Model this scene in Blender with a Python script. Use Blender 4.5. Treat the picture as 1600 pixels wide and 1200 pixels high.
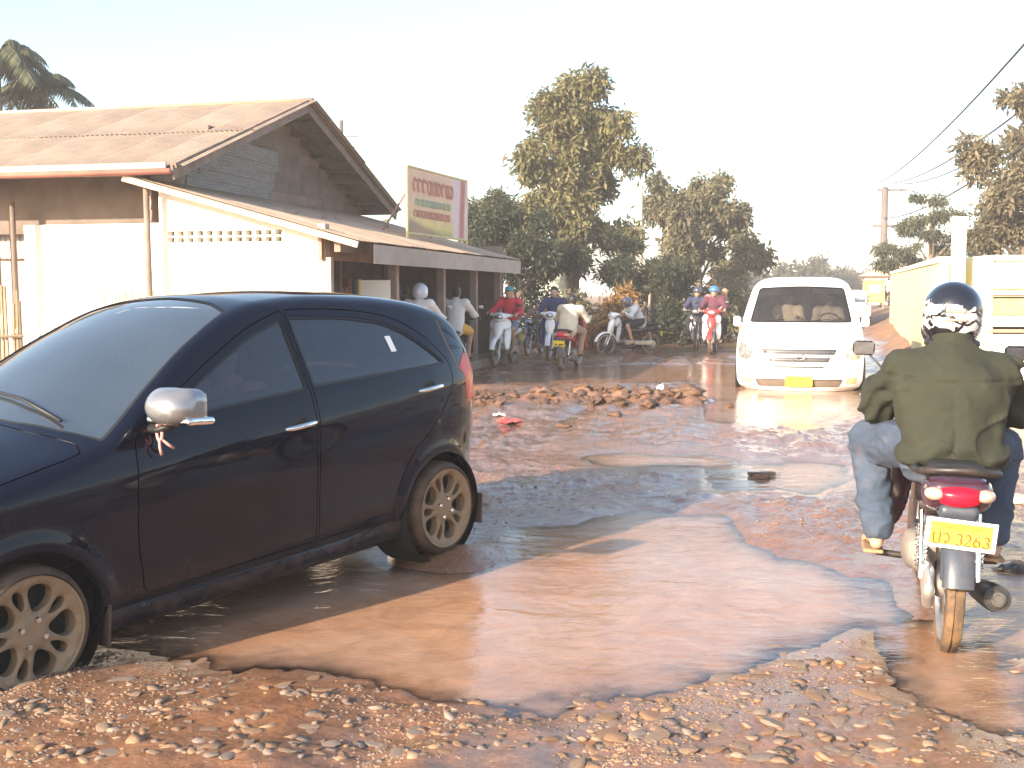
import bpy, bmesh, math, random
import numpy as np
from mathutils import Vector, Matrix, Euler
from mathutils.geometry import delaunay_2d_cdt

for _o in list(bpy.data.objects):
    bpy.data.objects.remove(_o)
scene = bpy.context.scene
COL = scene.collection
R = math.radians
PI = math.pi
random.seed(11)
RNG = np.random.default_rng(11)

# ------------------------------------------------------------------ camera
cam_d = bpy.data.cameras.new('camera')
cam = bpy.data.objects.new('camera', cam_d)
COL.objects.link(cam)
cam_d.sensor_width = 36.0
cam_d.lens = 40.5
cam_d.clip_start = 0.05
cam_d.clip_end = 6000
CAMZ = 1.5
PITCH = math.atan((600 - 458) / 1800)
cam.location = (0, 0, CAMZ)
cam.rotation_euler = (PI / 2 - PITCH, 0, 0)
scene.camera = cam

# ------------------------------------------------------------------ sky, sun, exposure
SUN_EL, SHADOW_AZ = 20.0, 43.0        # shadows fall 43 degrees right of straight ahead
world = bpy.data.worlds.new('World')
scene.world = world
world.use_nodes = True
wn = world.node_tree
wn.nodes.clear()
sky = wn.nodes.new('ShaderNodeTexSky')
sky.sky_type = 'NISHITA'
sky.sun_disc = False
sky.sun_elevation = R(SUN_EL)
sky.sun_rotation = R(180 + SHADOW_AZ)
sky.air_density = 1.0
sky.dust_density = 1.8
sky.ozone_density = 1.0
wb = wn.nodes.new('ShaderNodeBackground')
wb.inputs[1].default_value = 0.15
wo = wn.nodes.new('ShaderNodeOutputWorld')
wn.links.new(sky.outputs[0], wb.inputs[0])
wn.links.new(wb.outputs[0], wo.inputs[0])
sun_d = bpy.data.lights.new('sun', 'SUN')
sun_d.energy = 5.0
sun_d.angle = R(0.6)
sun_d.color = (1.0, 0.84, 0.65)
sun = bpy.data.objects.new('sun', sun_d)
COL.objects.link(sun)
_sd = Vector((math.sin(R(SHADOW_AZ)) * math.cos(R(SUN_EL)), math.cos(R(SHADOW_AZ)) * math.cos(R(SUN_EL)), -math.sin(R(SUN_EL))))
sun.rotation_euler = _sd.to_track_quat('-Z', 'Y').to_euler()
sun.location = (-20, -20, 20)
vs = scene.view_settings
vs.view_transform = 'Standard'
vs.look = 'None'
vs.exposure = 1.42
vs.gamma = 1.0
vs.use_curve_mapping = False
scene.render.engine = 'CYCLES'
scene.cycles.use_denoising = True
scene.cycles.max_bounces = 6
scene.cycles.transparent_max_bounces = 16
scene.cycles.sample_clamp_indirect = 8.0

# ------------------------------------------------------------------ picture -> place
_ct, _st = math.cos(PITCH), math.sin(PITCH)
def ray(px, py):
    a, b = (px - 800) / 1800, -(py - 600) / 1800
    return Vector((a, _ct + b * _st, -_st + b * _ct))
def at(px, py, Y):
    r = ray(px, py)
    return Vector((0, 0, CAMZ)) + r * (Y / r.y)
def gnd(px, py, z=0.0):
    r = ray(px, py)
    return Vector((0, 0, CAMZ)) + r * ((z - CAMZ) / r.z)

# ------------------------------------------------------------------ noise
def _hash(i, j, k, seed):
    with np.errstate(over='ignore'):
        h = (i.astype(np.uint32) * np.uint32(374761393) + j.astype(np.uint32) * np.uint32(668265263)
             + k.astype(np.uint32) * np.uint32(2147483647) + np.uint32(seed * 1274126177 & 0xffffffff))
        h = (h ^ (h >> np.uint32(13))) * np.uint32(1274126177)
        h = h ^ (h >> np.uint32(16))
    return (h & np.uint32(0xffffff)).astype(np.float64) / float(0xffffff)
def vnoise(x, y, z=None, seed=1):
    x = np.asarray(x, float); y = np.asarray(y, float)
    z = np.zeros_like(x) if z is None else np.asarray(z, float)
    xi, yi, zi = np.floor(x), np.floor(y), np.floor(z)
    fx, fy, fz = x - xi, y - yi, z - zi
    fx, fy, fz = (f * f * (3 - 2 * f) for f in (fx, fy, fz))
    xi, yi, zi = (a.astype(np.int64) for a in (xi, yi, zi))
    out = 0
    for dz in (0, 1):
        for dy in (0, 1):
            for dx in (0, 1):
                w = (fx if dx else 1 - fx) * (fy if dy else 1 - fy) * (fz if dz else 1 - fz)
                out = out + w * _hash(xi + dx, yi + dy, zi + dz, seed)
    return out * 2 - 1
def fbm(x, y, z=None, octaves=4, seed=1, gain=0.5):
    x = np.asarray(x, float); y = np.asarray(y, float)
    a, s, f = 1.0, 0.0, 1.0
    for o in range(octaves):
        s = s + a * vnoise(x * f, y * f, None if z is None else np.asarray(z, float) * f, seed + o * 7)
        a *= gain; f *= 2.03
    return s
def sstep(a, b, x):
    t = np.clip((x - a) / (b - a), 0, 1)
    return t * t * (3 - 2 * t)

# ------------------------------------------------------------------ objects
def link(o, parent=None):
    COL.objects.link(o)
    if parent is not None:
        o.parent = parent
    return o
def tag(o, label=None, cat=None, group=None, kind=None):
    if label: o['label'] = label
    if cat: o['category'] = cat
    if group: o['group'] = group
    if kind: o['kind'] = kind
    return o
def empty(name, loc=(0, 0, 0), rz=0.0, label=None, cat=None, group=None, parent=None):
    o = bpy.data.objects.new(name, None)
    o.empty_display_size = 0.2
    o.location = loc
    o.rotation_euler = (0, 0, rz)
    link(o, parent)
    return tag(o, label, cat, group)
def mobj(name, me, mat=None, parent=None):
    """one object on mesh data me; its material sits on the object so that mesh data can be shared"""
    o = bpy.data.objects.new(name, me)
    link(o, parent)
    if mat is not None:
        if len(me.materials) == 0:
            me.materials.append(mat)
        o.material_slots[0].link = 'OBJECT'
        o.material_slots[0].material = mat
    return o
def pymesh(name, verts, faces, smooth=False):
    me = bpy.data.meshes.new(name)
    me.from_pydata([tuple(map(float, v)) for v in verts], [], [tuple(map(int, f)) for f in faces])
    if smooth:
        me.polygons.foreach_set('use_smooth', [True] * len(me.polygons))
    me.update()
    return me
def npmesh(name, V, F, smooth=True):
    """V (n,3), F (m,3|4) arrays"""
    me = bpy.data.meshes.new(name)
    V = np.ascontiguousarray(V, dtype=np.float32); F = np.ascontiguousarray(F, dtype=np.int32)
    k = F.shape[1]
    me.vertices.add(len(V)); me.vertices.foreach_set('co', V.ravel())
    me.loops.add(F.size); me.loops.foreach_set('vertex_index', F.ravel())
    me.polygons.add(len(F))
    me.polygons.foreach_set('loop_start', np.arange(0, F.size, k, dtype=np.int32))
    me.polygons.foreach_set('loop_total', np.full(len(F), k, dtype=np.int32))
    me.update(calc_edges=True)
    if smooth:
        me.polygons.foreach_set('use_smooth', np.ones(len(F), dtype=bool))
    return me
def bm_mesh(bm, name, smooth=False, angle=None):
    bmesh.ops.recalc_face_normals(bm, faces=bm.faces)
    me = bpy.data.meshes.new(name)
    bm.to_mesh(me); bm.free()
    if smooth:
        me.polygons.foreach_set('use_smooth', [True] * len(me.polygons))
        if angle:
            me.set_sharp_from_angle(angle=R(angle))
    return me

# ------------------------------------------------------------------ mesh builder
class MB:
    def __init__(self):
        self.v = []; self.f = []
    def add(self, vs, fs):
        n = len(self.v)
        self.v += [tuple(v) for v in vs]
        self.f += [tuple(i + n for i in f) for f in fs]
        return self
    def box(self, c, s, rot=None, taper=(1, 1)):
        hx, hy, hz = s[0] / 2, s[1] / 2, s[2] / 2
        vs = []
        for z, t in ((-hz, (1, 1)), (hz, taper)):
            for x, y in ((-hx, -hy), (hx, -hy), (hx, hy), (-hx, hy)):
                vs.append(Vector((x * t[0], y * t[1], z)))
        if rot is not None:
            m = rot if isinstance(rot, Matrix) else Euler(rot).to_matrix()
            vs = [m @ v for v in vs]
        vs = [v + Vector(c) for v in vs]
        return self.add(vs, [(0, 3, 2, 1), (4, 5, 6, 7), (0, 1, 5, 4), (1, 2, 6, 5), (2, 3, 7, 6), (3, 0, 4, 7)])
    def tube(self, pts, rad, n=8, cap=True, squash=1.0):
        pts = [Vector(p) for p in pts]
        rads = rad if isinstance(rad, (list, tuple)) else [rad] * len(pts)
        vs, fs = [], []
        up = None
        for i, p in enumerate(pts):
            t = (pts[min(i + 1, len(pts) - 1)] - pts[max(i - 1, 0)]).normalized()
            if up is None:
                up = Vector((0, 0, 1)) if abs(t.z) < 0.9 else Vector((1, 0, 0))
            a = t.cross(up)
            if a.length < 1e-5:
                a = t.cross(Vector((0.3, 1, 0.2)))
            a.normalize()
            b = a.cross(t).normalized()
            up = b
            for k in range(n):
                th = 2 * PI * k / n
                vs.append(p + a * (math.cos(th) * rads[i]) + b * (math.sin(th) * rads[i] * squash))
        for i in range(len(pts) - 1):
            for k in range(n):
                k2 = (k + 1) % n
                fs.append((i * n + k, i * n + k2, (i + 1) * n + k2, (i + 1) * n + k))
        if cap:
            fs.append(tuple(range(n - 1, -1, -1)))
            fs.append(tuple((len(pts) - 1) * n + k for k in range(n)))
        return self.add(vs, fs)
    def lathe(self, prof, n=24, axis='Z', c=(0, 0, 0), cap=False):
        """prof: (r, h) list turned about axis through c"""
        vs, fs = [], []
        for r, h in prof:
            for k in range(n):
                th = 2 * PI * k / n
                x, y = r * math.cos(th), r * math.sin(th)
                p = {'Z': (x, y, h), 'Y': (x, h, y), 'X': (h, x, y)}[axis]
                vs.append(Vector(p) + Vector(c))
        for i in range(len(prof) - 1):
            for k in range(n):
                k2 = (k + 1) % n
                fs.append((i * n + k, i * n + k2, (i + 1) * n + k2, (i + 1) * n + k))
        if cap:
            fs.append(tuple(range(n)))
            fs.append(tuple((len(prof) - 1) * n + k for k in range(n)))
        return self.add(vs, fs)
    def prism(self, poly, h0, h1, axis='Y'):
        """poly of 2D points extruded between h0 and h1 along axis"""
        n = len(poly)
        def P(a, b, h):
            return {'Y': (a, h, b), 'X': (h, a, b), 'Z': (a, b, h)}[axis]
        vs = [P(a, b, h0) for a, b in poly] + [P(a, b, h1) for a, b in poly]
        fs = [tuple(range(n)), tuple(range(2 * n - 1, n - 1, -1))]
        fs += [(i, (i + 1) % n, n + (i + 1) % n, n + i) for i in range(n)]
        return self.add(vs, fs)
    def mesh(self, name, smooth=False, angle=None, bevel=0.0, seg=2):
        bm = bmesh.new()
        vv = [bm.verts.new(v) for v in self.v]
        for f in self.f:
            try:
                bm.faces.new([vv[i] for i in f])
            except ValueError:
                pass
        if bevel:
            bmesh.ops.remove_doubles(bm, verts=bm.verts, dist=1e-5)
            es = [e for e in bm.edges if len(e.link_faces) == 2 and e.calc_face_angle(0) > R(25)]
            bmesh.ops.bevel(bm, geom=es, offset=bevel, segments=seg, affect='EDGES', profile=0.5)
        return bm_mesh(bm, name, smooth, angle)
    def build(self, name, mat, parent=None, smooth=False, angle=None, bevel=0.0, seg=2):
        return mobj(name, self.mesh(name, smooth, angle, bevel, seg), mat, parent)

# ------------------------------------------------------------------ signed distance modelling
def cone(a, b, ra, rb, sc=(1, 1, 1)):
    return ('c', np.array(a, float), np.array(b, float), ra, rb, np.array(sc, float))
def ell(c, r, rot=None):
    m = np.eye(3) if rot is None else np.array(Euler(rot).to_matrix()).T
    return ('e', np.array(c, float), np.array(r, float), m)
def rbox(c, s, r, rot=None):
    m = np.eye(3) if rot is None else np.array(Euler(rot).to_matrix()).T
    return ('b', np.array(c, float), np.array(s, float) / 2, r, m)
def _sd(p, P):
    t = p[0]
    if t == 'c':
        _, a, b, ra, rb, sc = p
        Q = (P - a) / sc; ab = (b - a) / sc
        L = max(ab @ ab, 1e-9)
        h = np.clip((Q @ ab) / L, 0, 1)
        d = np.linalg.norm(Q - h[:, None] * ab, axis=1)
        return (d - (ra + (rb - ra) * h)) * sc.min()
    if t == 'e':
        _, c, r, m = p
        Q = (P - c) @ m.T
        k0 = np.linalg.norm(Q / r, axis=1); k1 = np.linalg.norm(Q / (r * r), axis=1)
        return k0 * (k0 - 1) / np.maximum(k1, 1e-9)
    _, c, s, r, m = p
    Q = np.abs((P - c) @ m.T) - (s - r)
    return np.linalg.norm(np.maximum(Q, 0), axis=1) + np.minimum(Q.max(axis=1), 0) - r
def sdf_mesh(name, adds, subs=(), res=0.02, k=0.03, noise=None, ks=0.01, clip=None):
    """solid blended from round cones, ellipsoids and rounded boxes, skinned with surface nets"""
    def bounds(p):
        if p[0] == 'c':
            r0, r1 = p[3] * p[5], p[4] * p[5]
            return np.minimum(p[1] - r0, p[2] - r1), np.maximum(p[1] + r0, p[2] + r1)
        e = np.full(3, p[2].max()) if p[0] == 'e' else np.abs(np.linalg.inv(p[4])) @ p[2]
        return p[1] - e, p[1] + e
    bb = [bounds(p) for p in adds]
    lo = np.min([q[0] for q in bb], 0) - 3 * res - k * .5; hi = np.max([q[1] for q in bb], 0) + 3 * res + k * .5
    n = np.ceil((hi - lo) / res).astype(int) + 1
    ax = [lo[i] + res * np.arange(n[i]) for i in range(3)]
    D = np.full(n, 1e3)
    def block(q, pad):
        a = np.clip(np.floor((q[0] - pad - lo) / res).astype(int), 0, n - 1); b = np.clip(np.ceil((q[1] + pad - lo) / res).astype(int) + 1, 1, n)
        s = tuple(slice(a[i], b[i]) for i in range(3))
        G = np.stack(np.meshgrid(*[ax[i][s[i]] for i in range(3)], indexing='ij'), -1)
        return s, G.reshape(-1, 3), G.shape[:3]
    for p, q in zip(adds, bb):
        s, G, sh = block(q, k + 3 * res)
        v = _sd(p, G); d = D[s].ravel()
        h = np.clip(0.5 + 0.5 * (d - v) / k, 0, 1)
        D[s] = (d * (1 - h) + v * h - k * h * (1 - h)).reshape(sh)
    if noise is not None:
        m = np.abs(D) < 4 * res + .05
        I_ = np.argwhere(m)
        D[m] += noise(lo + res * I_)
    for p in subs:
        s, G, sh = block(bounds(p), ks + 3 * res)
        if min(sh) == 0: continue
        v = -_sd(p, G); d = D[s].ravel()
        h = np.clip(0.5 - 0.5 * (d - v) / ks, 0, 1)
        D[s] = (d * (1 - h) + v * h + ks * h * (1 - h)).reshape(sh)
    if clip is not None:
        s, G, sh = block((lo, hi), 0)
        D[s] = np.maximum(D[s].ravel(), clip(G)).reshape(sh)
    V, F = surface_nets(D, lo, res)
    return npmesh(name, V, F)
def surface_nets(D, lo, res):
    n = D.shape
    ins = D < 0
    c = [(i, j, k) for i in (0, 1) for j in (0, 1) for k in (0, 1)]
    sl = lambda o: tuple(slice(o[a], n[a] - 1 + o[a]) for a in range(3))
    cnt = sum(ins[sl(o)].astype(np.int8) for o in c)
    act = (cnt > 0) & (cnt < 8)
    idx = -np.ones(act.shape, dtype=np.int64)
    cells = np.argwhere(act)
    idx[act] = np.arange(len(cells))
    S = np.zeros((len(cells), 3)); W = np.zeros(len(cells))
    vals = {o: D[cells[:, 0] + o[0], cells[:, 1] + o[1], cells[:, 2] + o[2]] for o in c}
    for a in c:
        for ax in range(3):
            if a[ax] == 0:
                b = list(a); b[ax] = 1; b = tuple(b)
                da, db = vals[a], vals[b]
                m = (da < 0) != (db < 0)
                t = np.where(m, da / np.where(m, da - db, 1), 0)
                p = np.array(a, float)[None] + t[:, None] * (np.array(b) - np.array(a))[None]
                S[m] += p[m]; W[m] += 1
    V = lo + res * (cells + S / W[:, None])
    F = []
    for ax in range(3):
        u, w = (ax + 1) % 3, (ax + 2) % 3
        s0 = [slice(0, n[i]) for i in range(3)]; s1 = list(s0)
        s0[ax] = slice(0, n[ax] - 1); s1[ax] = slice(1, n[ax])
        A, B = ins[tuple(s0)], ins[tuple(s1)]
        e = np.argwhere(A != B)
        ok = (e[:, u] > 0) & (e[:, w] > 0) & (e[:, u] < n[u] - 1) & (e[:, w] < n[w] - 1)
        e = e[ok]
        q = []
        for du, dw in ((-1, -1), (0, -1), (0, 0), (-1, 0)):
            ee = e.copy(); ee[:, u] += du; ee[:, w] += dw
            q.append(idx[ee[:, 0], ee[:, 1], ee[:, 2]])
        q = np.stack(q, 1)
        flip = ~A[e[:, 0], e[:, 1], e[:, 2]]
        q[flip] = q[flip][:, ::-1]
        F.append(q)
    return V, np.concatenate(F)

# ------------------------------------------------------------------ 1-D tables
def table(pts):
    """smooth monotone-ish interpolation through (x, y) points"""
    xs = np.array([p[0] for p in pts], float); ys = np.array([p[1] for p in pts], float)
    h = np.diff(xs); dl = np.diff(ys) / h
    m = np.zeros(len(xs)); m[0] = dl[0]; m[-1] = dl[-1]
    for i in range(1, len(xs) - 1):
        m[i] = 0 if dl[i - 1] * dl[i] <= 0 else 2 / (1 / dl[i - 1] + 1 / dl[i])
    def f(x):
        x = np.clip(np.asarray(x, float), xs[0], xs[-1])
        i = np.clip(np.searchsorted(xs, x, side='right') - 1, 0, len(xs) - 2)
        t = (x - xs[i]) / h[i]
        return ((1 + 2 * t) * (1 - t) ** 2 * ys[i] + t * (1 - t) ** 2 * h[i] * m[i]
                + t * t * (3 - 2 * t) * ys[i + 1] + t * t * (t - 1) * h[i] * m[i + 1])
    return f
def in_poly(P, poly):
    P = np.asarray(P, float); poly = np.asarray(poly, float)
    x, y = P[:, 0], P[:, 1]
    r = np.zeros(len(P), bool)
    a = poly; b = np.roll(poly, -1, 0)
    for (x0, y0), (x1, y1) in zip(a, b):
        c = (y0 > y) != (y1 > y)
        if c.any():
            xx = x0 + (y - y0) * (x1 - x0) / ((y1 - y0) if y1 != y0 else 1e-12)
            r ^= c & (x < xx)
    return r
def poly_dist(P, poly):
    """signed distance, negative inside"""
    P = np.asarray(P, float); poly = np.asarray(poly, float)
    d = np.full(len(P), 1e9)
    for a, b in zip(poly, np.roll(poly, -1, 0)):
        ab = b - a
        t = np.clip(((P - a) @ ab) / max(ab @ ab, 1e-12), 0, 1)
        d = np.minimum(d, np.linalg.norm(P - a - t[:, None] * ab, axis=1))
    return np.where(in_poly(P, poly), -d, d)
def dense(poly, step, closed=True):
    out = []
    n = len(poly)
    for i in range(n if closed else n - 1):
        a = np.array(poly[i], float); b = np.array(poly[(i + 1) % n], float)
        m = max(1, int(math.ceil(np.linalg.norm(b - a) / step)))
        out += [a + (b - a) * k / m for k in range(m)]
    if not closed:
        out.append(np.array(poly[-1], float))
    return np.array(out)
def rounded(poly, r, seg=5):
    """polygon with its corners rounded; r one value or one per corner"""
    n = len(poly); out = []
    rs = r if isinstance(r, (list, tuple)) else [r] * n
    for i in range(n):
        p = np.array(poly[i], float); a = np.array(poly[i - 1], float); b = np.array(poly[(i + 1) % n], float)
        if rs[i] <= 0:
            out.append(p); continue
        da = (a - p) / np.linalg.norm(a - p); db = (b - p) / np.linalg.norm(b - p)
        q = min(rs[i], np.linalg.norm(a - p) * .48, np.linalg.norm(b - p) * .48)
        A, B = p + da * q, p + db * q
        for k in range(seg + 1):
            t = k / seg
            out.append((1 - t) ** 2 * A + 2 * t * (1 - t) * p + t * t * B)
    return np.array(out)
def inset(poly, d):
    """move a closed polygon inwards by d"""
    P = np.asarray(poly, float)
    area = 0.5 * np.sum(P[:, 0] * np.roll(P[:, 1], -1) - np.roll(P[:, 0], -1) * P[:, 1])
    e = np.roll(P, -1, 0) - P
    e /= np.maximum(np.linalg.norm(e, axis=1)[:, None], 1e-9)
    nrm = np.stack([-e[:, 1], e[:, 0]], 1) * (1 if area > 0 else -1)
    m = nrm + np.roll(nrm, 1, 0)
    l = np.linalg.norm(m, axis=1)[:, None]
    m = m / np.maximum(l, 1e-6)
    c = np.clip((m * nrm).sum(1), 0.5, 1)[:, None]
    return P + m * d / c

# ------------------------------------------------------------------ materials
def nd(nt, typ, **kw):
    n = nt.nodes.new(typ)
    for k, v in kw.items():
        setattr(n, k, v)
    return n
def ramp(nt, fac, stops, interp='LINEAR'):
    r = nd(nt, 'ShaderNodeValToRGB')
    r.color_ramp.interpolation = interp
    e = r.color_ramp.elements
    while len(e) < len(stops):
        e.new(0.5)
    for i, (p, c) in enumerate(stops):
        e[i].position = p
        e[i].color = (*c, 1) if len(c) == 3 else c
    nt.links.new(fac, r.inputs[0])
    return r.outputs[0]
def noise_tex(nt, scale, detail=4, rough=0.55, vec=None, dist=0.0):
    n = nd(nt, 'ShaderNodeTexNoise')
    n.inputs['Scale'].default_value = scale
    n.inputs['Detail'].default_value = detail
    n.inputs['Roughness'].default_value = rough
    n.inputs['Distortion'].default_value = dist
    if vec is not None:
        nt.links.new(vec, n.inputs['Vector'])
    return n.outputs[0]
def mixc(nt, fac, a, b, mode='MIX'):
    m = nd(nt, 'ShaderNodeMix', data_type='RGBA', blend_type=mode)
    for i, s in ((0, fac), (6, a), (7, b)):
        if hasattr(s, 'is_linked') or hasattr(s, 'links'):
            nt.links.new(s, m.inputs[i])
        elif isinstance(s, (int, float)):
            m.inputs[i].default_value = s
        else:
            m.inputs[i].default_value = (*s, 1) if len(s) == 3 else s
    return m.outputs[2]
def mth(nt, op, a, b=0.0, clamp=False):
    m = nd(nt, 'ShaderNodeMath', operation=op, use_clamp=clamp)
    for i, s in ((0, a), (1, b)):
        if isinstance(s, (int, float)):
            m.inputs[i].default_value = s
        else:
            nt.links.new(s, m.inputs[i])
    return m.outputs[0]
MATS = {}
def mat(name, col, rough=0.6, metal=0.0, var=0.15, vscale=3.0, bump=0.0, bscale=40.0, coat=0.0, dirt=0.0,
        dirt_col=(0.30, 0.17, 0.09), dirt_scale=6.0, spec=0.5, rand=0.0, trans=0.0, sheen=0.0, dirt_h=None):
    """painted, woven or wooden surface with soft colour variation, optional dried mud and fine relief"""
    if name in MATS:
        return MATS[name]
    m = bpy.data.materials.new(name); m.use_nodes = True
    nt = m.node_tree
    b = nt.nodes['Principled BSDF']
    tc = nd(nt, 'ShaderNodeTexCoord').outputs['Object']
    n1 = noise_tex(nt, vscale, 5, 0.6, tc)
    lo = tuple(c * (1 - var) for c in col); hi = tuple(min(1, c * (1 + var)) for c in col)
    c = ramp(nt, n1, [(0.3, lo), (0.7, hi)])
    if rand:
        oi = nd(nt, 'ShaderNodeObjectInfo').outputs['Random']
        c = mixc(nt, 1.0, c, ramp(nt, oi, [(0, (1 - rand,) * 3), (1, (1 + rand,) * 3)]), 'MULTIPLY')
    rs = rough
    if dirt:
        d = noise_tex(nt, dirt_scale, 8, 0.68, tc)
        d = ramp(nt, d, [(max(0, 0.62 - dirt * .5), (0, 0, 0)), (min(1, 0.92 - dirt * .3), (1, 1, 1))])
        if dirt_h is not None:         # splashed up from the road: thins out with height
            sx = nd(nt, 'ShaderNodeSeparateXYZ'); nt.links.new(tc, sx.inputs[0])
            hh = nd(nt, 'ShaderNodeMapRange'); nt.links.new(sx.outputs[2], hh.inputs[0])
            hh.inputs[1].default_value = dirt_h[0]; hh.inputs[2].default_value = dirt_h[1]
            hh.inputs[3].default_value = 1; hh.inputs[4].default_value = dirt_h[2]
            d = mth(nt, 'MULTIPLY', d, hh.outputs[0])
        d = mth(nt, 'MULTIPLY', d, min(1, dirt * 1.2))
        c = mixc(nt, d, c, dirt_col)
        rr = nd(nt, 'ShaderNodeMapRange')
        nt.links.new(d, rr.inputs[0]); rr.inputs[3].default_value = rough; rr.inputs[4].default_value = 0.85
        nt.links.new(rr.outputs[0], b.inputs['Roughness'])
        if coat:
            cr = nd(nt, 'ShaderNodeMapRange')
            nt.links.new(d, cr.inputs[0]); cr.inputs[3].default_value = coat; cr.inputs[4].default_value = 0.0
            nt.links.new(cr.outputs[0], b.inputs['Coat Weight'])
        if metal:
            cr = nd(nt, 'ShaderNodeMapRange')
            nt.links.new(d, cr.inputs[0]); cr.inputs[3].default_value = metal; cr.inputs[4].default_value = 0.0
            nt.links.new(cr.outputs[0], b.inputs['Metallic'])
    else:
        b.inputs['Roughness'].default_value = rough
        b.inputs['Coat Weight'].default_value = coat
        b.inputs['Metallic'].default_value = metal
    b.inputs['Coat Roughness'].default_value = 0.04
    b.inputs['Specular IOR Level'].default_value = spec
    if trans: b.inputs['Transmission Weight'].default_value = trans
    if sheen: b.inputs['Sheen Weight'].default_value = sheen
    nt.links.new(c, b.inputs['Base Color'])
    if bump:
        bn = nd(nt, 'ShaderNodeBump')
        bn.inputs['Strength'].default_value = bump
        bn.inputs['Distance'].default_value = 0.01
        nt.links.new(noise_tex(nt, bscale, 6, 0.6, tc), bn.inputs['Height'])
        nt.links.new(bn.outputs[0], b.inputs['Normal'])
    MATS[name] = m
    return m
def glass_mat(name, tint, amount, rough=0.0, dust=0.0, dust_col=(0.45, 0.36, 0.27), ior=1.52, dscale=5):
    """sheet glass: mirror by Fresnel over tinted see-through, with an optional film of dust"""
    if name in MATS:
        return MATS[name]
    m = bpy.data.materials.new(name); m.use_nodes = True
    nt = m.node_tree; nt.nodes.clear()
    out = nd(nt, 'ShaderNodeOutputMaterial')
    tr = nd(nt, 'ShaderNodeBsdfTransparent'); tr.inputs[0].default_value = (*[t * amount for t in tint], 1)
    gl = nd(nt, 'ShaderNodeBsdfGlossy'); gl.inputs['Roughness'].default_value = rough
    fr = nd(nt, 'ShaderNodeFresnel'); fr.inputs[0].default_value = ior
    mx = nd(nt, 'ShaderNodeMixShader')
    f2 = mth(nt, 'MULTIPLY', fr.outputs[0], 1.35, True)
    nt.links.new(f2, mx.inputs[0]); nt.links.new(tr.outputs[0], mx.inputs[1]); nt.links.new(gl.outputs[0], mx.inputs[2])
    last = mx.outputs[0]
    if dust:
        df = nd(nt, 'ShaderNodeBsdfDiffuse'); df.inputs[0].default_value = (*dust_col, 1)
        tc = nd(nt, 'ShaderNodeTexCoord').outputs['Object']
        d = ramp(nt, noise_tex(nt, dscale, 4, 0.55, tc), [(0.3, (dust * .6,) * 3), (0.7, (dust,) * 3)])
        m2 = nd(nt, 'ShaderNodeMixShader')
        nt.links.new(d, m2.inputs[0]); nt.links.new(last, m2.inputs[1]); nt.links.new(df.outputs[0], m2.inputs[2])
        last = m2.outputs[0]
    nt.links.new(last, out.inputs[0])
    MATS[name] = m
    return m
def text_mesh(s, size, depth=0.001, bold=0.0):
    """flat lettering as a mesh, centred, in the XY plane"""
    cu = bpy.data.curves.new('lettering', 'FONT')
    cu.body = s; cu.size = size; cu.extrude = depth; cu.offset = bold
    cu.align_x = 'CENTER'; cu.align_y = 'CENTER'
    o = bpy.data.objects.new('lettering', cu); COL.objects.link(o)
    dg = bpy.context.evaluated_depsgraph_get()
    me = bpy.data.meshes.new_from_object(o.evaluated_get(dg))
    bpy.data.objects.remove(o); bpy.data.curves.remove(cu)
    return me
# ================================================================== ground, puddles, stones
ROAD = R(15.5)
RE = Vector((math.sin(ROAD), math.cos(ROAD), 0))          # along the road
RL = Vector((math.cos(ROAD), -math.sin(ROAD), 0))         # across the road, to the right
def G2(pts):
    return [tuple(gnd(*p).xy) for p in pts]
PUDDLES = [
    G2([(-150, 930), (60, 900), (300, 860), (560, 815), (600, 850), (640, 885), (770, 872), (840, 840), (900, 826), (1010, 806), (1090, 815), (1130, 850),
        (1240, 880), (1345, 905), (1385, 960), (1300, 985), (1180, 1012), (1080, 1040), (960, 1068), (830, 1076), (690, 1072), (560, 1046),
        (450, 1030), (330, 1010), (240, 1000), (160, 985), (0, 1000)]),
    G2([(770, 590), (860, 578), (1000, 570), (1140, 569), (1290, 570), (1380, 590), (1395, 628), (1330, 650), (1240, 668), (1150, 655),
        (1135, 630), (1120, 606), (1060, 597), (960, 599), (860, 600)]),
    G2([(930, 716), (985, 712), (1060, 714), (1110, 720), (1040, 725), (960, 724)]),
    G2([(1160, 735), (1230, 722), (1330, 726), (1345, 752), (1260, 768), (1180, 762)]),
    G2([(1535, 880), (1640, 850), (1700, 960), (1640, 1020), (1560, 1000), (1530, 940)]),
    G2([(1390, 640), (1460, 610), (1600, 640), (1640, 700), (1500, 705), (1400, 690)]),
    G2([(1400, 985), (1500, 975), (1530, 1040), (1540, 1110), (1450, 1080)]),
]
RIDGE = [gnd(740, 634), gnd(860, 628), gnd(960, 627), gnd(1050, 626)]
def puddle_dist(x, y):
    P = np.stack([x.ravel(), y.ravel()], 1)
    d = np.full(len(P), 1e9)
    for k, poly in enumerate(PUDDLES):
        poly = np.array(poly)
        lo, hi = poly.min(0) - 2, poly.max(0) + 2
        m = ((P > lo) & (P < hi)).all(1)
        if m.any():
            d[m] = np.minimum(d[m], poly_dist(P[m], poly))
    d = np.minimum(d, 2.0)
    s = np.clip(P[:, 1] / 8, 0.6, 2.2)
    d += 0.17 * s * fbm(P[:, 0] * 2.1 / s, P[:, 1] * 2.1 / s, octaves=5, seed=5, gain=.6) * np.clip(2 - d, 0, 1)
    return d.reshape(x.shape)
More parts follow.
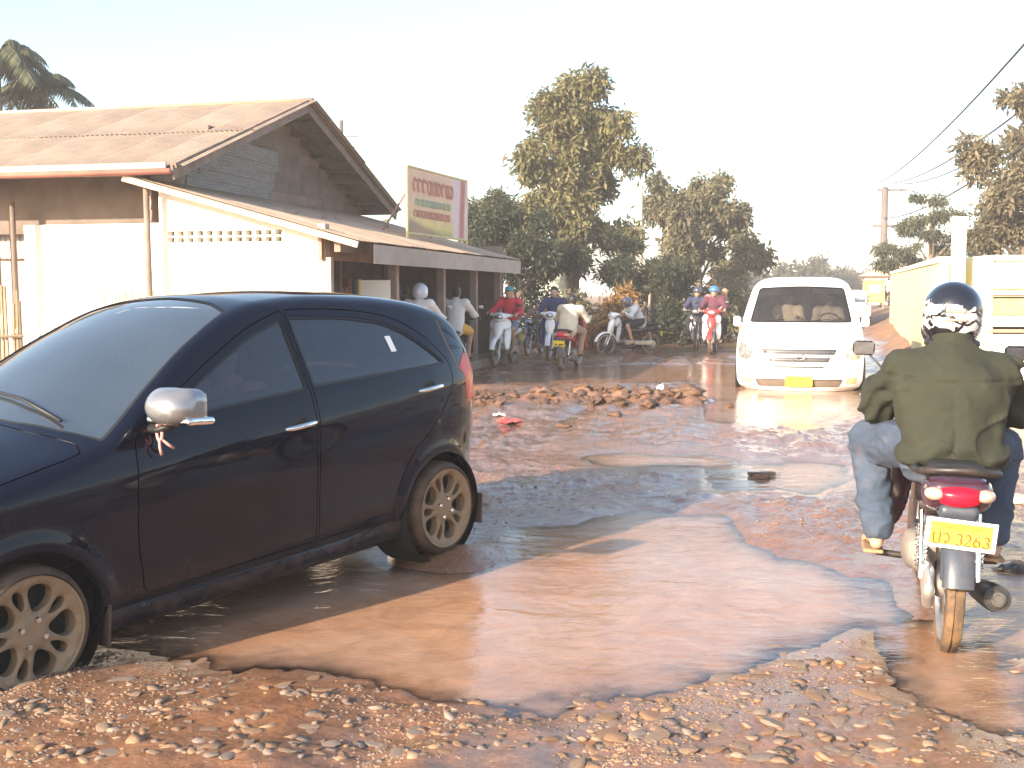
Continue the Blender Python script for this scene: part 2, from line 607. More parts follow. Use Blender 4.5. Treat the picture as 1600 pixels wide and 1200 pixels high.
def height(x, y):
    x = np.asarray(x, float); y = np.asarray(y, float)
    t = x * RL.x + y * RL.y                                   # across the road
    u = x * RE.x + y * RE.y
    d = puddle_dist(x, y)
    out = sstep(0.0, 1.5, d)
    far = sstep(30, 70, np.hypot(x, y))
    near = 1 - sstep(9, 16, y)
    d = d - .16
    h = -0.095 * sstep(0.25, -0.8, d) + out * (0.016 + 0.030 * fbm(x * .55, y * .55, seed=3, octaves=3) + .012 * fbm(x * 1.7, y * 1.7, seed=33, octaves=2))
    h += 0.019 * sstep(-.45, .45, d)
    # churned surface: lumps, tread-pressed ruts that follow the traffic
    lump = fbm(x * 5.0, y * 5.0, seed=9, octaves=4)
    fine = np.abs(fbm(x * 14, y * 14, seed=21, octaves=3))
    on = (.22 + .78 * sstep(-.1, 0.8, d)) * (1 - far) * (.42 + .58 * sstep(4.6, 6.5, y))
    h += on * (0.013 * lump + 0.012 * (fine - .35) + .007 * fbm(x * 17, y * 17, seed=55, octaves=2)) + .006 * on
    wob = t + 0.16 * np.sin(u * .5) + .07 * fbm(u * .5, t * .2, seed=4, octaves=2)
    for c, w, a in ((-1.25, .13, .035), (.25, .13, .03), (-.55, .10, .022), (.85, .10, .02), (-2.9, .14, .03), (-4.2, .13, .03), (-3.5, .09, .02)):
        g = np.exp(-((wob - c) / w) ** 2)
        sh = np.exp(-((np.abs(wob - c) - 2.0 * w) / (w * .8)) ** 2)
        m = sstep(.1, .5, d) * (1 - far) * (0.35 + .65 * sstep(-.3, .4, vnoise(u * .25 + c * 3, wob * .3, seed=31)))
        h += m * (-a * g + .55 * a * sh + .006 * g * np.sin(u * 55))
    h += .085 * np.exp(-((x + .30) ** 2 + (y - 6.42) ** 2) / .16) * sstep(.3, -.1, d + .1 * lump)   # mud squeezed up round the car's rear wheel
    # ridge of scraped-up clods in the middle of the road
    P = np.stack([x.ravel(), y.ravel()], 1)
    rd = np.full(len(P), 1e9)
    m = (np.abs(P[:, 0]) < 7) & (P[:, 1] > 8) & (P[:, 1] < 24)
    if m.any():
        q = np.full(m.sum(), 1e9)
        for a, b in zip(RIDGE[:-1], RIDGE[1:]):
            a2, b2 = np.array(a.xy), np.array(b.xy); ab = b2 - a2
            tt = np.clip(((P[m] - a2) @ ab) / (ab @ ab), 0, 1)
            q = np.minimum(q, np.linalg.norm(P[m] - a2 - tt[:, None] * ab, axis=1))
        rd[m] = q
    rd = rd.reshape(x.shape)
    rg = np.exp(-(rd / .62) ** 2)
    h += rg * (.075 + .10 * fbm(x * 2.1, y * 2.1, seed=41, octaves=4) + .035 * fbm(x * 8, y * 8, seed=43, octaves=3))
    # banks: right-hand verge under the wall, left-hand verge before the shop and the trees
    h += .75 * sstep(1.1, 2.6, t + .25 * fbm(u * .2, t * .1, seed=8)) * sstep(16, 30, y)
    h += .22 * sstep(-7.6, -9.0, t + .4 * fbm(u * .3, t * .2, seed=12)) * sstep(12, 20, y)
    h += .35 * sstep(60, 160, y) + .00 * far
    h += .06 * (1 - out) * 0
    return h

def mud_material():
    m = bpy.data.materials.new('red_mud'); m.use_nodes = True
    nt = m.node_tree; b = nt.nodes['Principled BSDF']
    tc = nd(nt, 'ShaderNodeTexCoord').outputs['Object']
    big = noise_tex(nt, 0.55, 5, 0.6, tc)
    med = noise_tex(nt, 3.5, 6, 0.62, tc)
    fin = noise_tex(nt, 38, 6, 0.7, tc)
    c1 = ramp(nt, big, [(0.36, (0.315, 0.155, 0.078)), (0.52, (0.285, 0.165, 0.108)), (0.68, (0.235, 0.162, 0.128))])
    c2 = ramp(nt, med, [(0.3, (0.72, 0.68, 0.64)), (0.7, (1.22, 1.2, 1.15))])
    c = mixc(nt, 1.0, c1, c2, 'MULTIPLY')
    c3 = ramp(nt, fin, [(0.34, (0.62, 0.6, 0.58)), (0.52, (1.0, 1.0, 1.0)), (0.72, (1.5, 1.45, 1.35))])
    c = mixc(nt, 0.75, c, c3, 'MULTIPLY')
    vo = nd(nt, 'ShaderNodeTexVoronoi'); vo.inputs['Scale'].default_value = 26
    nt.links.new(tc, vo.inputs['Vector'])
    peb = ramp(nt, vo.outputs['Distance'], [(0.10, (1, 1, 1)), (0.22, (0, 0, 0))])
    pm = mth(nt, 'MULTIPLY', peb, ramp(nt, noise_tex(nt, 1.7, 3, .5, tc), [(0.48, (0, 0, 0)), (0.62, (.8, .8, .8))]))
    c = mixc(nt, pm, c, (0.44, 0.33, 0.25))
    # wet where the ground lies low
    sx = nd(nt, 'ShaderNodeSeparateXYZ'); nt.links.new(tc, sx.inputs[0])
    hz = nd(nt, 'ShaderNodeMapRange'); nt.links.new(sx.outputs[2], hz.inputs[0])
    hz.inputs[1].default_value = 0.01; hz.inputs[2].default_value = 0.22; hz.inputs[3].default_value = 0.85; hz.inputs[4].default_value = 0.0
    wn_ = ramp(nt, noise_tex(nt, 1.1, 5, .6, tc), [(0.35, (0, 0, 0)), (0.65, (.62, .62, .62))])
    wet = mth(nt, 'ADD', hz.outputs[0], mth(nt, 'MULTIPLY', wn_, hz.outputs[0]), True)
    c = mixc(nt, mth(nt, 'MULTIPLY', wet, .52), c, mixc(nt, 1.0, c, (0.55, 0.48, 0.45), 'MULTIPLY'))
    nt.links.new(c, b.inputs['Base Color'])
    rr = nd(nt, 'ShaderNodeMapRange'); nt.links.new(wet, rr.inputs[0])
    rr.inputs[3].default_value = 0.85; rr.inputs[4].default_value = 0.07
    nt.links.new(mth(nt, 'ADD', rr.outputs[0], mth(nt, 'MULTIPLY', fin, .12)), b.inputs['Roughness'])
    bn = nd(nt, 'ShaderNodeBump'); bn.inputs['Distance'].default_value = 0.02
    nt.links.new(mth(nt, 'SUBTRACT', .75, mth(nt, 'MULTIPLY', wet, .5)), bn.inputs['Strength'])
    hsum = mth(nt, 'ADD', mth(nt, 'MULTIPLY', fin, .6), mth(nt, 'ADD', mth(nt, 'MULTIPLY', noise_tex(nt, 12, 6, .65, tc), 1.0), mth(nt, 'MULTIPLY', peb, .25)))
    nt.links.new(hsum, bn.inputs['Height']); nt.links.new(bn.outputs[0], b.inputs['Normal'])
    return m
def water_material():
    """silty water: the deeper, the less of the bed shows; mirror by Fresnel; wind and wheel ripples"""
    m = bpy.data.materials.new('muddy_water'); m.use_nodes = True
    nt = m.node_tree; nt.nodes.clear()
    out = nd(nt, 'ShaderNodeOutputMaterial')
    tc = nd(nt, 'ShaderNodeTexCoord').outputs['Object']
    at_ = nd(nt, 'ShaderNodeAttribute'); at_.attribute_name = 'depth'
    c = ramp(nt, noise_tex(nt, .9, 6, .65, tc, .9), [(0.3, (0.37, 0.185, 0.095)), (0.5, (0.41, 0.235, 0.145)), (0.7, (0.40, 0.265, 0.195))])
    c = mixc(nt, .6, c, ramp(nt, noise_tex(nt, 5, 6, .7, tc, 1.2), [(.3, (.62, .60, .58)), (.7, (1.25, 1.22, 1.2))]), 'MULTIPLY')
    mp = nd(nt, 'ShaderNodeMapping'); mp.inputs['Scale'].default_value = (1.0, 1.7, 1); nt.links.new(tc, mp.inputs[0])
    bn = nd(nt, 'ShaderNodeBump'); bn.inputs['Strength'].default_value = 0.5; bn.inputs['Distance'].default_value = 0.012
    patch = ramp(nt, noise_tex(nt, .8, 3, .5, tc), [(.35, (.15,) * 3), (.65, (1,) * 3)])
    hs = mth(nt, 'ADD', noise_tex(nt, 5.5, 3, .5, mp.outputs[0], .6), mth(nt, 'MULTIPLY', mth(nt, 'MULTIPLY', noise_tex(nt, 26, 4, .6, mp.outputs[0], .4), .4), patch))
    nt.links.new(hs, bn.inputs['Height'])
    df = nd(nt, 'ShaderNodeBsdfDiffuse'); nt.links.new(c, df.inputs[0])
    tr = nd(nt, 'ShaderNodeBsdfTransparent'); tr.inputs[0].default_value = (.97, .95, .93, 1)
    gl = nd(nt, 'ShaderNodeBsdfGlossy'); gl.inputs['Roughness'].default_value = .06; nt.links.new(bn.outputs[0], gl.inputs['Normal'])
    fr = nd(nt, 'ShaderNodeFresnel'); fr.inputs[0].default_value = 1.45; nt.links.new(bn.outputs[0], fr.inputs['Normal'])
    k = mth(nt, 'SUBTRACT', 1.0, mth(nt, 'EXPONENT', mth(nt, 'MULTIPLY', at_.outputs['Fac'], -48.0)))
    m1 = nd(nt, 'ShaderNodeMixShader'); nt.links.new(k, m1.inputs[0]); nt.links.new(tr.outputs[0], m1.inputs[1]); nt.links.new(df.outputs[0], m1.inputs[2])
    m2 = nd(nt, 'ShaderNodeMixShader'); nt.links.new(fr.outputs[0], m2.inputs[0]); nt.links.new(m1.outputs[0], m2.inputs[1]); nt.links.new(gl.outputs[0], m2.inputs[2])
    nt.links.new(m2.outputs[0], out.inputs[0])
    return m
MUD = mud_material()
WATER = water_material()

def lines(*segs):
    out = []
    for a, b, n, p in segs:
        t = np.linspace(0, 1, n, endpoint=False)
        out.append(a + (b - a) * t ** p if p > 0 else b + (a - b) * (1 - t) ** (-p))
    return np.concatenate(out)
gx = np.concatenate([-np.geomspace(900, 9, 30)[:-1], np.linspace(-9, -3.2, 70, endpoint=False), np.linspace(-3.2, 4.2, 300, endpoint=False),
                     np.linspace(4.2, 14, 110, endpoint=False), np.geomspace(14, 900, 30)])
gy = np.concatenate([-np.geomspace(300, 4, 12)[:-1], np.linspace(-4, 3.2, 26, endpoint=False), np.linspace(3.2, 8.5, 230, endpoint=False),
                     np.geomspace(8.5, 34, 250, endpoint=False), np.geomspace(34, 1300, 50)])
GX, GY = np.meshgrid(gx, gy)
GH = height(GX, GY)
nxg, nyg = len(gx), len(gy)
GV = np.stack([GX.ravel(), GY.ravel(), GH.ravel()], 1)
_i = (np.arange(nyg - 1)[:, None] * nxg + np.arange(nxg - 1)[None]).ravel()
GF = np.stack([_i, _i + 1, _i + nxg + 1, _i + nxg], 1)
ground = mobj('ground', npmesh('ground', GV, GF), MUD)
tag(ground, 'churned red mud road with ruts and scattered stones', kind='structure')
# puddles: one level sheet where the mud lies below it
low = (GH < 0.012).ravel() & (GV[:, 1] > 3) & (GV[:, 1] < 34) & (np.abs(GV[:, 0]) < 13)
WF = GF[low[GF].any(1)]
_u, _inv = np.unique(WF, return_inverse=True)
WV = GV[_u].copy(); WV[:, 2] = 0.0
WV[:, 2] += .002 * fbm(WV[:, 0] * 3, WV[:, 1] * 5, seed=71, octaves=3)
water = mobj('puddle_water', npmesh('puddle_water', WV, _inv.reshape(WF.shape)), WATER)
_da = water.data.attributes.new('depth', 'FLOAT', 'POINT'); _da.data.foreach_set('value', np.clip(-GV[_u][:, 2], 0, 1).astype(np.float32))
tag(water, 'shallow orange brown muddy water lying in the potholes', kind='structure')

def gz(x, y):
    """height of what one stands on: the mud, or the water where it is flooded"""
    return float(height(np.array([[x]]), np.array([[y]]))[0, 0])

# ---- stones
STONE_MATS = [mat('stone_tan', (0.215, 0.155, 0.112), .75, var=.25, vscale=14, bump=.5, bscale=60, dirt=.55, dirt_scale=9),
              mat('stone_grey', (0.185, 0.155, 0.137), .7, var=.25, vscale=14, bump=.5, bscale=60, dirt=.55, dirt_scale=9),
              mat('stone_ochre', (0.22, 0.13, 0.075), .8, var=.25, vscale=14, bump=.5, bscale=60, dirt=.55, dirt_scale=9)]
def stone_mesh(name, seed, sub=2, flat=.5, rough=.28):
    rg = random.Random(seed)
    bm = bmesh.new()
    bmesh.ops.create_icosphere(bm, subdivisions=sub, radius=.5)
    ax = [Vector((rg.gauss(0, 1), rg.gauss(0, 1), rg.gauss(0, 1))).normalized() for _ in range(9)]
    cut = [rg.uniform(.26, .44) for _ in ax]
    for v in bm.verts:
        for a, c in zip(ax, cut):
            k = v.co.dot(a)
            if k > c:
                v.co -= a * (k - c)
        v.co.x *= 1.25; v.co.z *= flat
        v.co += Vector((rg.uniform(-1, 1), rg.uniform(-1, 1), rg.uniform(-1, 1))) * rough * .04
    return bm_mesh(bm, name, True, 35)
STONES = [stone_mesh('stone', s, 2, .34 + .05 * (s % 5)) for s in range(9)]
rs = random.Random(5)
placed = 0
while placed < 290:
    z = rs.random()
    if z < .55:
        px, py = rs.uniform(860, 1420), rs.uniform(1025, 1215)
        if py < 1075 and px < 1090: continue
        sz = rs.choice([.025, .03, .04, .05, .06, .08, .10])
    elif z < .92:
        px, py = rs.uniform(-20, 700), rs.uniform(1060, 1215)
        sz = rs.choice([.025, .03, .04, .05, .07])
    else:
        px, py = rs.uniform(1060, 1360), rs.uniform(1000, 1050)
        sz = rs.choice([.04, .05, .08])
    p = gnd(px, py)
    o = mobj('stone', STONES[rs.randrange(9)], rs.choice(STONE_MATS), ground)
    o.location = (p.x, p.y, gz(p.x, p.y) - sz * .02)
    o.rotation_euler = (rs.uniform(-.15, .15), rs.uniform(-.15, .15), rs.uniform(0, 6.28))
    o.scale = (sz * rs.uniform(.8, 1.6), sz * rs.uniform(.7, 1.2), sz * rs.uniform(.35, .75))
    placed += 1
# ---- loose gravel, too small to count
def scatter(name, pts, sizes, meshes, mat_, parent=None):
    V, F = [], []
    n = 0
    base = []
    for me in meshes:
        v = np.empty(len(me.vertices) * 3); me.vertices.foreach_get('co', v)
        base.append((v.reshape(-1, 3), np.array([tuple(p.vertices) for p in me.polygons])))
    for (x, y, z), s in zip(pts, sizes):
        bv, bf = base[RNG.integers(len(base))]
        e = np.array(Euler((RNG.uniform(-.5, .5), RNG.uniform(-.5, .5), RNG.uniform(0, 6.28))).to_matrix())
        V.append((bv * s) @ e.T + np.array((x, y, z))); F.append(bf + n); n += len(bv)
    return mobj(name, npmesh(name, np.concatenate(V), np.concatenate(F), False), mat_, parent)
PEB = [stone_mesh('pebble', 40 + s, 1, .55, .6) for s in range(5)]
def grav_pts(n, seed):
    r = np.random.default_rng(seed); out = []
    while len(out) < n:
        px = r.uniform(-60, 1700, 4000); py = 560 + 660 * r.random(4000) ** .45
        g = [gnd(a, b) for a, b in zip(px, py)]
        X = np.array([p.x for p in g]); Y = np.array([p.y for p in g])
        k = fbm(X * 1.1, Y * 1.1, seed=77, octaves=3)
        hh = height(X[None], Y[None])[0]
        ok = (r.random(4000) < sstep(-.5, .8, k + .55 * (Y < 5.0) - .1 * (Y > 9))) & (hh > .012)
        for a in np.nonzero(ok)[0]:
            out.append((X[a], Y[a], hh[a] - .003))
    return out[:n]
gp = grav_pts(12000, 3)
gs = RNG.uniform(.006, .022, len(gp)) * np.where(RNG.random(len(gp)) > .93, 1.6, 1)
third = len(gp) // 3
for k in range(3):
    g_ = scatter('gravel', gp[k * third:(k + 1) * third], gs[k * third:(k + 1) * third], PEB, STONE_MATS[k])
    tag(g_, ['fine tan gravel strewn over the mud', 'fine grey gravel strewn over the mud', 'fine ochre gravel strewn over the mud'][k], 'gravel', kind='stuff')
rb_ = np.random.default_rng(12)
bp_, bs_ = [], []
while len(bp_) < 1500:
    px, py = rb_.uniform(-40, 1640), 1000 + 215 * rb_.random() ** .8
    if py < 1080 - 60 * (px > 1080) + 20 * math.sin(px * .013): continue
    q = gnd(px, py)
    bp_.append((q.x, q.y)); bs_.append(rb_.choice([.016, .02, .026, .035, .05, .075]) * rb_.uniform(.8, 1.2))
_bz = height(np.array([[q[0] for q in bp_]]), np.array([[q[1] for q in bp_]]))[0]
bp_ = [(q[0], q[1], z - .008) for q, z in zip(bp_, _bz)]
for k in range(3):
    g_ = scatter('rubble', bp_[k * 500:(k + 1) * 500], bs_[k * 500:(k + 1) * 500], [stone_mesh('chip', 60 + s_ + k, 1, .38, .5) for s_ in range(4)], STONE_MATS[k])
    tag(g_, ['flat tan chips pressed into the mud in front', 'flat grey chips pressed into the mud in front', 'flat ochre chips pressed into the mud in front'][k], 'rubble', kind='stuff')
# ---- clods of the scraped-up ridge
CLOD = mat('mud_clod', (0.125, 0.068, 0.042), .6, var=.5, vscale=7, bump=1.0, bscale=26)
def clod_mesh(seed):
    bm = bmesh.new(); bmesh.ops.create_icosphere(bm, subdivisions=3, radius=.5)
    V = np.array([tuple(v.co) for v in bm.verts])
    d = 1 + .42 * fbm(V[:, 0] * 2.6 + seed * 9, V[:, 1] * 2.6, V[:, 2] * 2.6, octaves=4, seed=seed, gain=.62)
    for v, k in zip(bm.verts, d): v.co *= float(k)
    return bm_mesh(bm, 'mud_clod', True)
CLODM = [clod_mesh(80 + s) for s in range(6)]
rs = random.Random(8)
for k in range(240):
    f = rs.random() * (len(RIDGE) - 1); i = int(f)
    p = RIDGE[i].lerp(RIDGE[i + 1], f - i) + Vector((rs.gauss(0, .12), rs.gauss(0, .5), 0))
    o = mobj('mud_clod', CLODM[rs.randrange(6)], CLOD, ground)
    s = rs.choice([.05, .06, .07, .08, .1, .12, .15]) * rs.uniform(.8, 1.2)
    o.location = (p.x, p.y, gz(p.x, p.y) + s * .12)
    o.rotation_euler = (rs.uniform(-.6, .6), rs.uniform(-.6, .6), rs.uniform(0, 6.28))
    o.scale = (s * 1.3, s, s * rs.uniform(.4, .65))
for px, py, s in ((1075, 628, .28), (1098, 630, .12), (1140, 636, .10), (1015, 640, .2), (960, 655, .14), (880, 668, .12), (1190, 748, .1)):
    p = gnd(px, py)
    o = mobj('mud_clod', CLODM[rs.randrange(6)], CLOD, ground)
    o.location = (p.x, p.y, max(0, gz(p.x, p.y)) + s * .15); o.scale = (s * 1.4, s, s * .6); o.rotation_euler = (0, 0, rs.uniform(0, 6))
# ================================================================== house with its shop lean-to, left of the road
HO = Vector((-4.77, 16.5, 0)); HRZ = R(-13.8)
house = empty('house', HO, HRZ, 'old house with a rusty tin roof, boarded gable and a roadside shop lean-to', 'house')
# local frame: +x across the gable towards the road, +y away from the camera along the gable (depth), gable wall near x=-0.55
RIDGE_Z, EAVE_Z, HW = 4.88, 3.30, 4.53       # ridge at y = HW
TIN = mat('rusty_tin_roof', (.41, .305, .22), .62, .15, var=.30, vscale=1.1, bump=.25, bscale=16, rand=.03, dirt=.24, dirt_scale=2.2, dirt_col=(.33, .18, .105))
TIN_LIGHT = mat('faded_tin_roof', (.45, .345, .25), .6, .15, var=.28, vscale=1.2, bump=.25, bscale=16, rand=.04, dirt=.24, dirt_scale=2.4, dirt_col=(.34, .18, .10))
BOARD = mat('weathered_board', (.215, .158, .132), .85, var=.3, vscale=2.5, bump=.6, bscale=24, rand=.22)
BEAM = mat('old_timber', (.22, .165, .13), .85, var=.3, vscale=3, bump=.5, bscale=30)
WHITEW = mat('whitewashed_wall', (.80, .77, .70), .85, var=.07, vscale=1.5, bump=.3, bscale=18, dirt=.12, dirt_scale=2, dirt_col=(.55, .42, .30), dirt_h=(0, 1.6, .1))
PALE = mat('pale_sheet', (.74, .73, .70), .6, .05, var=.08, vscale=2, bump=.15, bscale=10, dirt=.10, dirt_col=(.5, .4, .3))
DARK_WALL = mat('shop_dark_wall', (.16, .125, .105), .9, var=.25, vscale=2)  # own dark brown of the inner walls and backings
def sheet_mesh(name, w, l, pitch=.09, amp=.012, n=6, thick=.0):
    """corrugated sheet: width along x, length along y, waves along x"""
    nx = int(w / pitch * n); xs = np.linspace(0, w, nx + 1)
    z = amp * np.sin(xs / pitch * 2 * PI)
    V = np.concatenate([np.stack([xs, np.full(nx + 1, y), z], 1) for y in (0, l)])
    F = np.stack([np.arange(nx), np.arange(nx) + 1, np.arange(nx) + nx + 2, np.arange(nx) + nx + 1], 1)
    return npmesh(name, V, F)
slope = math.atan2(RIDGE_Z - EAVE_Z, HW)
rafter = HW / math.cos(slope)
SH = sheet_mesh('roof_sheet', .80, rafter * .53)
roof = empty('roof', parent=house)
rr = random.Random(3)
for side in (0, 1):
    for i in range(17):
        for row in (0, 1):
            o = mobj('roof_sheet', SH, TIN if rr.random() < .62 else TIN_LIGHT, roof)
            y0 = -.12 + row * rafter * .49
            x = -13.0 + i * .775 + (.02 if row else 0)
            dz = .012 * row + .004 * (i % 2) + rr.uniform(-.004, .004)
            if side == 0:
                o.matrix_local = Matrix.Translation((x, math.cos(slope) * y0 - math.sin(slope) * dz, EAVE_Z + math.sin(slope) * y0 + dz + .03)) @ Matrix.Rotation(slope, 4, 'X') @ Matrix.Rotation(rr.uniform(-.004, .004), 4, 'Z')
            else:
                o.matrix_local = Matrix.Translation((x + .8, 2 * HW - math.cos(slope) * y0, EAVE_Z + math.sin(slope) * y0 + dz + .03)) @ Matrix.Rotation(PI, 4, 'Z') @ Matrix.Rotation(slope, 4, 'X')
MB().tube([(-13, HW, RIDGE_Z + .04), (-6, HW, RIDGE_Z + .055), (.15, HW, RIDGE_Z + .045)], .075, 8, True, .6).build('ridge_cap', TIN_LIGHT, roof, True)
# verge boards and purlins of the overhanging gable
for side in (0, 1):
    for k, (dz, dx, w, h, m) in enumerate(((-.06, .04, .035, .20, BOARD), (.035, .075, .05, .07, BEAM))):
        a = Vector((dx, -.14, EAVE_Z + dz - .05)); b = Vector((dx, HW, RIDGE_Z + dz))
        if side: a.y, b.y = 2 * HW - a.y, 2 * HW - b.y
        L = (b - a).length; mid = (a + b) / 2
        MB().box(mid, (w, L, h), (slope if not side else -slope, 0, 0)).build('verge_board', m, roof)
for y, z in ((.1, EAVE_Z - .06), (1.6, 3.78), (3.1, 4.30), (4.45, 4.76), (5.9, 4.32), (7.4, 3.80), (8.9, EAVE_Z - .05)):
    MB().box((-.75, y, z), (1.55, .07, .11)).build('purlin', BEAM, roof)
for i in range(9):                                    # rafters under the far slope, seen from below
    MB().box((-.45 - 0 * i, 4.9 + i * .5, RIDGE_Z - .13 - (.37 + i * .5) * math.tan(slope)), (.9, .05, .06), (-slope, 0, 0)).build('batten', BEAM, roof)
MB().box((-6.6, -.16, EAVE_Z - .02), (13.1, .03, .11)).build('gutter_board', mat('green_grey_gutter', (.30, .31, .25), .7, var=.2), roof)
MB().tube([(-13, -.22, EAVE_Z - .10), (.05, -.22, EAVE_Z - .10)], .045, 8).build('gutter_pipe', mat('faded_red_pipe', (.52, .21, .15), .6, var=.2), roof, True)
# gable boards
wall = empty('gable_wall', parent=house)
yy = [0.35]
zc = 2.55
k = 0
while zc < RIDGE_Z - .12:
    h = .155
    half = (RIDGE_Z - .08 - (zc + h)) / math.tan(slope)
    if half > .1:
        y0, y1 = max(.35, HW - half), min(2 * HW - .35, HW + half)
        cuts = [y0] + sorted(c for c in ((2.6, 5.6) if k % 2 else (3.7, 6.6)) if y0 + .3 < c < y1 - .3) + [y1]
        for a, b in zip(cuts[:-1], cuts[1:]):
            o = MB().box((-.62 + rr.uniform(-.006, .006), (a + b) / 2, zc + h / 2), (.03, b - a - .008, h + .012), (0, R(7), 0)).build('gable_board', BOARD, wall)
    zc += h; k += 1
pl = sheet_mesh('tin_patch', 1.0, 3.2, pitch=.10, amp=.012)
for (z, y0, L, m) in ((3.02, 1.35, 3.0, PALE), (3.36, 1.75, 2.7, PALE), (3.68, 2.5, 2.1, PALE)):
    o = mobj('tin_patch', pl, mat('grey_tin', (.33, .31, .30), .6, .2, var=.15), wall)
    o.matrix_local = Matrix.Translation((-.585, y0, z)) @ Matrix.Rotation(PI / 2, 4, 'Y') @ Matrix.Diagonal((-.36, L / 3.2, 1, 1))
MB().box((-.70, HW, 3.0), (.05, 2 * HW - .8, .9)).box((-.70, HW, 3.75), (.05, 4.6, .9)).build('gable_backing', DARK_WALL, wall)
# front: dark strip under the eave, long pale sheet wall, posts
front = empty('front_wall', parent=house)
MB().box((-6.6, 1.05, 2.90), (12.0, .06, .95)).build('eave_board', DARK_WALL, front)
for i in range(4):
    MB().box((-.97 - i * .64, .98, 1.28), (.632, .04, 2.56)).build('wall_panel', PALE, front, bevel=.004)
MB().box((-6.8, 1.3, 1.5), (8.2, .05, 3.0)).build('side_wall', mat('pinkish_plaster', (.44, .33, .30), .85, var=.2), front)
for i in range(7):
    o = mobj('tin_screen', sheet_mesh('tin_screen', .8, 1.0), mat('old_grey_tin', (.30, .28, .28), .6, .3, var=.3, rand=.2), front)
    o.matrix_local = Matrix.Translation((-3.24 - .76 * (i + 1), 1.18, 2.05 + .1 * (i % 2))) @ Matrix.Rotation(PI / 2 - .25, 4, 'X')
for (x, y, h, r) in ((-.47, .0, 3.05, .045), (-3.28, .4, 2.95, .045), (-3.14, .6, 2.9, .05), (-5.3, .3, 2.9, .045)):
    MB().tube([(x, y, 0), (x + .02, y, h * .5), (x, y, h)], [r * 1.1, r, r * .95], 8).build('post', BEAM, front, True)
# lean-to shop: near end wall, open roadside, tin roof with hanging valance
shop = empty('shop_lean_to', parent=house)
def lean_z(x):                                        # underside of the lean-to roof
    return 3.14 - (x + .75) * .275
X0, X1 = -.42, 2.05
wy = .25
slots = [(-.28 + i * .153, -.28 + i * .153 + .10) for i in range(12)]
zs0, zs1 = 2.28, 2.345
def wall_box(a, b, z0, z1a, z1b, name='end_wall'):
    return MB().add([(a, wy, z0), (b, wy, z0), (b, wy, z1b), (a, wy, z1a), (a, wy + .12, z0), (b, wy + .12, z0), (b, wy + .12, z1b), (a, wy + .12, z1a)],
                    [(0, 1, 2, 3), (5, 4, 7, 6), (4, 0, 3, 7), (1, 5, 6, 2), (3, 2, 6, 7), (4, 5, 1, 0)])
wall_box(X0, X1, 0, 2.23, 2.23).build('end_wall', WHITEW, shop)
wall_box(X0, X1, 2.395, lean_z(X0) - .03, lean_z(X1) - .03).build('end_wall', WHITEW, shop)
edges_ = [X0] + [v for s_ in slots for v in s_] + [X1]
for i in range(0, len(edges_), 2):
    a, b = edges_[i], edges_[i + 1]
    if b - a > .01:
        wall_box(a, b, 2.23, 2.395, 2.395).build('vent_block', WHITEW, shop)
for a, b in slots:
    wall_box(a, b, 2.303, 2.323, 2.323).build('vent_bar', WHITEW, shop)
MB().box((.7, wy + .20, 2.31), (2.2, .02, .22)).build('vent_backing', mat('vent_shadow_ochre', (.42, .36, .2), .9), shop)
MB().box((X1 + .06, wy + .06, 1.24), (.11, .15, 2.46)).build('corner_post', mat('pinkish_timber', (.42, .32, .27), .8, var=.2), shop)
MB().box((X1 + .15, wy + .02, 1.0), (.10, .10, 2.0)).build('door_jamb', mat('pinkish_timber', (.42, .32, .27)), shop)
LS = math.atan(.275)
LL = 3.55 / math.cos(LS)
LSH = sheet_mesh('lean_to_sheet', .80, LL, amp=.011)
for i in range(13):
    o = mobj('lean_to_sheet', LSH, TIN_LIGHT if rr.random() < .7 else TIN, shop)
    o.matrix_local = (Matrix.Translation((-.75, -.12 + i * .722, lean_z(-.75) + .05 + .006 * (i % 2))) @ Matrix.Rotation(LS, 4, 'Y') @ Matrix.Rotation(-PI / 2, 4, 'Z') @ Matrix.Diagonal((-1, 1, 1, 1)))
MB().box(((-.75 + 2.8) / 2, -.14, lean_z((-.75 + 2.8) / 2) - .01), (3.68, .035, .085), (0, LS, 0)).build('verge_trim', mat('pale_timber', (.46, .37, .26), .7, var=.25), shop)
ez = lean_z(2.8)
MB().box((2.42, 4.6, lean_z(2.42) - .12), (.09, 9.1, .16)).build('eave_beam', BEAM, shop)
MB().box((2.12, 4.6, 2.15), (.05, 8.9, .36)).build('shop_fascia', mat('brown_fascia', (.30, .20, .15), .8, var=.3), shop)
VAL = sheet_mesh('valance_sheet', .80, .27, pitch=.085, amp=.016)
for i in range(12):                                   # corrugated valance along the eave
    o = mobj('valance_sheet', VAL, mat('dusty_white_tin', (.42, .37, .33), .6, .1, var=.25, vscale=3, rand=.12, dirt=.4, dirt_scale=3), shop)
    o.matrix_local = Matrix.Translation((2.80 + .004 * (i % 2), .45 + i * .732, ez - .25)) @ Matrix.Rotation(PI / 2, 4, 'Z') @ Matrix.Rotation(PI / 2, 4, 'X')
for y in (2.35, 4.85, 7.0, 8.9):
    MB().box((2.42, y, 1.1), (.13, .13, 2.2)).build('shop_post', mat('shop_post_timber', (.27, .20, .16), .8, var=.25, rand=.15), shop)
MB().box((-.35, 4.85, 1.35), (.08, 8.7, 2.7)).build('back_wall', DARK_WALL, shop)
MB().box((1.0, 9.2, 1.25), (2.9, .08, 2.5)).build('far_wall', DARK_WALL, shop)
MB().box((1.0, 4.65, .10), (3.2, 9.3, .20)).build('shop_floor', mat('shop_floor_cement', (.26, .20, .17), .9, var=.2), shop)
for y in (2.0, 3.2, 3.8, 6.2):
    MB().box((.9, y, 1.5), (.08, .08, 2.6)).build('inner_post', mat('shop_post_timber', (.27, .20, .16)), shop)
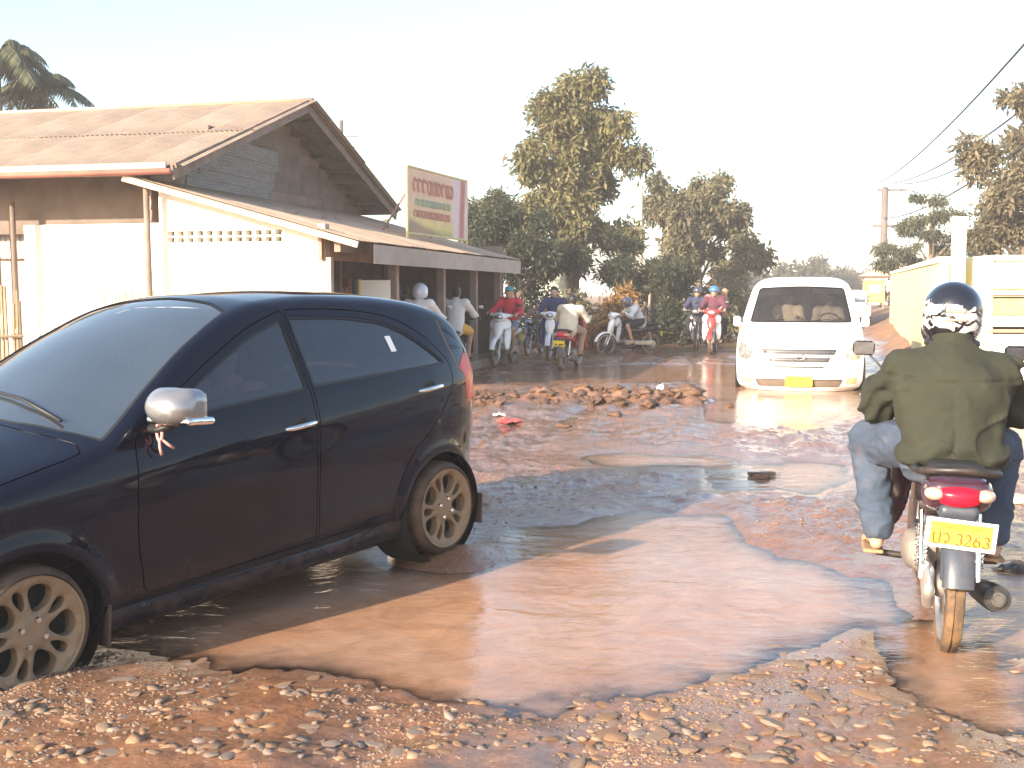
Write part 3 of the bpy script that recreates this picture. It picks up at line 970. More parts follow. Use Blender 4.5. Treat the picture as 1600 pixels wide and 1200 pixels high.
# things in the shop
def put(o, x, y, z, rz=0.0):
    """stand a top-level thing at a place given in the house frame"""
    m = house_m @ Matrix.Translation((x, y, z)) @ Matrix.Rotation(rz, 4, 'Z')
    o.location = m.translation; o.rotation_euler = m.to_euler()
    return o
house_m = Matrix.Translation(HO) @ Matrix.Rotation(HRZ, 4, 'Z')
def shelf(x, y, rz, label, cols):
    s = empty('market_shelf', label=label, cat='shelf', group='goods shelves in the shop')
    for zz in (.35, .8, 1.25):
        MB().box((0, 0, zz), (1.6, .42, .03)).build('shelf_board', BEAM, s)
    for sx in (-.78, .78):
        for sy in (-.18, .18):
            MB().box((sx, sy, .72), (.05, .05, 1.44)).build('leg', BEAM, s)
    rg = random.Random(int(x * 100 + y * 7))
    for zz in (.35, .8, 1.25):
        for i in range(7):
            w, h = rg.uniform(.12, .2), rg.uniform(.14, .32)
            MB().box((-.66 + i * .22, rg.uniform(-.06, .06), zz + .016 + h / 2), (w, .22, h)).build('packet', mat('packet_%d' % rg.randrange(6), [(.10, .16, .38), (.42, .12, .10), (.45, .38, .14), (.14, .26, .20), (.34, .30, .30), (.22, .11, .25)][rg.randrange(6)], .5), s, bevel=.01)
    put(s, x, y, .2, rz)
shelf(.2, 1.6, R(90), 'crowded goods shelf in the dark shop beside its end wall', 0)
shelf(.2, 5.6, R(90), 'crowded goods shelf in the dark shop behind the middle post', 0)
shelf(.3, 7.9, R(90), 'crowded goods shelf at the far end of the dark shop', 0)
board = empty('notice_board', label='blank white board with a yellow edge standing in the shop front', cat='board')
MB().box((0, 0, .95), (.46, .025, 1.10)).build('panel', mat('board_white', (.82, .80, .74), .6, var=.04), board, bevel=.004)
MB().box((-.245, -.002, .95), (.03, .035, 1.12)).build('yellow_edge', mat('board_yellow', (.80, .60, .10), .6), board)
for sx in (-.18, .18):
    MB().tube([(sx, .03, 1.3), (sx, .05, 0)], .02, 6).build('leg', BEAM, board)
tb = empty('shop_table', label='wooden shop table with a slanting plank leaning across it', cat='table')
MB().box((0, 0, .74), (.9, .6, .04)).build('table_top', BEAM, tb)
for sx in (-.4, .4):
    for sy in (-.25, .25):
        MB().box((sx, sy, .36), (.05, .05, .72)).build('leg', BEAM, tb)
MB().box((.2, -.28, .95), (1.0, .03, .07), (0, R(-52), 0)).build('plank', mat('raw_plank', (.50, .34, .22), .8, var=.2), tb)
put(board, 2.28, 1.9, .2, R(14)); put(tb, 1.35, 1.25, .2, R(14))
# sign over the shop eave
sg = empty('shop_sign', label='faded cream and red shop sign standing on the lean-to eave', cat='sign')
def sign_material():
    m = bpy.data.materials.new('printed_shop_sign'); m.use_nodes = True
    nt = m.node_tree; b = nt.nodes['Principled BSDF']
    tc = nd(nt, 'ShaderNodeTexCoord').outputs['Object']
    sx = nd(nt, 'ShaderNodeSeparateXYZ'); nt.links.new(tc, sx.inputs[0])
    X, Z = sx.outputs[0], sx.outputs[2]
    base = ramp(nt, mth(nt, 'MULTIPLY', Z, 1 / 1.12), [(0, (.30, .33, .10)), (.12, (.62, .50, .18)), (.35, (.66, .47, .30)), (1, (.66, .44, .32))])
    wobble = mth(nt, 'ADD', Z, mth(nt, 'MULTIPLY', X, .16))
    curve = ramp(nt, wobble, [(.20, (1, 1, 1)), (.30, (0, 0, 0))])
    base = mixc(nt, curve, base, (.30, .20, .13))
    pink = ramp(nt, mth(nt, 'MULTIPLY', X, 1 / 2.95), [(.70, (0, 0, 0)), (.76, (1, 1, 1))])
    base = mixc(nt, pink, base, (.66, .52, .54))
    redb = ramp(nt, mth(nt, 'ADD', mth(nt, 'MULTIPLY', X, 1 / 2.95), mth(nt, 'MULTIPLY', Z, -.03)), [(.83, (0, 0, 0)), (.86, (1, 1, 1)), (.92, (1, 1, 1)), (.95, (0, 0, 0))])
    base = mixc(nt, redb, base, (.42, .13, .12))
    base = mixc(nt, .5, base, ramp(nt, noise_tex(nt, 2.2, 6, .65, tc), [(.3, (.6, .6, .6)), (.7, (1.25, 1.2, 1.15))]), 'MULTIPLY')
    nt.links.new(base, b.inputs['Base Color']); b.inputs['Roughness'].default_value = .55
    return m
face = MB().add([(0, 0, 0), (2.95, 0, 0), (2.95, 0, 1.12), (0, 0, 1.12)], [(0, 1, 2, 3)]).add([(0, .03, 0), (2.95, .03, 0), (2.95, .03, 1.12), (0, .03, 1.12)], [(3, 2, 1, 0)]).build('sign_face', sign_material(), sg)
for a, b in (((-.02, .015, -.12), (-.02, .015, 1.15)), ((2.97, .015, -.12), (2.97, .015, 1.15)), ((-.02, .015, 1.15), (2.97, .015, 1.15)), ((-.02, .015, -.02), (2.97, .015, -.02))):
    MB().tube([a, b], .025, 6).build('sign_frame', mat('yellowed_frame', (.60, .48, .24), .6), sg)
for x in (.3, 2.6):
    MB().tube([(x, .04, .9), (x, .75, -.12)], .02, 6).build('sign_brace', BEAM, sg)
SIGNRED = mat('faded_sign_red', (.50, .25, .19), .6, var=.3, vscale=5); SIGNGREEN = mat('faded_sign_green', (.34, .40, .30), .6, var=.3, vscale=5)
rgl = random.Random(21)
def script_line(x0, x1, z, h, m, parent, lw):
    """one line of worn, unreadable rounded lettering"""
    x = x0
    while x < x1:
        w = h * rgl.uniform(.55, .8); t = rgl.randrange(4)
        mb = MB()
        ring = [(x + w * .5 + w * .42 * math.cos(a), -.006, z + h * .5 + h * .45 * math.sin(a)) for a in np.linspace(.6 if t else -.9, 5.6 if t < 3 else 4.4, 12)]
        mb.tube(ring, lw, 4)
        if t in (1, 2): mb.tube([(x + w * .92, -.006, z), (x + w * .92, -.006, z + h)], lw, 4)
        mb.build('letter', m, parent)
        x += w * 1.22
script_line(.22, 1.95, .72, .26, SIGNRED, face, .024)
script_line(.30, 1.95, .49, .12, SIGNGREEN, face, .016)
script_line(.24, 1.95, .28, .13, SIGNRED, face, .015)
sg.location = at(638, 362, 20.5); sg.rotation_euler.z = math.atan2(2.8, .93)
# gate and pale picket fence before the house, dark brushwood fence at the left edge
PICK = mat('gate_plank', (.56, .40, .27), .8, var=.25, vscale=4, rand=.2)
gate = empty('plank_gate', label='upright plank gate standing before the pale house wall', cat='gate')
for i in range(8):
    MB().box((i * .115 - .4, 0, .72), (.10, .025, 1.40 + .05 * math.sin(i * 2.1)), (0, 0, rr.uniform(-.03, .03))).build('plank', PICK, gate)
for z in (.3, 1.2):
    MB().box((0, .03, z), (.95, .03, .07)).build('rail', PICK, gate)
put(gate, -1.05, .35, .10)
fen = empty('white_picket_fence', label='white picket fence with pointed tops running past the house front', cat='fence')
WPK = mat('white_picket', (.76, .74, .68), .7, var=.08, rand=.08)
pk = MB().prism([(-.03, 0), (.03, 0), (.03, 1.02), (0, 1.10), (-.03, 1.02)], -.011, .011).mesh('picket')
for i in range(40):
    o = mobj('picket', pk, WPK, fen); o.location = (i * .135, 0, 0)
for z in (.25, .85):
    MB().box((2.63, .025, z), (5.4, .03, .06)).build('rail', WPK, fen)
put(fen, -5.2, -.9, .12)
bf = empty('brushwood_fence', label='dark brushwood fence at the left edge behind the hatchback', cat='fence')
BRUSH = mat('brushwood_stick', (.27, .20, .13), .9, var=.3, rand=.35)
for i in range(46):
    h = 1.52 + rr.uniform(-.18, .2)
    MB().tube([(i * .055, rr.uniform(-.03, .03), 0), (i * .055 + rr.uniform(-.03, .03), 0, h)], [.026, .018], 5).build('stick', BRUSH, bf)
for z in (.4, .95):
    MB().tube([(-.05, -.04, z), (2.5, -.04, z + .03)], .022, 6).build('rail', BRUSH, bf)
bf.location = (-8.4, 13.7, .0); bf.rotation_euler.z = R(6)

# ================================================================== right-hand boundary wall
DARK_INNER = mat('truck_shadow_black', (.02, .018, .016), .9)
YW = mat('cream_yellow_wall', (.74, .66, .36), .85, var=.10, vscale=1.2, bump=.25, bscale=20, dirt=.15, dirt_scale=2, dirt_col=(.52, .36, .2))
YWP = mat('pale_wall_cap', (.80, .77, .62), .8, var=.06)
def boundary(a, b, z0a, z0b, z1a, z1b, label, panels, ledges=(), cap=True):
    w = empty('boundary_wall', (a.x, a.y, 0), math.atan2((b - a).y, (b - a).x), label, 'wall')
    L = (b - a).length
    for i in range(panels):
        f0, f1 = i / panels, (i + 1) / panels
        x0, x1 = L * f0 + .004, L * f1 - .004
        za0, za1 = z0a + (z0b - z0a) * f0, z0a + (z0b - z0a) * f1
        zb0, zb1 = z1a + (z1b - z1a) * f0, z1a + (z1b - z1a) * f1
        MB().add([(x0, 0, za0), (x1, 0, za1), (x1, 0, zb1), (x0, 0, zb0), (x0, .14, za0), (x1, .14, za1), (x1, .14, zb1), (x0, .14, zb0)],
                 [(0, 1, 2, 3), (5, 4, 7, 6), (4, 0, 3, 7), (1, 5, 6, 2), (3, 2, 6, 7), (4, 5, 1, 0)]).build('wall_panel', YW, w)
        if cap:
            MB().add([(x0, -.03, zb0 + .003), (x1, -.03, zb1 + .003), (x1, -.03, zb1 + .09), (x0, -.03, zb0 + .09), (x0, .17, zb0 + .003), (x1, .17, zb1 + .003), (x1, .17, zb1 + .09), (x0, .17, zb0 + .09)],
                     [(0, 1, 2, 3), (5, 4, 7, 6), (4, 0, 3, 7), (1, 5, 6, 2), (3, 2, 6, 7), (4, 5, 1, 0)]).build('coping', YWP, w)
    for z, h, d in ledges:
        MB().box((L / 2, -d / 2, z), (L, d, h)).build('ledge', YWP, w)
    return w
WC = Vector((6.55, 17.0, 0))
boundary(WC + Vector((.1, 1.2, 0)), Vector((16.5, 18.0, 0)), -.1, -.1, 1.75, 1.75, 'cream yellow wall almost hidden behind the parked cream truck', 4)
truck = empty('cargo_truck', (6.78, 16.3, 0), R(-2), 'cream and white truck standing at the right edge behind the helmeted rider', 'truck')
TCR = mat('cream_truck_panel', (.74, .68, .42), .45, var=.07, vscale=2, dirt=.15, dirt_scale=3)
TWH = mat('white_truck_panel', (.78, .76, .68), .45, var=.05, vscale=2, dirt=.22, dirt_scale=3, dirt_h=(.2, .9, .15))
TRL = mat('truck_rail_brown', (.34, .26, .17), .6, var=.15)
for i_ in range(5):                                   # side built up of panels between rails
    x0 = .04 + i_ * 1.0
    MB().box((x0 + .5, .06, 1.76), (.985, .05, .40)).build('upper_panel', TCR, truck, bevel=.012)
    MB().box((x0 + .5, .06, 1.315), (.985, .05, .225)).build('window_panel', glass_mat('pale_truck_glass', (.8, .85, .75), .25, dust=.55, dust_col=(.62, .62, .42)), truck)
    MB().box((x0 + .5, .05, .56), (.985, .06, .72)).build('lower_panel', TWH, truck, bevel=.015)
for z_, h_, d_, m_ in ((1.545, .022, .10, TRL), (1.505, .06, .08, TWH), (1.455, .022, .10, TRL), (1.19, .022, .09, TRL), (1.10, .15, .07, TWH), (.965, .05, .03, TRL), (1.975, .05, .10, TWH)):
    MB().box((2.54, .05, z_), (5.1, d_, h_)).build('rail', m_, truck, bevel=.006)
MB().box((2.54, 1.0, 2.01), (5.1, 2.0, .05)).build('roof', TCR, truck, bevel=.02)
MB().box((.02, 1.0, 1.1), (.05, 1.9, 1.8)).build('end_panel', TCR, truck, bevel=.02)
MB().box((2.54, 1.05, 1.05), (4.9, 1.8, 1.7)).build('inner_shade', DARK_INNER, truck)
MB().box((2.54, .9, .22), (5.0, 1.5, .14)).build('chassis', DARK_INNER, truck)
cabt = empty('cab', (5.15, 0, 0), parent=truck)
MB().prism([(0, .3), (1.5, .3), (1.5, 1.0), (1.2, 1.75), (.9, 1.95), (0, 1.95)], .05, 1.95).build('cab_shell', TCR, cabt, bevel=.05)
MB().box((.55, .035, 1.45), (.75, .02, .5)).build('side_window', glass_mat('pale_truck_glass', (.8, .85, .75), .25), cabt)
boundary(WC + Vector((-.05, .2, 0)), Vector((13.4, 40.5, 0)), .2, .5, 1.95, 2.15, 'long cream yellow wall receding along the right side of the road', 9)
pil = empty('gate_pillar', WC, ROAD * -1, 'tall white pillar at the corner of the yellow wall', 'pillar')
MB().box((0, 0, 1.27), (.19, .19, 2.54)).build('shaft', mat('white_pillar', (.78, .74, .55), .8, var=.06), pil, bevel=.01)
MB().box((0, 0, 2.58), (.24, .24, .06)).build('capital', mat('white_pillar', (.82, .80, .72)), pil, bevel=.01)
# ================================================================== black hatchback
def softplus(x, w):
    return w * np.logaddexp(0, x / w)
XF, XR, WHEEL_R = 0.66, 3.045, 0.252
c_top = table([(0, .60), (.02, .68), (.08, .76), (.22, .845), (.5, .925), (.78, .985), (.9, 1.012), (1.0, 1.062), (1.3, 1.222), (1.6, 1.362), (1.85, 1.448), (2.02, 1.478), (2.3, 1.488),
               (2.7, 1.472), (3.0, 1.44), (3.2, 1.40), (3.33, 1.345), (3.40, 1.25), (3.48, 1.05), (3.53, .92), (3.56, .78)])
c_plan = table([(0, .50), (.06, .60), (.18, .69), (.38, .755), (.65, .785), (1.0, .797), (2.6, .797), (2.95, .79), (3.15, .772), (3.3, .742), (3.42, .69), (3.5, .62), (3.56, .50)])
c_bot = table([(0, .24), (.3, .20), (.9, .185), (2.6, .185), (3.1, .22), (3.4, .26), (3.56, .33)])
c_crown = table([(0, .05), (.5, .07), (.9, .075), (1.05, .10), (1.6, .08), (1.95, .055), (2.5, .045), (3.2, .05), (3.45, .07), (3.56, .06)])
c_rs = table([(0, .05), (.5, .055), (.9, .05), (1.05, .032), (1.75, .04), (2.0, .055), (3.2, .07), (3.4, .06), (3.56, .05)])
c_rt = table([(0, .06), (.5, .09), (.9, .07), (1.05, .032), (1.75, .045), (2.0, .075), (3.2, .09), (3.4, .07), (3.56, .06)])
def c_crease(x):
    return .775 + (x - .7) * .072
def c_hw(x, z):
    zc = c_crease(x); zb = zc + .135
    ins = .27 * softplus(z - zc, .007) + .21 * softplus(z - zb, .02)
    ins = ins + .045 * np.clip((zc - z) / .5, 0, 1.3) ** 2 - .012 * np.exp(-((z - .36) / .09) ** 2) + .05 * sstep(.30, .16, z)
    flare = 0
    for xc in (XF, XR):
        r = np.hypot(x - xc, z - .29)
        flare = flare + .016 * np.exp(-((r - .318) / .045) ** 2)
    return c_plan(x) - ins + flare
def c_zt(x, y):
    return c_top(x) - c_crown(x) * (np.abs(y) / .62) ** 2.2
_xs = np.linspace(0, 3.56, 600)
_lo, _hi = c_bot(_xs) + .05, c_top(_xs) + .01
for _k in range(40):
    _m = (_lo + _hi) / 2
    _g = c_zt(_xs, np.maximum(c_hw(_xs, _m), .02)) - _m
    _lo = np.where(_g > 0, _m, _lo); _hi = np.where(_g > 0, _hi, _m)
_zi = (_lo + _hi) / 2
c_zI = lambda x: np.interp(x, _xs, _zi)
VA, VB, VC = 1.15, 1.27, 1.87
def c_zA(x):
    return c_zI(x) - c_rs(x)
def c_V(x, z):
    """side-view point to the flattened skin"""
    x = np.asarray(x, float); z = np.asarray(z, float)
    return VA * (z - c_bot(x)) / (c_zA(x) - c_bot(x))
def c_pt(x, V):
    x = np.asarray(x, float); V = np.asarray(V, float)
    z0, zI = c_bot(x), c_zI(x)
    zA = c_zA(x)
    yI = c_hw(x, zI); yB = np.maximum(yI - c_rt(x), .05)
    zs = z0 + (zA - z0) * np.clip(V / VA, -.05, 1)
    ys = c_hw(x, zs)
    t = np.clip((V - VA) / (VB - VA), 0, 1)
    yA = c_hw(x, zA); zB = c_zt(x, yB)
    yf = (1 - t) ** 2 * yA + 2 * t * (1 - t) * yI + t * t * yB
    zf = (1 - t) ** 2 * zA + 2 * t * (1 - t) * zI + t * t * zB
    yt = yB * np.clip((VC - V) / (VC - VB), 0, 1)
    zt = c_zt(x, yt)
    y = np.where(V <= VA, ys, np.where(V < VB, yf, yt))
    z = np.where(V <= VA, zs, np.where(V < VB, zf, zt))
    return np.stack([x, y, z], -1)
def c_nrm(x, V):
    e = .004
    du = c_pt(np.clip(x + e, 0, 3.56), V) - c_pt(np.clip(x - e, 0, 3.56), V)
    dv = c_pt(x, np.clip(V + e, 0, VC)) - c_pt(x, np.clip(V - e, 0, VC))
    n = np.cross(dv, du)
    n /= np.maximum(np.linalg.norm(n, axis=1)[:, None], 1e-9)
    c = c_pt(x, V); s = np.sign(n[:, 1] * c[:, 1] + .3 * n[:, 2] * (c[:, 2] - .6)); s[s == 0] = 1
    top = V > (VC - .03)
    s = np.where(top, np.sign(n[:, 2]), s)
    n *= s[:, None]
    n[top & (V > VC - .004), 1] = 0
    return n

def side_poly(pts, step=.02):
    d = dense(pts, step)
    return np.stack([d[:, 0], c_V(d[:, 0], d[:, 1])], 1)
def arch(xc, r):
    pts = []
    for a in np.linspace(-.32, PI + .32, 60):
        x, z = xc + r * math.cos(a), .288 + r * math.sin(a)
        pts.append((x, max(float(c_V(x, z)), 0.0)))
    pts = [p for p in pts if p[1] > .004]
    return np.array([(pts[0][0], 0.0)] + pts + [(pts[-1][0], 0.0)])
door_f = side_poly(rounded([(1.15, .30), (1.12, .55), (1.13, .80), (1.15, .955), (1.36, 1.075), (1.64, 1.222), (1.88, 1.338), (2.115, 1.405), (2.12, 1.0), (2.11, .72), (2.115, .30)],
                           [.05, .1, .1, .06, .2, .2, .15, .03, .1, .1, .04]))
door_r = side_poly(rounded([(2.128, .30), (2.123, .72), (2.133, 1.0), (2.128, 1.408), (2.50, 1.392), (2.82, 1.335), (3.03, 1.215), (3.165, 1.055), (3.15, .94), (3.0, .76), (2.80, .62), (2.69, .46), (2.66, .30)],
                           [.04, .1, .1, .03, .2, .2, .15, .05, .05, .1, .1, .1, .04]))
win_f = side_poly(rounded([(1.31, .985), (1.46, 1.085), (1.68, 1.20), (1.90, 1.305), (2.100, 1.365), (2.106, 1.03), (1.9, 1.02)], [.03, .2, .2, .1, .02, .03, .1]))
win_r = side_poly(rounded([(2.143, 1.035), (2.14, 1.370), (2.48, 1.356), (2.78, 1.302), (2.97, 1.190), (3.115, 1.065), (3.04, 1.06), (2.6, 1.05)], [.03, .02, .2, .2, .2, .02, .05, .1]))
sail = side_poly([(1.21, .955), (1.30, .965), (1.305, 1.00), (1.29, 1.0)], .012)
flap = side_poly(rounded([(3.10, .70), (3.10, .83), (3.23, .835), (3.23, .705)], .05))
_ty = lambda x, z: (x, float(c_V(x, z)))
tail = np.array(dense([_ty(3.24, 1.03), _ty(3.285, .98), _ty(3.30, .86), _ty(3.34, .79), _ty(3.50, .79), _ty(3.52, .86), _ty(3.50, .95), _ty(3.42, 1.06)], .015))
def ty(x, V): return (x, V)
wind = dense([(.905, VC), (.915, 1.62), (.96, 1.42), (1.03, VB + .010), (1.40, VB + .008), (1.845, VB + .010), (1.90, 1.45), (1.935, VC)], .02)
rear_glass = dense([(3.395, VC), (3.392, 1.5), (3.38, VB + .06), (3.45, VB + .05), (3.50, VB + .06), (3.515, VC)], .012)
hood = dense([(.13, VC), (.14, 1.5), (.20, VB - .03), (.6, VB - .04), (.93, VB - .03), (.955, VB + .03), (.90, 1.5), (.875, VC)], .02)
headl = np.array(dense([_ty(.10, .66), _ty(.16, .56), _ty(.40, .66), _ty(.58, .78), _ty(.40, .79)], .02))
regions = [  # (part name, outer loop, gap, trim inset, trim name)
    ('door', door_f, .0055), ('door', door_r, .0055)]
_step = .026
xs_ = np.unique(np.concatenate([np.linspace(0, .2, 14), np.arange(.22, 3.3, _step), np.linspace(3.3, 3.56, 24)]))
vs_ = np.unique(np.concatenate([np.linspace(0, VA, 46), np.linspace(VA, VB, 7), np.linspace(VB, VC, 20)]))
pts2 = [(a, b) for a in xs_ for b in vs_]
loops = []
door_fi, door_ri = inset(door_f, .0055), inset(door_r, .0055)
win_fi, win_ri = inset(win_f, .012), inset(win_r, .012)
wind_i, rg_i = inset(wind, .014), inset(rear_glass, .010)
hood_i, flap_i, tail_i, head_i = inset(hood, .006), inset(flap, .004), inset(tail, .004), inset(headl, .004)
for a in (wind_i, rg_i, hood_i):
    a[:, 1] = np.where(a[:, 1] > VC - .03, VC, a[:, 1])
af, ar = arch(XF, .300), arch(XR, .300)
allp = [door_f, door_fi, door_r, door_ri, win_f, win_fi, win_r, win_ri, sail, flap, flap_i, tail, tail_i, wind, wind_i, rear_glass, rg_i, hood, hood_i, headl, head_i, af, ar]
edges = []
for L in allp:
    n0 = len(pts2)
    pts2 += [(float(np.clip(a, 0, 3.56)), float(np.clip(b, 0, VC))) for a, b in L]
    edges += [(n0 + i, n0 + (i + 1) % len(L)) for i in range(len(L))]
_r = delaunay_2d_cdt([Vector(p) for p in pts2], edges, [], 0, 1e-5)
CV = np.array([tuple(v) for v in _r[0]]); CT = np.array([f for f in _r[2] if len(f) == 3])
cen = CV[CT].mean(1)
I = lambda L: in_poly(cen, L)
cls = np.full(len(CT), 'body', dtype=object)
cls[I(hood)] = 'x'; cls[I(hood_i)] = 'hood'
cls[I(flap)] = 'x'; cls[I(flap_i)] = 'fuel_flap'
for nm, o, i, w, wi in (('front', door_f, door_fi, win_f, win_fi), ('rear', door_r, door_ri, win_r, win_ri)):
    cls[I(o)] = 'x'; cls[I(i)] = nm + '_door'
    cls[I(w)] = nm + '_trim'; cls[I(wi)] = nm + '_glass'
cls[I(sail)] = 'front_trim'
cls[I(wind)] = 'wind_trim'; cls[I(wind_i)] = 'wind_glass'
cls[I(rear_glass)] = 'rearg_trim'; cls[I(rg_i)] = 'rearg_glass'
cls[I(tail)] = 'x'; cls[I(tail_i)] = 'tail'
cls[I(headl)] = 'x'; cls[I(head_i)] = 'head'
cls[I(af) | I(ar)] = 'x'
def car_piece(names, sides=(1, -1), depth=0.0):
    sel = np.isin(cls, names)
    T = CT[sel]
    u, inv = np.unique(T, return_inverse=True)
    P2 = CV[u]; P = c_pt(P2[:, 0], P2[:, 1]); N = c_nrm(P2[:, 0], P2[:, 1])
    P = P - N * depth
    T = inv.reshape(T.shape)
    a, b, c = P[T[:, 0]], P[T[:, 1]], P[T[:, 2]]
    fl = (np.cross(b - a, c - a) * N[T].mean(1)).sum(1) < 0
    T = T.copy(); T[fl] = T[fl][:, ::-1]
    Vs, Ns, Fs, n = [], [], [], 0
    for s in sides:
        k = np.array([1, s, 1])
        Vs.append(P * k); Ns.append(N * k); Fs.append((T if s > 0 else T[:, ::-1]) + n); n += len(P)
    Vs, Ns, Fs = np.concatenate(Vs), np.concatenate(Ns), np.concatenate(Fs)
    me = npmesh(names[0], Vs, Fs)
    me.normals_split_custom_set_from_vertices([tuple(v) for v in Ns])
    return me

PAINT = mat('black_car_paint', (0.0035, 0.0058, 0.0145), .05, var=.1, coat=0.0, dirt=.42, dirt_scale=7, dirt_col=(.17, .095, .06), dirt_h=(.10, .42, .0), spec=.30)  # slight navy in the black base imitates blue sky reflection
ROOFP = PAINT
TRIM = mat('black_rubber_trim', (0.012, 0.012, 0.013), .55, var=.2, dirt=.12, dirt_scale=10)
DARK = mat('car_inner_black', (0.008, 0.008, 0.008), .9, var=.1)
TINT = glass_mat('tinted_side_glass', (.70, .75, .82), .72, dust=.04, dust_col=(.30, .31, .34), ior=1.75)
WSG = glass_mat('windscreen_glass', (.70, .82, .84), .62, dust=.08, dust_col=(.36, .46, .54), ior=2.9, dscale=1.2)  # light dust; its bluish colour also paints in the mirrored sky
CHROME = mat('chrome', (.78, .77, .75), .12, 1.0, var=.06, dirt=.12, dirt_scale=14)
MIRROR_GREY = mat('mirror_cap_grey', (.28, .28, .29), .25, .6, var=.08, coat=.6, dirt=.12)
MUDDY_RIM = mat('dusty_alloy', (.27, .20, .13), .55, .25, var=.22, vscale=9, dirt=.75, dirt_scale=11, dirt_col=(.26, .16, .085))
MUDDY_TYRE = mat('muddy_tyre', (.030, .025, .022), .85, var=.3, vscale=8, dirt=.62, dirt_scale=9, dirt_col=(.15, .085, .048), bump=.5, bscale=30)
RED_LAMP = mat('red_lamp', (.60, .010, .03), .25, var=.1, spec=.25)
CLEAR_LAMP = mat('clear_lamp', (.36, .36, .37), .12, .5, var=.6, vscale=14, coat=1.0)
SEATC = mat('car_seat_cloth', (.03, .03, .034), .9, var=.2, bump=.3)

def make_wheel(parent, loc, out, rad=WHEEL_R, rimr=.207, wid=.17, rmat=None, tmat=None, spokes=5, wname='wheel'):
    """tyre, alloy rim with large and small openings, nuts; axis along Y, outer face towards out (+1/-1)"""
    w = empty(wname, loc, parent=parent)
    key = (rad, rimr, wid, spokes)
    if key not in WCACHE:
        P = [(0, 0)]
        loops = []
        for k in range(spokes):
            a = 2 * PI * k / spokes
            for (c, rl, to, ti, aa) in ((.640 * rimr, .265 * rimr, .285 * rimr, .13 * rimr, a), (.66 * rimr, .20 * rimr, .115 * rimr, .055 * rimr, a + PI / spokes)):
                L = []
                for q in range(20):
                    th = 2 * PI * q / 20
                    rr = c + rl * math.cos(th); tw = (ti + (to - ti) * (.5 + .5 * math.cos(th))) * math.sin(th) * 1.15
                    L.append((rr * math.cos(aa) - tw * math.sin(aa), rr * math.sin(aa) + tw * math.cos(aa)))
                loops.append(np.array(L))
        circ = np.array([(rimr * math.cos(t), rimr * math.sin(t)) for t in np.linspace(0, 2 * PI, 64, endpoint=False)])
        pts = [(r * math.cos(t), r * math.sin(t)) for r in np.linspace(.1, .97, 12) * rimr for t in np.linspace(0, 2 * PI, 48, endpoint=False)] + [(0, 0)]
        ed = []
        for L in loops + [circ]:
            n0 = len(pts); pts += [tuple(p) for p in L]; ed += [(n0 + i, n0 + (i + 1) % len(L)) for i in range(len(L))]
        rr_ = delaunay_2d_cdt([Vector(p) for p in pts], ed, [], 0, 1e-6)
        V2 = np.array([tuple(v) for v in rr_[0]]); T = np.array([f for f in rr_[2] if len(f) == 3])
        ce = V2[T].mean(1)
        keep = np.hypot(ce[:, 0], ce[:, 1]) < rimr
        for L in loops: keep &= ~in_poly(ce, L)
        T = T[keep]
        dish = table([(0, .012), (.25, .012), (.36, .004), (.55, .016), (.85, .012), (.94, .022), (1.0, .018)])
        hold = np.full(len(V2), 1e9)
        for L in loops: hold = np.minimum(hold, np.abs(poly_dist(V2, L)))
        depth = dish(np.hypot(V2[:, 0], V2[:, 1]) / rimr) - .012 * np.exp(-(hold / .009) ** 2) * (np.hypot(V2[:, 0], V2[:, 1]) < rimr * .93)
        mb = MB()
        mb.add([(a, -(wid * .36 + d), b) for (a, b), d in zip(V2, depth)], [tuple(t) for t in T])
        for L in loops:
            m = len(L); dd = dish(np.hypot(L[:, 0], L[:, 1]) / rimr) - .012
            mb.add([(a, -(wid * .36 + d), b) for (a, b), d in zip(L, dd)] + [(a, -(wid * .36 + d) + .045, b) for (a, b), d in zip(L, dd)],
                   [(i, (i + 1) % m, m + (i + 1) % m, m + i) for i in range(m)])
        face = mb.mesh('rim', True, 50)
        bar = MB().lathe([(rimr, -wid * .36 - .018), (rimr + .012, -wid * .40 - .016), (rimr + .014, -wid * .36), (rimr - .012, -wid * .2), (rimr - .02, wid * .3), (rimr + .012, wid * .4)], 48, 'Y').mesh('rim_barrel', True, 50)
        back = MB().lathe([(0.0005, wid * .02), (rimr - .03, wid * .02), (rimr - .03, -.01), (.0005, -.01)], 28, 'Y').mesh('brake_drum', True, 40)
        hw, s = wid / 2, rad
        prof = [(rimr + .004, -hw * .80), (rimr + .016, -hw * .90), (rimr + .4 * (s - rimr), -hw * 1.04), (s - .028, -hw * 1.0), (s - .010, -hw * .88), (s, -hw * .62), (s + .002, -hw * .2),
                (s - .006, -hw * .17), (s - .006, -hw * .12), (s + .002, -hw * .09), (s + .002, hw * .09), (s - .006, hw * .12), (s - .006, hw * .17), (s + .002, hw * .2), (s, hw * .62), (s - .010, hw * .88), (s - .028, hw), (rimr + .4 * (s - rimr), hw * 1.04), (rimr + .016, hw * .9), (rimr + .004, hw * .8)]
        tyre = MB().lathe(prof, 64, 'Y').mesh('tyre', True, 45)
        nut = MB().lathe([(.0005, -.012), (.010, -.012), (.0125, -.006), (.0125, .012)], 10, 'Y').mesh('wheel_nut', True, 40)
        WCACHE[key] = (face, bar, back, tyre, nut)
    face, bar, back, tyre, nut = WCACHE[key]
    rmat = rmat or MUDDY_RIM; tmat = tmat or MUDDY_TYRE
    rot = 0 if out < 0 else PI
    t = mobj('tyre', tyre, tmat, w)
    r = mobj('rim', face, rmat, w); r.rotation_euler.z = rot
    q = mobj('rim_barrel', bar, rmat, w); q.rotation_euler.z = rot
    mobj('brake_drum', back, DARK, w)
    nd_ = wid * .36 + .012
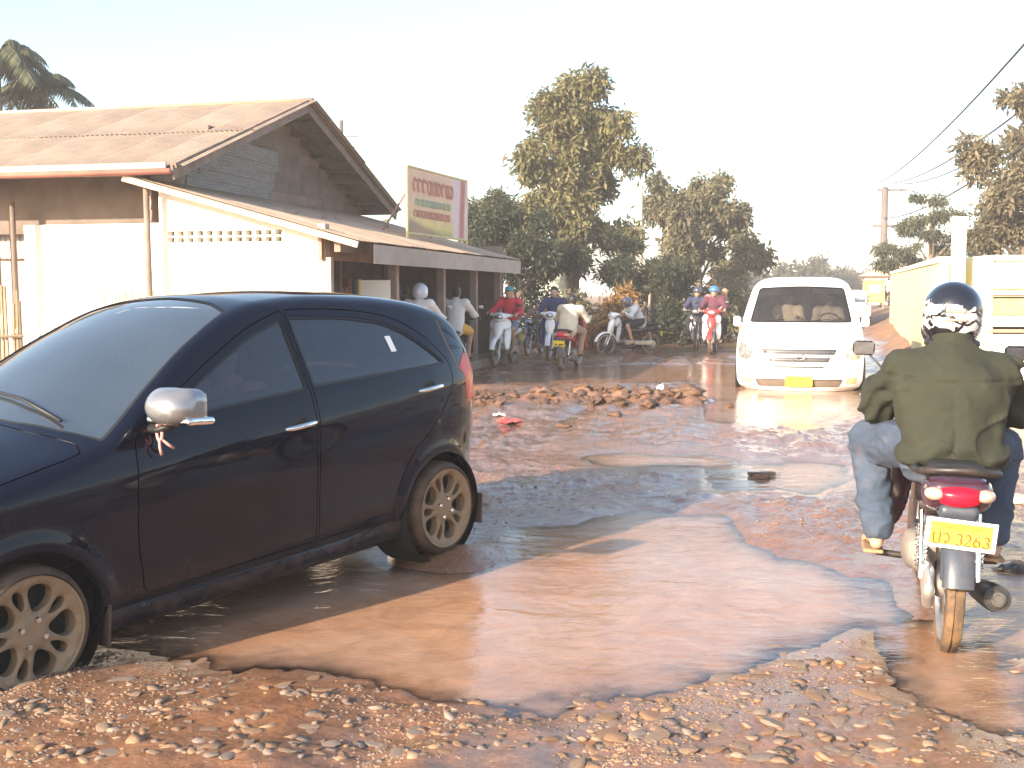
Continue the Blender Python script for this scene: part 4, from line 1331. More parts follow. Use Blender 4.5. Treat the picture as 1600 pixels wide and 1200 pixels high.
    for k in range(4):
        a = PI / 4 + k * PI / 2 + .35
        o = mobj('wheel_nut', nut, CHROME, w)
        o.location = (.052 * math.cos(a), out * nd_, .052 * math.sin(a)); o.rotation_euler.z = rot
    return w
WCACHE = {}

FWp, RWp = Vector((-1.79, 4.26, 0)), Vector((-.35, 6.31, 0))     # where the two left-hand wheels stand
_ax = (RWp - FWp); CAR_RZ = math.atan2(_ax.y, _ax.x)
_ux = _ax.normalized(); _ul = Vector((_ux.y, -_ux.x, 0))            # left-hand side of the car
CAR_O = FWp - _ux * XF * 1.05 - _ul * .79
car = empty('hatchback_car', (CAR_O.x, CAR_O.y, -.095), CAR_RZ,
            'glossy black five-door hatchback with mud-coated alloy wheels, nearest vehicle on the left', 'car')
car.scale = (1.05, 1, 1.02)
car.rotation_euler.y = R(-2.2)                                     # its nose dips into the pothole
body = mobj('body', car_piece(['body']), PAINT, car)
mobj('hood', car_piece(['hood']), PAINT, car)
for s in (-1, 1):
    for nm in ('front', 'rear'):
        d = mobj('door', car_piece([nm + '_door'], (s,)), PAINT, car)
        mobj('window_seal', car_piece([nm + '_trim'], (s,), .004), TRIM, d)
        g = mobj('window_glass', car_piece([nm + '_glass'], (s,), .009), TINT, d)
        hx = 2.015 if nm == 'front' else 2.945                       # pull handle with its dark cup
        hz = float(c_crease(hx)) + (.005 if nm == 'front' else .01)
        hy = float(c_hw(hx, hz))
        pts = [(hx - .095 + .19 * k / 8, s * (hy - .004 + .034 * math.sin(PI * min(1, max(0, (k - .0) / 8))) ** .6), hz + .012 * (k / 8 - .5) + .004 * math.sin(PI * k / 8)) for k in range(9)]
        MB().tube(pts, [.008, .0125, .0135, .0135, .0135, .0135, .0135, .0125, .009], 10, True, 1.0).build('door_handle', CHROME, d, True, 60)
        cup = MB()
        cup.lathe([(.0005, .002), (.030, .001), (.036, -.004)], 20, 'Y', (hx - .005, 0, hz + .012))
        o = cup.build('handle_cup', DARK, d, True)
        o.location.y = s * hy
        o.scale = (1.25, s, .72); o.location.z = (hz + .012) * (1 - .72); o.location.x = (hx - .005) * (1 - 1.25)
    mobj('tail_light', car_piece(['tail'], (s,)), RED_LAMP, car)
    mobj('headlight', car_piece(['head'], (s,)), CLEAR_LAMP, car)
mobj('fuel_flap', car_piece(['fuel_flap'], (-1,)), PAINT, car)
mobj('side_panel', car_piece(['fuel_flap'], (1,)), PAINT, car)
ws = mobj('windscreen', car_piece(['wind_glass'], (1, -1), .006), WSG, car)
mobj('windscreen_seal', car_piece(['wind_trim'], (1, -1), .003), TRIM, ws)
rg_ = mobj('rear_window', car_piece(['rearg_glass'], (1, -1), .006), TINT, car)
mobj('window_seal', car_piece(['rearg_trim'], (1, -1), .003), TRIM, rg_)
# closed ends, wheel houses, floor and dark inner skin behind the panel gaps
def ends(xe):
    mb = MB()
    for x in (xe,):
        V = np.linspace(0, VC, 60)
        P = c_pt(np.full(60, x), V)
        ring = [tuple(p) for p in P] + [(p[0], -p[1], p[2]) for p in P[::-1][1:]]
        mb.add(ring, [tuple(range(len(ring)))])
    return mb
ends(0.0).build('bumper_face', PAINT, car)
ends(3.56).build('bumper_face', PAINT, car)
inner = MB()
for s in (1, -1):
    xs2 = np.linspace(.1, 3.5, 70); vs2 = np.linspace(0, 1, 8)
    zt_ = np.minimum(c_crease(xs2) + .20, c_zA(xs2) - .03)
    n0 = len(inner.v); vv = []
    for i, x in enumerate(xs2):
        for v in vs2:
            z = c_bot(x) + (zt_[i] - c_bot(x)) * v
            r = min(math.hypot(x - XF, z - .29), math.hypot(x - XR, z - .29))
            y = float(c_hw(x, z)) - (.026 if r > .36 else .16)
            vv.append((x, s * y, float(z)))
    inner.add(vv, [(i * 8 + j, i * 8 + j + 1, (i + 1) * 8 + j + 1, (i + 1) * 8 + j) for i in range(69) for j in range(7)])
    # roof rail behind the door frames
    vv = []
    for i, x in enumerate(np.linspace(1.25, 3.15, 50)):
        for dz, dy in ((-.10, .075), (.0, .035)):
            z = float(c_zA(x)) + dz + .0
            vv.append((x, s * (float(c_hw(x, z)) - dy * .9), z))
    inner.add(vv, [(2 * i, 2 * i + 1, 2 * i + 3, 2 * i + 2) for i in range(49)])
    vv = []                                                            # centre pillar
    for z in np.linspace(.95, 1.40, 8):
        for x in (2.085, 2.16):
            vv.append((x, s * (float(c_hw(x, z)) - .022), float(z)))
    inner.add(vv, [(2 * i, 2 * i + 1, 2 * i + 3, 2 * i + 2) for i in range(7)])
inner.box((1.8, 0, .20), (3.2, 1.36, .04)).box((.6, 0, .5), (.9, .8, .5))
inner.build('inner_skin', DARK, car)
for s in (-1, 1):
    for xc in (XF, XR):
        wh = MB().lathe([(.300, 0), (.32, .05), (.32, .26), (.02, .27)], 40, 'Y', (xc, 0, .288))
        o = wh.build('wheel_house', DARK, car, True)
        o.scale.y = -s; o.location.y = s * (.765)
        lip = MB()                                                    # rolled lip of the arch
        A = np.linspace(-.25, PI + .25, 40); vv = []
        for a in A:
            x, z = xc + .300 * math.cos(a), .288 + .300 * math.sin(a)
            y = float(c_hw(x, max(z, float(c_bot(x)))))
            x2, z2 = xc + .294 * math.cos(a), .288 + .294 * math.sin(a)
            vv += [(x, s * y, z), (x2, s * (y - .004), z2), (x2, s * (y - .06), z2)]
        lip.add(vv, [(3 * i + j, 3 * i + j + 1, 3 * i + j + 4, 3 * i + j + 3) for i in range(39) for j in range(2)])
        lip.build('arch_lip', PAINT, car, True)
        make_wheel(car, (xc, s * .705, .283), s).scale = (1 / 1.05, 1, 1 / 1.02)
    # sill skirt that swells before the rear wheel, mud flaps
    sk = MB(); vv = []
    xs3 = np.linspace(XF + .315, XR - .32, 40)
    for x in xs3:
        k = 1 + .55 * float(sstep(XR - .75, XR - .36, x)) + .12 * float(sstep(XF + .6, XF + .34, x))
        y0 = float(c_hw(x, .24)); zt2 = .185 + .085 * k
        for yy, zz in ((y0 - .03, zt2 + .02), (y0 + .006, zt2 + .008), (y0 + .022, zt2 - .02), (y0 + .018, .20), (y0 - .01, .165), (y0 - .06, .16)):
            vv.append((x, s * yy, zz))
    sk.add(vv, [(i * 6 + j, i * 6 + j + 1, (i + 1) * 6 + j + 1, (i + 1) * 6 + j) for i in range(39) for j in range(5)])
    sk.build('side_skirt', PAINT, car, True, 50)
    for xx in (XF + .315, XR + .31):
        MB().box((xx, s * .70, .22), (.012, .17, .17), (0, .08, 0)).build('mud_flap', MUDDY_TYRE, car, bevel=.004)
    # exterior mirror
    if True:
        mx, my, mz = 1.26, s * .905, 1.065
        me_ = sdf_mesh('mirror_housing', [rbox((mx, my, mz), (.135, .235, .145), .05, (0, .1, s * -.12)), ell((mx - .05, my, mz), (.07, .115, .07))],
                       [rbox((mx + .075, my, mz), (.03, .19, .10), .01)], res=.0085, k=.03)
        mir = mobj('mirror', me_, MIRROR_GREY, car)
        tr = sdf_mesh('mirror_trim', [rbox((mx + .006, my, mz - .058), (.15, .245, .035), .017, (0, .1, s * -.12))], res=.0075, k=.01)
        mobj('mirror_trim', tr, CHROME, mir)
        MB().tube([(mx - .01, s * .74, .965), (mx - .01, s * .80, .965), (mx, s * .86, .985)], [.035, .028, .03], 10, True, .6).build('mirror_arm', TRIM, mir, True)
        MB().box((mx + .062, my, mz), (.006, .185, .095)).build('mirror_pane', CHROME, mir)
        if s < 0:
            RIB = mat('pink_ribbon', (.62, .30, .28), .8, var=.35, vscale=30)
            rb = [(mx - .02, s * .80 + .028 * math.sin(t) * .6, .955 + .036 * math.cos(t)) for t in np.linspace(0, 2 * PI, 13)]
            MB().tube(rb, .007, 6, False).tube([(mx - .03, s * .81, .925), (mx - .04, s * .825, .895), (mx - .03, s * .82, .865)], .006, 6).tube([(mx - .02, s * .81, .925), (mx, s * .835, .90), (mx + .02, s * .83, .885)], .006, 6).build('tied_ribbon', RIB, mir, True)
# sticker, cabin
st = MB(); sy = -1
q = []
for (x, z) in ((2.735, 1.155), (2.775, 1.155), (2.765, 1.235), (2.725, 1.235)):
    q.append((x, sy * (float(c_hw(x, z)) - .006), z))
st.add(q, [(0, 1, 2, 3)]).build('window_sticker', mat('sticker_white', (.8, .8, .82), .5), car)
def seat(x, y):
    s_ = sdf_mesh('car_seat', [rbox((x, y, .52), (.5, .48, .16), .06), rbox((x + .27, y, .82), (.14, .46, .60), .06, (0, .2, 0)), rbox((x + .36, y, 1.19), (.10, .26, .17), .045, (0, .2, 0))], res=.025, k=.05)
    return mobj('car_seat', s_, SEATC, car)
seat(1.82, -.36); seat(1.82, .36)
mobj('rear_bench', sdf_mesh('rear_bench', [rbox((2.62, 0, .52), (.48, 1.15, .16), .06), rbox((2.88, 0, .82), (.14, 1.15, .58), .06, (0, .2, 0))], res=.035, k=.05), SEATC, car)
dash = sdf_mesh('dashboard', [rbox((1.14, 0, .885), (.36, 1.28, .17), .06), rbox((1.12, 0, .6), (.25, 1.25, .5), .05)], res=.03, k=.05)
mobj('dashboard', dash, mat('dashboard_plastic', (.035, .035, .038), .6), car)
sw = [(1.38 + .05 * math.cos(t) * .6, -.36 + .18 * math.sin(t), .93 + .16 * math.cos(t)) for t in np.linspace(0, 2 * PI, 25)]
MB().tube(sw, .014, 8, False).tube([(1.2, -.36, .87), (1.36, -.36, .93)], .02, 8).box((1.37, -.36, .93), (.03, .30, .05)).build('steering_wheel', DARK, car, True)
# body-side plates of the front face
MB().box((-.012, 0, .42), (.02, .56, .16)).build('front_grille', TRIM, car, bevel=.006)
MB().box((3.575, 0, .78), (.012, .45, .14)).build('number_plate', mat('plate_yellow', (.85, .62, .03), .4), car)
# cowl with wipers
MB().tube([(1.0, -.50, 1.015), (1.02, -.2, 1.085), (1.05, .05, 1.10)], .008, 6).build('wiper', TRIM, car, True)
MB().tube([(1.0, .05, 1.075), (1.02, .3, 1.07), (1.05, .5, 1.045)], .008, 6).build('wiper', TRIM, car, True)

for _x in (1.0, 4.1, 5.9):                            # wheels of the cream truck
    for _y, _o in ((.16, -1), (1.8, 1)):
        make_wheel(truck, (_x, _y, .33), _o, .33, .215, .20)
# ================================================================== trees, poles and other things along the road
def leaf_mat(name, c1, c2, c3):
    if name in MATS: return MATS[name]
    m = bpy.data.materials.new(name); m.use_nodes = True
    nt = m.node_tree; b = nt.nodes['Principled BSDF']
    g = nd(nt, 'ShaderNodeNewGeometry').outputs['Random Per Island']
    tc = nd(nt, 'ShaderNodeTexCoord').outputs['Object']
    c = ramp(nt, g, [(0, c1), (.5, c2), (1, c3)])
    c = mixc(nt, .8, c, ramp(nt, noise_tex(nt, .9, 3, .5, tc), [(.3, (.65, .65, .62)), (.7, (1.35, 1.3, 1.2))]), 'MULTIPLY')
    nt.links.new(c, b.inputs['Base Color'])
    b.inputs['Roughness'].default_value = .6
    b.inputs['Specular IOR Level'].default_value = .3
    tr = nd(nt, 'ShaderNodeBsdfTranslucent'); nt.links.new(c, tr.inputs[0])
    mx = nd(nt, 'ShaderNodeMixShader'); mx.inputs[0].default_value = .38
    out = nt.nodes['Material Output']
    nt.links.new(b.outputs[0], mx.inputs[1]); nt.links.new(tr.outputs[0], mx.inputs[2]); nt.links.new(mx.outputs[0], out.inputs[0])
    MATS[name] = m
    return m
BARK = mat('grey_brown_bark', (.17, .125, .095), .9, var=.35, vscale=5, bump=.8, bscale=20)
DUSTY = leaf_mat('dusty_leaf', (.10, .108, .048), (.165, .158, .078), (.24, .205, .115))
OLIVE = leaf_mat('dusty_olive_leaf', (.10, .104, .062), (.16, .15, .09), (.22, .19, .12))
DEEP = leaf_mat('deep_green_leaf', (.034, .046, .030), (.050, .062, .038), (.075, .085, .050))
BROWN = leaf_mat('dry_brown_leaf', (.11, .10, .065), (.165, .145, .092), (.22, .18, .12))
PINE = leaf_mat('greyed_green_leaf', (.07, .08, .05), (.10, .105, .065), (.13, .13, .08))
FAR = leaf_mat('far_hazy_leaf', (.07, .075, .05), (.10, .10, .07), (.13, .12, .09))
def leaves_mesh(name, centers, radii, n, ll, lw, droop, seed, shell=.2, squash=1.0):
    r = np.random.default_rng(seed)
    C = np.asarray(centers); Rr = np.asarray(radii)
    p = Rr ** 2 / (Rr ** 2).sum()
    k = r.choice(len(C), n, p=p)
    d = r.normal(size=(n, 3)); d /= np.linalg.norm(d, axis=1)[:, None]
    rad = Rr[k] * (shell + (1 - shell) * r.random(n) ** .6) * (1 + .18 * r.normal(size=n))
    P = C[k] + d * rad[:, None] * np.array([1, 1, squash])
    # leaf axis: outwards with droop; normal roughly up/out
    a = d * .35 + r.normal(size=(n, 3)) * .6; a[:, 2] -= droop
    a /= np.linalg.norm(a, axis=1)[:, None]
    b = np.cross(a, r.normal(size=(n, 3))); b /= np.linalg.norm(b, axis=1)[:, None]
    L = ll * (.35 + 1.3 * r.random(n) ** 1.5)[:, None]; W = lw * (.6 + .8 * r.random(n))[:, None]
    V = np.stack([P, P + a * L * .5 + b * W * .5, P + a * L, P + a * L * .5 - b * W * .5], 1).reshape(-1, 3)
    F = np.arange(4 * n).reshape(-1, 4)
    return npmesh(name, V, F, False)
def tree(name, label, base, lobes, n, ll, lw, m, trunk_r, droop=.4, seed=1, clumps=26, cr=.45, group=None, trunk_mat=None, cat='tree', squash=1.0, lean=(0, 0)):
    """lobes: (dx, dy, z, rx, ry, rz) of the crown; clumps of leaves spread through them, limbs reach into them"""
    r = np.random.default_rng(seed)
    t = empty(name, base, 0, label, cat, group)
    cs, rs_ = [], []
    vol = np.array([l[3] * l[4] * l[5] for l in lobes]); q = np.maximum(3, (clumps * vol / vol.sum()).astype(int))
    for l, c in zip(lobes, q):
        for _ in range(c):
            d = r.normal(size=3); d /= np.linalg.norm(d)
            f = r.random() ** .42
            cs.append((l[0] + d[0] * l[3] * f, l[1] + d[1] * l[4] * f, l[2] + d[2] * l[5] * f)); rs_.append(cr * (.6 + .75 * r.random()))
    cs = np.array(cs)
    mobj('crown', leaves_mesh('crown', cs, rs_, n, ll, lw, droop, seed, squash=squash), m, t)
    top = lobes[0]
    zmax = max(l[2] for l in lobes)
    wood = MB()
    tp = [(0, 0, -.1), (lean[0] * .3 + .04, lean[1] * .3, zmax * .25), (lean[0] * .7 - .05, lean[1] * .7, zmax * .55), (lean[0], lean[1], zmax * .92)]
    wood.tube(tp, [trunk_r * 1.25, trunk_r, trunk_r * .72, trunk_r * .3], 9)
    wood.build('trunk', trunk_mat or BARK, t, True)
    pick = r.choice(len(cs), min(len(cs), 14), replace=False)
    for i in pick:
        c = cs[i]; z0 = max(.25 * zmax, min(c[2] - .5, zmax * .7)) * (.55 + .3 * r.random())
        f = z0 / (zmax * .92)
        s = Vector((lean[0] * f, lean[1] * f, z0)); e = Vector(c)
        mid = s.lerp(e, .5) + Vector((0, 0, .18 * (e - s).length * .5))
        MB().tube([s, mid, e], [trunk_r * .42, trunk_r * .28, trunk_r * .1], 6).build('limb', trunk_mat or BARK, t, True)
    return t
def base_at(px, Y):
    x = (px - 800) / 1800 * Y * 1.0
    return Vector((x, Y, gz(x, Y)))
tree('broadleaf_tree', 'tall dusty broadleaf tree, highest in the middle of the picture', base_at(893, 36),
     [(-.5, 0, 6.6, 1.25, 1.2, 1.35), (.75, 0, 6.9, 1.2, 1.1, 1.35), (-.9, -.2, 4.9, 1.2, 1.2, 1.2), (1.0, -.2, 5.2, 1.15, 1.2, 1.3), (0, -.3, 4.0, 1.7, 1.2, 1.0), (.3, 0, 7.5, .75, .7, .7), (.9, -.2, 3.2, 1.0, .9, .6), (-.35, -.4, 2.7, .7, .6, .5)],
     32000, .23, .085, DUSTY, .20, .75, 3, 60, .44)
tree('broadleaf_tree', 'dusty olive tree behind the parked motorcyclists, left of the white van', base_at(1090, 46),
     [(-1.0, 0, 5.0, 1.2, 1.1, 1.1), (.2, 0, 5.2, 1.1, 1.1, 1.1), (1.2, 0, 4.4, 1.1, 1.1, 1.2), (1.5, -.2, 3.0, 1.0, 1, 1.1), (-.2, -.3, 3.6, 1.3, 1, 1.0), (1.0, -.4, 1.9, 1.3, .9, .8), (-1.5, 0, 4.6, .7, .7, .8)],
     21000, .24, .10, OLIVE, .18, .6, 7, 44, .46)
tree('shade_tree', 'dark green bushy tree overhanging the far end of the shop roof', base_at(800, 33),
     [(-.2, 0, 3.2, 1.1, 1.0, .75), (.9, 0, 2.7, 1.0, .9, .8), (-.9, 0, 2.9, .7, .8, .7), (.3, -.3, 2.2, 1.3, .8, .7), (1.5, .2, 2.3, .7, .8, .8)],
     14000, .17, .06, DEEP, .12, .35, 9, 34, .38)
tree('shade_tree', 'dark feathery low tree between the tall tree and the olive tree', base_at(985, 34.5),
     [(-.6, 0, 2.3, .9, .8, .5), (.5, 0, 2.2, 1.1, .9, .35), (1.4, -.1, 1.9, .9, .8, .4), (0, 0, 1.8, 1.2, .8, .45), (-.5, 0, 2.9, .6, .5, .4)],
     11000, .20, .04, DEEP, .09, .25, 13, 30, .36, squash=.55)
tree('garden_tree', 'pale bushy treetop showing just right of the shop sign', base_at(762, 40), [(0, 0, 3.9, .8, .8, .9), (.7, 0, 3.4, .7, .7, .7), (-.5, 0, 3.2, .6, .7, .8)], 5000, .22, .08, PINE, .09, .4, 15, 18, .36)
tree('broadleaf_tree', 'tall brown dusty tree rising behind the yellow wall at the right edge', base_at(1600, 33),
     [(-.9, 0, 4.6, 1.0, 1.0, .95), (.5, 0, 5.0, 1.4, 1.2, 1.2), (-1.2, 0, 3.4, .9, .9, 1.0), (.3, 0, 3.4, 1.5, 1.1, 1.1), (-.5, 0, 6.05, .55, .5, .4), (.3, 0, 6.0, .7, .6, .5), (1.6, 0, 4.0, 1.2, 1.2, 1.4), (-.6, 0, 2.4, 1.4, 1, .7)],
     20000, .21, .09, BROWN, .17, .5, 19, 46, .40)
tree('layered_tree', 'grey green tree with drooping tiers behind the receding yellow wall', base_at(1453, 44),
     [(-.1, 0, 4.3, .6, .6, .35), (.1, 0, 3.7, 1.0, .8, .35), (-.5, 0, 3.1, 1.1, .9, .35), (.7, 0, 3.0, 1.0, .9, .35), (-1.0, 0, 2.4, 1.1, .9, .35), (.5, 0, 2.3, 1.4, .9, .4), (-.3, 0, 1.8, 1.8, .9, .4)],
     10000, .20, .055, PINE, .13, .8, 23, 38, .38, squash=.55)
rt = random.Random(4)
far_specs = [(1165, 120, 3.2), (1190, 118, 3.0), (1222, 115, 4.0), (1250, 118, 4.5), (1280, 120, 4.6), (1308, 126, 3.8), (1335, 140, 3.4), (1362, 150, 3.2), (1395, 140, 3.4), (1135, 110, 3.4), (1420, 120, 3.2)]
far_where = ['behind the olive tree edge', 'above the left edge of the van roof', 'above the van roof, left one', 'above the middle of the van roof', 'above the van roof, right of its middle', 'above the right edge of the van roof',
             'just right of the van roof', 'left of the dark utility pole', 'right of the dark utility pole', 'among the lower branches of the olive tree', 'at the far end of the yellow wall']
for (px, Y, h), wh in zip(far_specs, far_where):
    tree('distant_tree', 'hazy distant tree ' + wh, base_at(px, Y),
         [(rt.uniform(-.5, .5), 0, h * .72, 1.5, 1.4, h * .26), (rt.uniform(-1.6, -.6), 0, h * .5, 1.5, 1.2, h * .28), (rt.uniform(.6, 1.6), 0, h * .5, 1.5, 1.2, h * .28)],
         2200, .55, .26, FAR, .16, .3, rt.randrange(999), 20, .7, 'hazy trees at the end of the road')
for i, (px, Y) in enumerate(((470, 60), (620, 58), (1650, 60), (1760, 48), (1900, 40), (-120, 60), (-300, 50))):
    tree('broadleaf_tree', ['green treetop hidden behind the house ridge', 'green treetop hidden behind the house gable', 'brown tree standing right of the picture edge', 'dusty tree far right outside the wall', 'dusty tree farthest right by the wall', 'green tree at the far left behind the house', 'green tree farthest left behind the house'][i],
         base_at(px, Y), [(0, 0, 3.2, 1.6, 1.4, 1.1), (.9, 0, 2.4, 1.5, 1.2, 1.0), (-1, 0, 2.4, 1.5, 1.2, 1.0)], 3500, .4, .17, OLIVE, .16, .5, 60 + i, 24, .55)
# ---- palms behind the house
def palm(px, Y, h, fl, label, seed, nf=26):
    r = random.Random(seed)
    t = empty('palm_tree', base_at(px, Y), 0, label, 'palm')
    MB().tube([(0, 0, 0), (.1, 0, h * .4), (.0, 0, h)], [.17, .13, .11], 9).build('trunk', BARK, t, True)
    for k in range(nf):
        az = k * 2.4 + r.uniform(-.2, .2); up = r.uniform(.0, 1.35)
        d = Vector((math.cos(az), math.sin(az), 0))
        pts = []
        p = Vector((0, 0, h)); v = (d * math.cos(up) + Vector((0, 0, math.sin(up)))) * (fl / 9)
        V, F = [], []
        side = d.cross(Vector((0, 0, 1)))
        for i in range(10):
            pts.append(p.copy())
            if i > 0:
                for j in range(4):
                    q = p - v * (j / 4)
                    ln = fl * .26 * math.sin(PI * min(1, (i - j / 4 + .8) / 10.6)) ** .7
                    for s in (-1, 1):
                        tip = q + side * s * ln * .72 + v.normalized() * ln * .45 + Vector((0, 0, -ln * r.uniform(.35, .75)))
                        w = v.normalized() * .035
                        n = len(V); m_ = q.lerp(tip, .5) + Vector((0, 0, .04))
                        V += [q - w * .6, q + w * .6, m_ + w, tip, m_ - w]; F += [(n, n + 1, n + 2, n + 4), (n + 4, n + 2, n + 3, n + 3)]
            p = p + v; v = v + Vector((0, 0, -fl * .020))
        F = [f if f[2] != f[3] else f[:3] for f in F]
        mb = MB().tube(pts, [.03] * 5 + [.018] * 5, 4); mb.add(V, F)
        mb.build('frond', PALMG, t)
PALMG = leaf_mat('palm_leaf', (.08, .10, .065), (.12, .14, .09), (.18, .18, .11))
palm(8, 31, 7.2, 2.1, 'coconut palm at the left edge, highest behind the rusty roof', 2)
palm(76, 33, 6.85, 1.7, 'coconut palm behind the rusty roof, right of the highest palm', 5)
# ---- poles and wires
POLE = mat('weathered_pole', (.12, .10, .09), .85, var=.2)
CONC = mat('pale_concrete_pole', (.55, .48, .38), .85, var=.12)
def pole(px, Y, h, r, m, label, arms=(), name='utility_pole'):
    b = base_at(px, Y)
    t = empty(name, b, 0, label, 'pole')
    MB().tube([(0, 0, -.2), (0, 0, h)], [r * 1.25, r], 10).build('shaft', m, t, True)
    for z, x0, x1 in arms:
        a = MB().box(((x0 + x1) / 2, 0, z), (x1 - x0, .10, .12)).build('crossarm', POLE, t)
        for k in range(3):
            x = x0 + .1 + (x1 - x0 - .2) * k / 2
            MB().lathe([(.05, 0), (.07, .08), (.04, .16), (.06, .22), (.02, .28)], 8, 'Z', (x, 0, z + .06), True).build('insulator', CONC, a)
    return t
pole(1377, 75, 7.45, .20, POLE, 'dark utility pole with crossarms beyond the white van', ((7.3, -.5, 1.4), (5.0, -.75, .55)))
pole(1445, 50, 4.9, .11, CONC, 'pale concrete pole before the tiered tree behind the wall', ((4.6, -.5, .4),))
pole(998, 42, 5.4, .11, CONC, 'slim pale post standing between the tall tree and the olive tree', (), 'post')
an = pole(537, 40, 7.1, .07, POLE, 'thin mast with short arms rising behind the house gable', (), 'mast')
MB().box((.3, 0, 6.55), (.6, .03, .03)).build('mast_arm', POLE, an); MB().box((.3, 0, 6.2), (.55, .03, .03)).build('mast_arm', POLE, an)
nearp = empty('utility_pole', (9.5, 14, gz(9.5, 14)), 0, 'concrete utility pole standing right of the picture edge', 'pole')
MB().tube([(0, 0, -.2), (0, 0, 8.4)], [.16, .12], 10).build('shaft', CONC, nearp, True)
MB().box((0, 0, 8.0), (1.8, .1, .12)).build('crossarm', POLE, nearp)
WIRE = mat('wire_black', (.05, .05, .055), .7)
P0 = base_at(1377, 75)
for (dx, z0, z1, sag, lb) in ((-.4, 7.75, 8.2, .75, 'uppermost sagging wire leading to the dark utility pole'), (.5, 7.75, 7.0, .9, 'middle sagging wire leading to the dark utility pole'),
                              (1.2, 7.7, 6.8, 1.0, 'second lowest sagging wire leading to the dark utility pole'), (0, 5.5, 6.0, .9, 'lowest sagging wire leading to the dark utility pole')):
    a, b = Vector((P0.x + dx, 75, P0.z + z0)), Vector((9.5 + dx * .8, 14, z1))
    pts = [a.lerp(b, t) - Vector((0, 0, 4 * sag * t * (1 - t))) for t in np.linspace(0, 1, 30)]
    o = MB().tube(pts, .033, 5).build('overhead_wire', WIRE, None, True)
    tag(o, lb, 'wire', 'overhead wires')
a, b = Vector((P0.x + 1, 75, P0.z + 7.6)), Vector((-40, 160, 11))
o = MB().tube([a.lerp(b, t) - Vector((0, 0, 6 * t * (1 - t))) for t in np.linspace(0, 1, 20)], .02, 5).build('overhead_wire', WIRE, None, True)
tag(o, 'faint far wire crossing the sky beyond the olive tree', 'wire', 'overhead wires')
# ---- rough stake fence and pale shed under the trees
sf = empty('stake_fence', label='rough stake fence under the trees behind the motorcyclists', cat='fence')
STAKE = mat('grey_stake', (.26, .19, .145), .9, var=.3, rand=.4)
rk = random.Random(31)
A, B = base_at(870, 29.5), base_at(1120, 36)
L = (B - A).length; nS = 64
for i in range(nS):
    p = A.lerp(B, i / (nS - 1)); h = 1.15 + rk.uniform(-.25, .3)
    o = MB().tube([(0, 0, -.1), (rk.uniform(-.05, .05), 0, h)], [.035, .026], 5).build('stake', STAKE, sf); o.location = (p.x, p.y, gz(p.x, p.y))
for z in (.35, .9):
    MB().tube([A + Vector((0, -.05, z)), A.lerp(B, .5) + Vector((0, -.05, z + .04)), B + Vector((0, -.05, z))], .03, 6).build('rail', STAKE, sf)
shed = empty('garden_shed', base_at(846, 37), R(-12), 'pale green shed half hidden under the dark tree', 'shed')
SHW = mat('pale_green_board', (.42, .46, .40), .8, var=.15, rand=.08)
for i in range(9):
    MB().box((-.9 + i * .225, 0, 1.15), (.215, .05, 2.3)).build('board', SHW, shed)
MB().box((0, .8, 2.4), (2.5, 2.2, .06), (R(-8), 0, 0)).build('roof', TIN, shed)
MB().box((0, .85, 1.1), (1.9, 1.6, 2.2)).build('core', DARK_WALL, shed)
dryb = empty('dry_bush', base_at(958, 29), 0, 'dry orange brown bush before the stake fence', 'bush')
mobj('foliage', leaves_mesh('foliage', [(-.5, 0, .5), (.1, 0, .65), (.6, 0, .45), (0, 0, 1.1), (.3, .2, 1.4)], [.4, .45, .38, .35, .3], 2600, .16, .06, .2, 5), leaf_mat('dry_orange_leaf', (.22, .12, .045), (.34, .19, .07), (.42, .26, .11)), dryb)
MB().tube([(0, 0, 0), (.05, 0, .5), (.2, 0, 1.2)], [.04, .03, .015], 6).build('stem', BARK, dryb)
for i, (px, Y, s, lb, m_) in enumerate(((905, 30.5, 1.0, 'tangled shrub by the stake fence under the tall tree', OLIVE), (1050, 33, .9, 'grey green shrub at the end of the stake fence', DEEP), (1110, 36, 1.1, 'dusty shrub beside the pair on the red motorcycle', OLIVE), (1150, 42, 1.3, 'dusty shrub close to the left side of the van', OLIVE), (1070, 40, 1.4, 'dark shrub filling the gap below the olive tree', DEEP), (750, 31, 1.1, 'dark shrub by the far shop post', DEEP), (1015, 37, 1.5, 'dark shrub under the feathery tree', DEEP), (830, 35, 1.3, 'dark shrub beside the pale green shed', DEEP))):
    b_ = empty('roadside_shrub', base_at(px, Y), 0, lb, 'shrub', 'shrubs along the left verge')
    mobj('foliage', leaves_mesh('foliage', [(-.5 * s, 0, .45 * s), (.2 * s, 0, .7 * s), (.6 * s, 0, .4 * s), (-.1 * s, 0, 1.15 * s)], [.5 * s, .5 * s, .45 * s, .4 * s], 2600, .2, .075, .3, 40 + i), m_, b_)
    MB().tube([(0, 0, 0), (.05, 0, .4 * s), (0, 0, .9 * s)], [.05, .035, .02], 6).build('stem', BARK, b_)
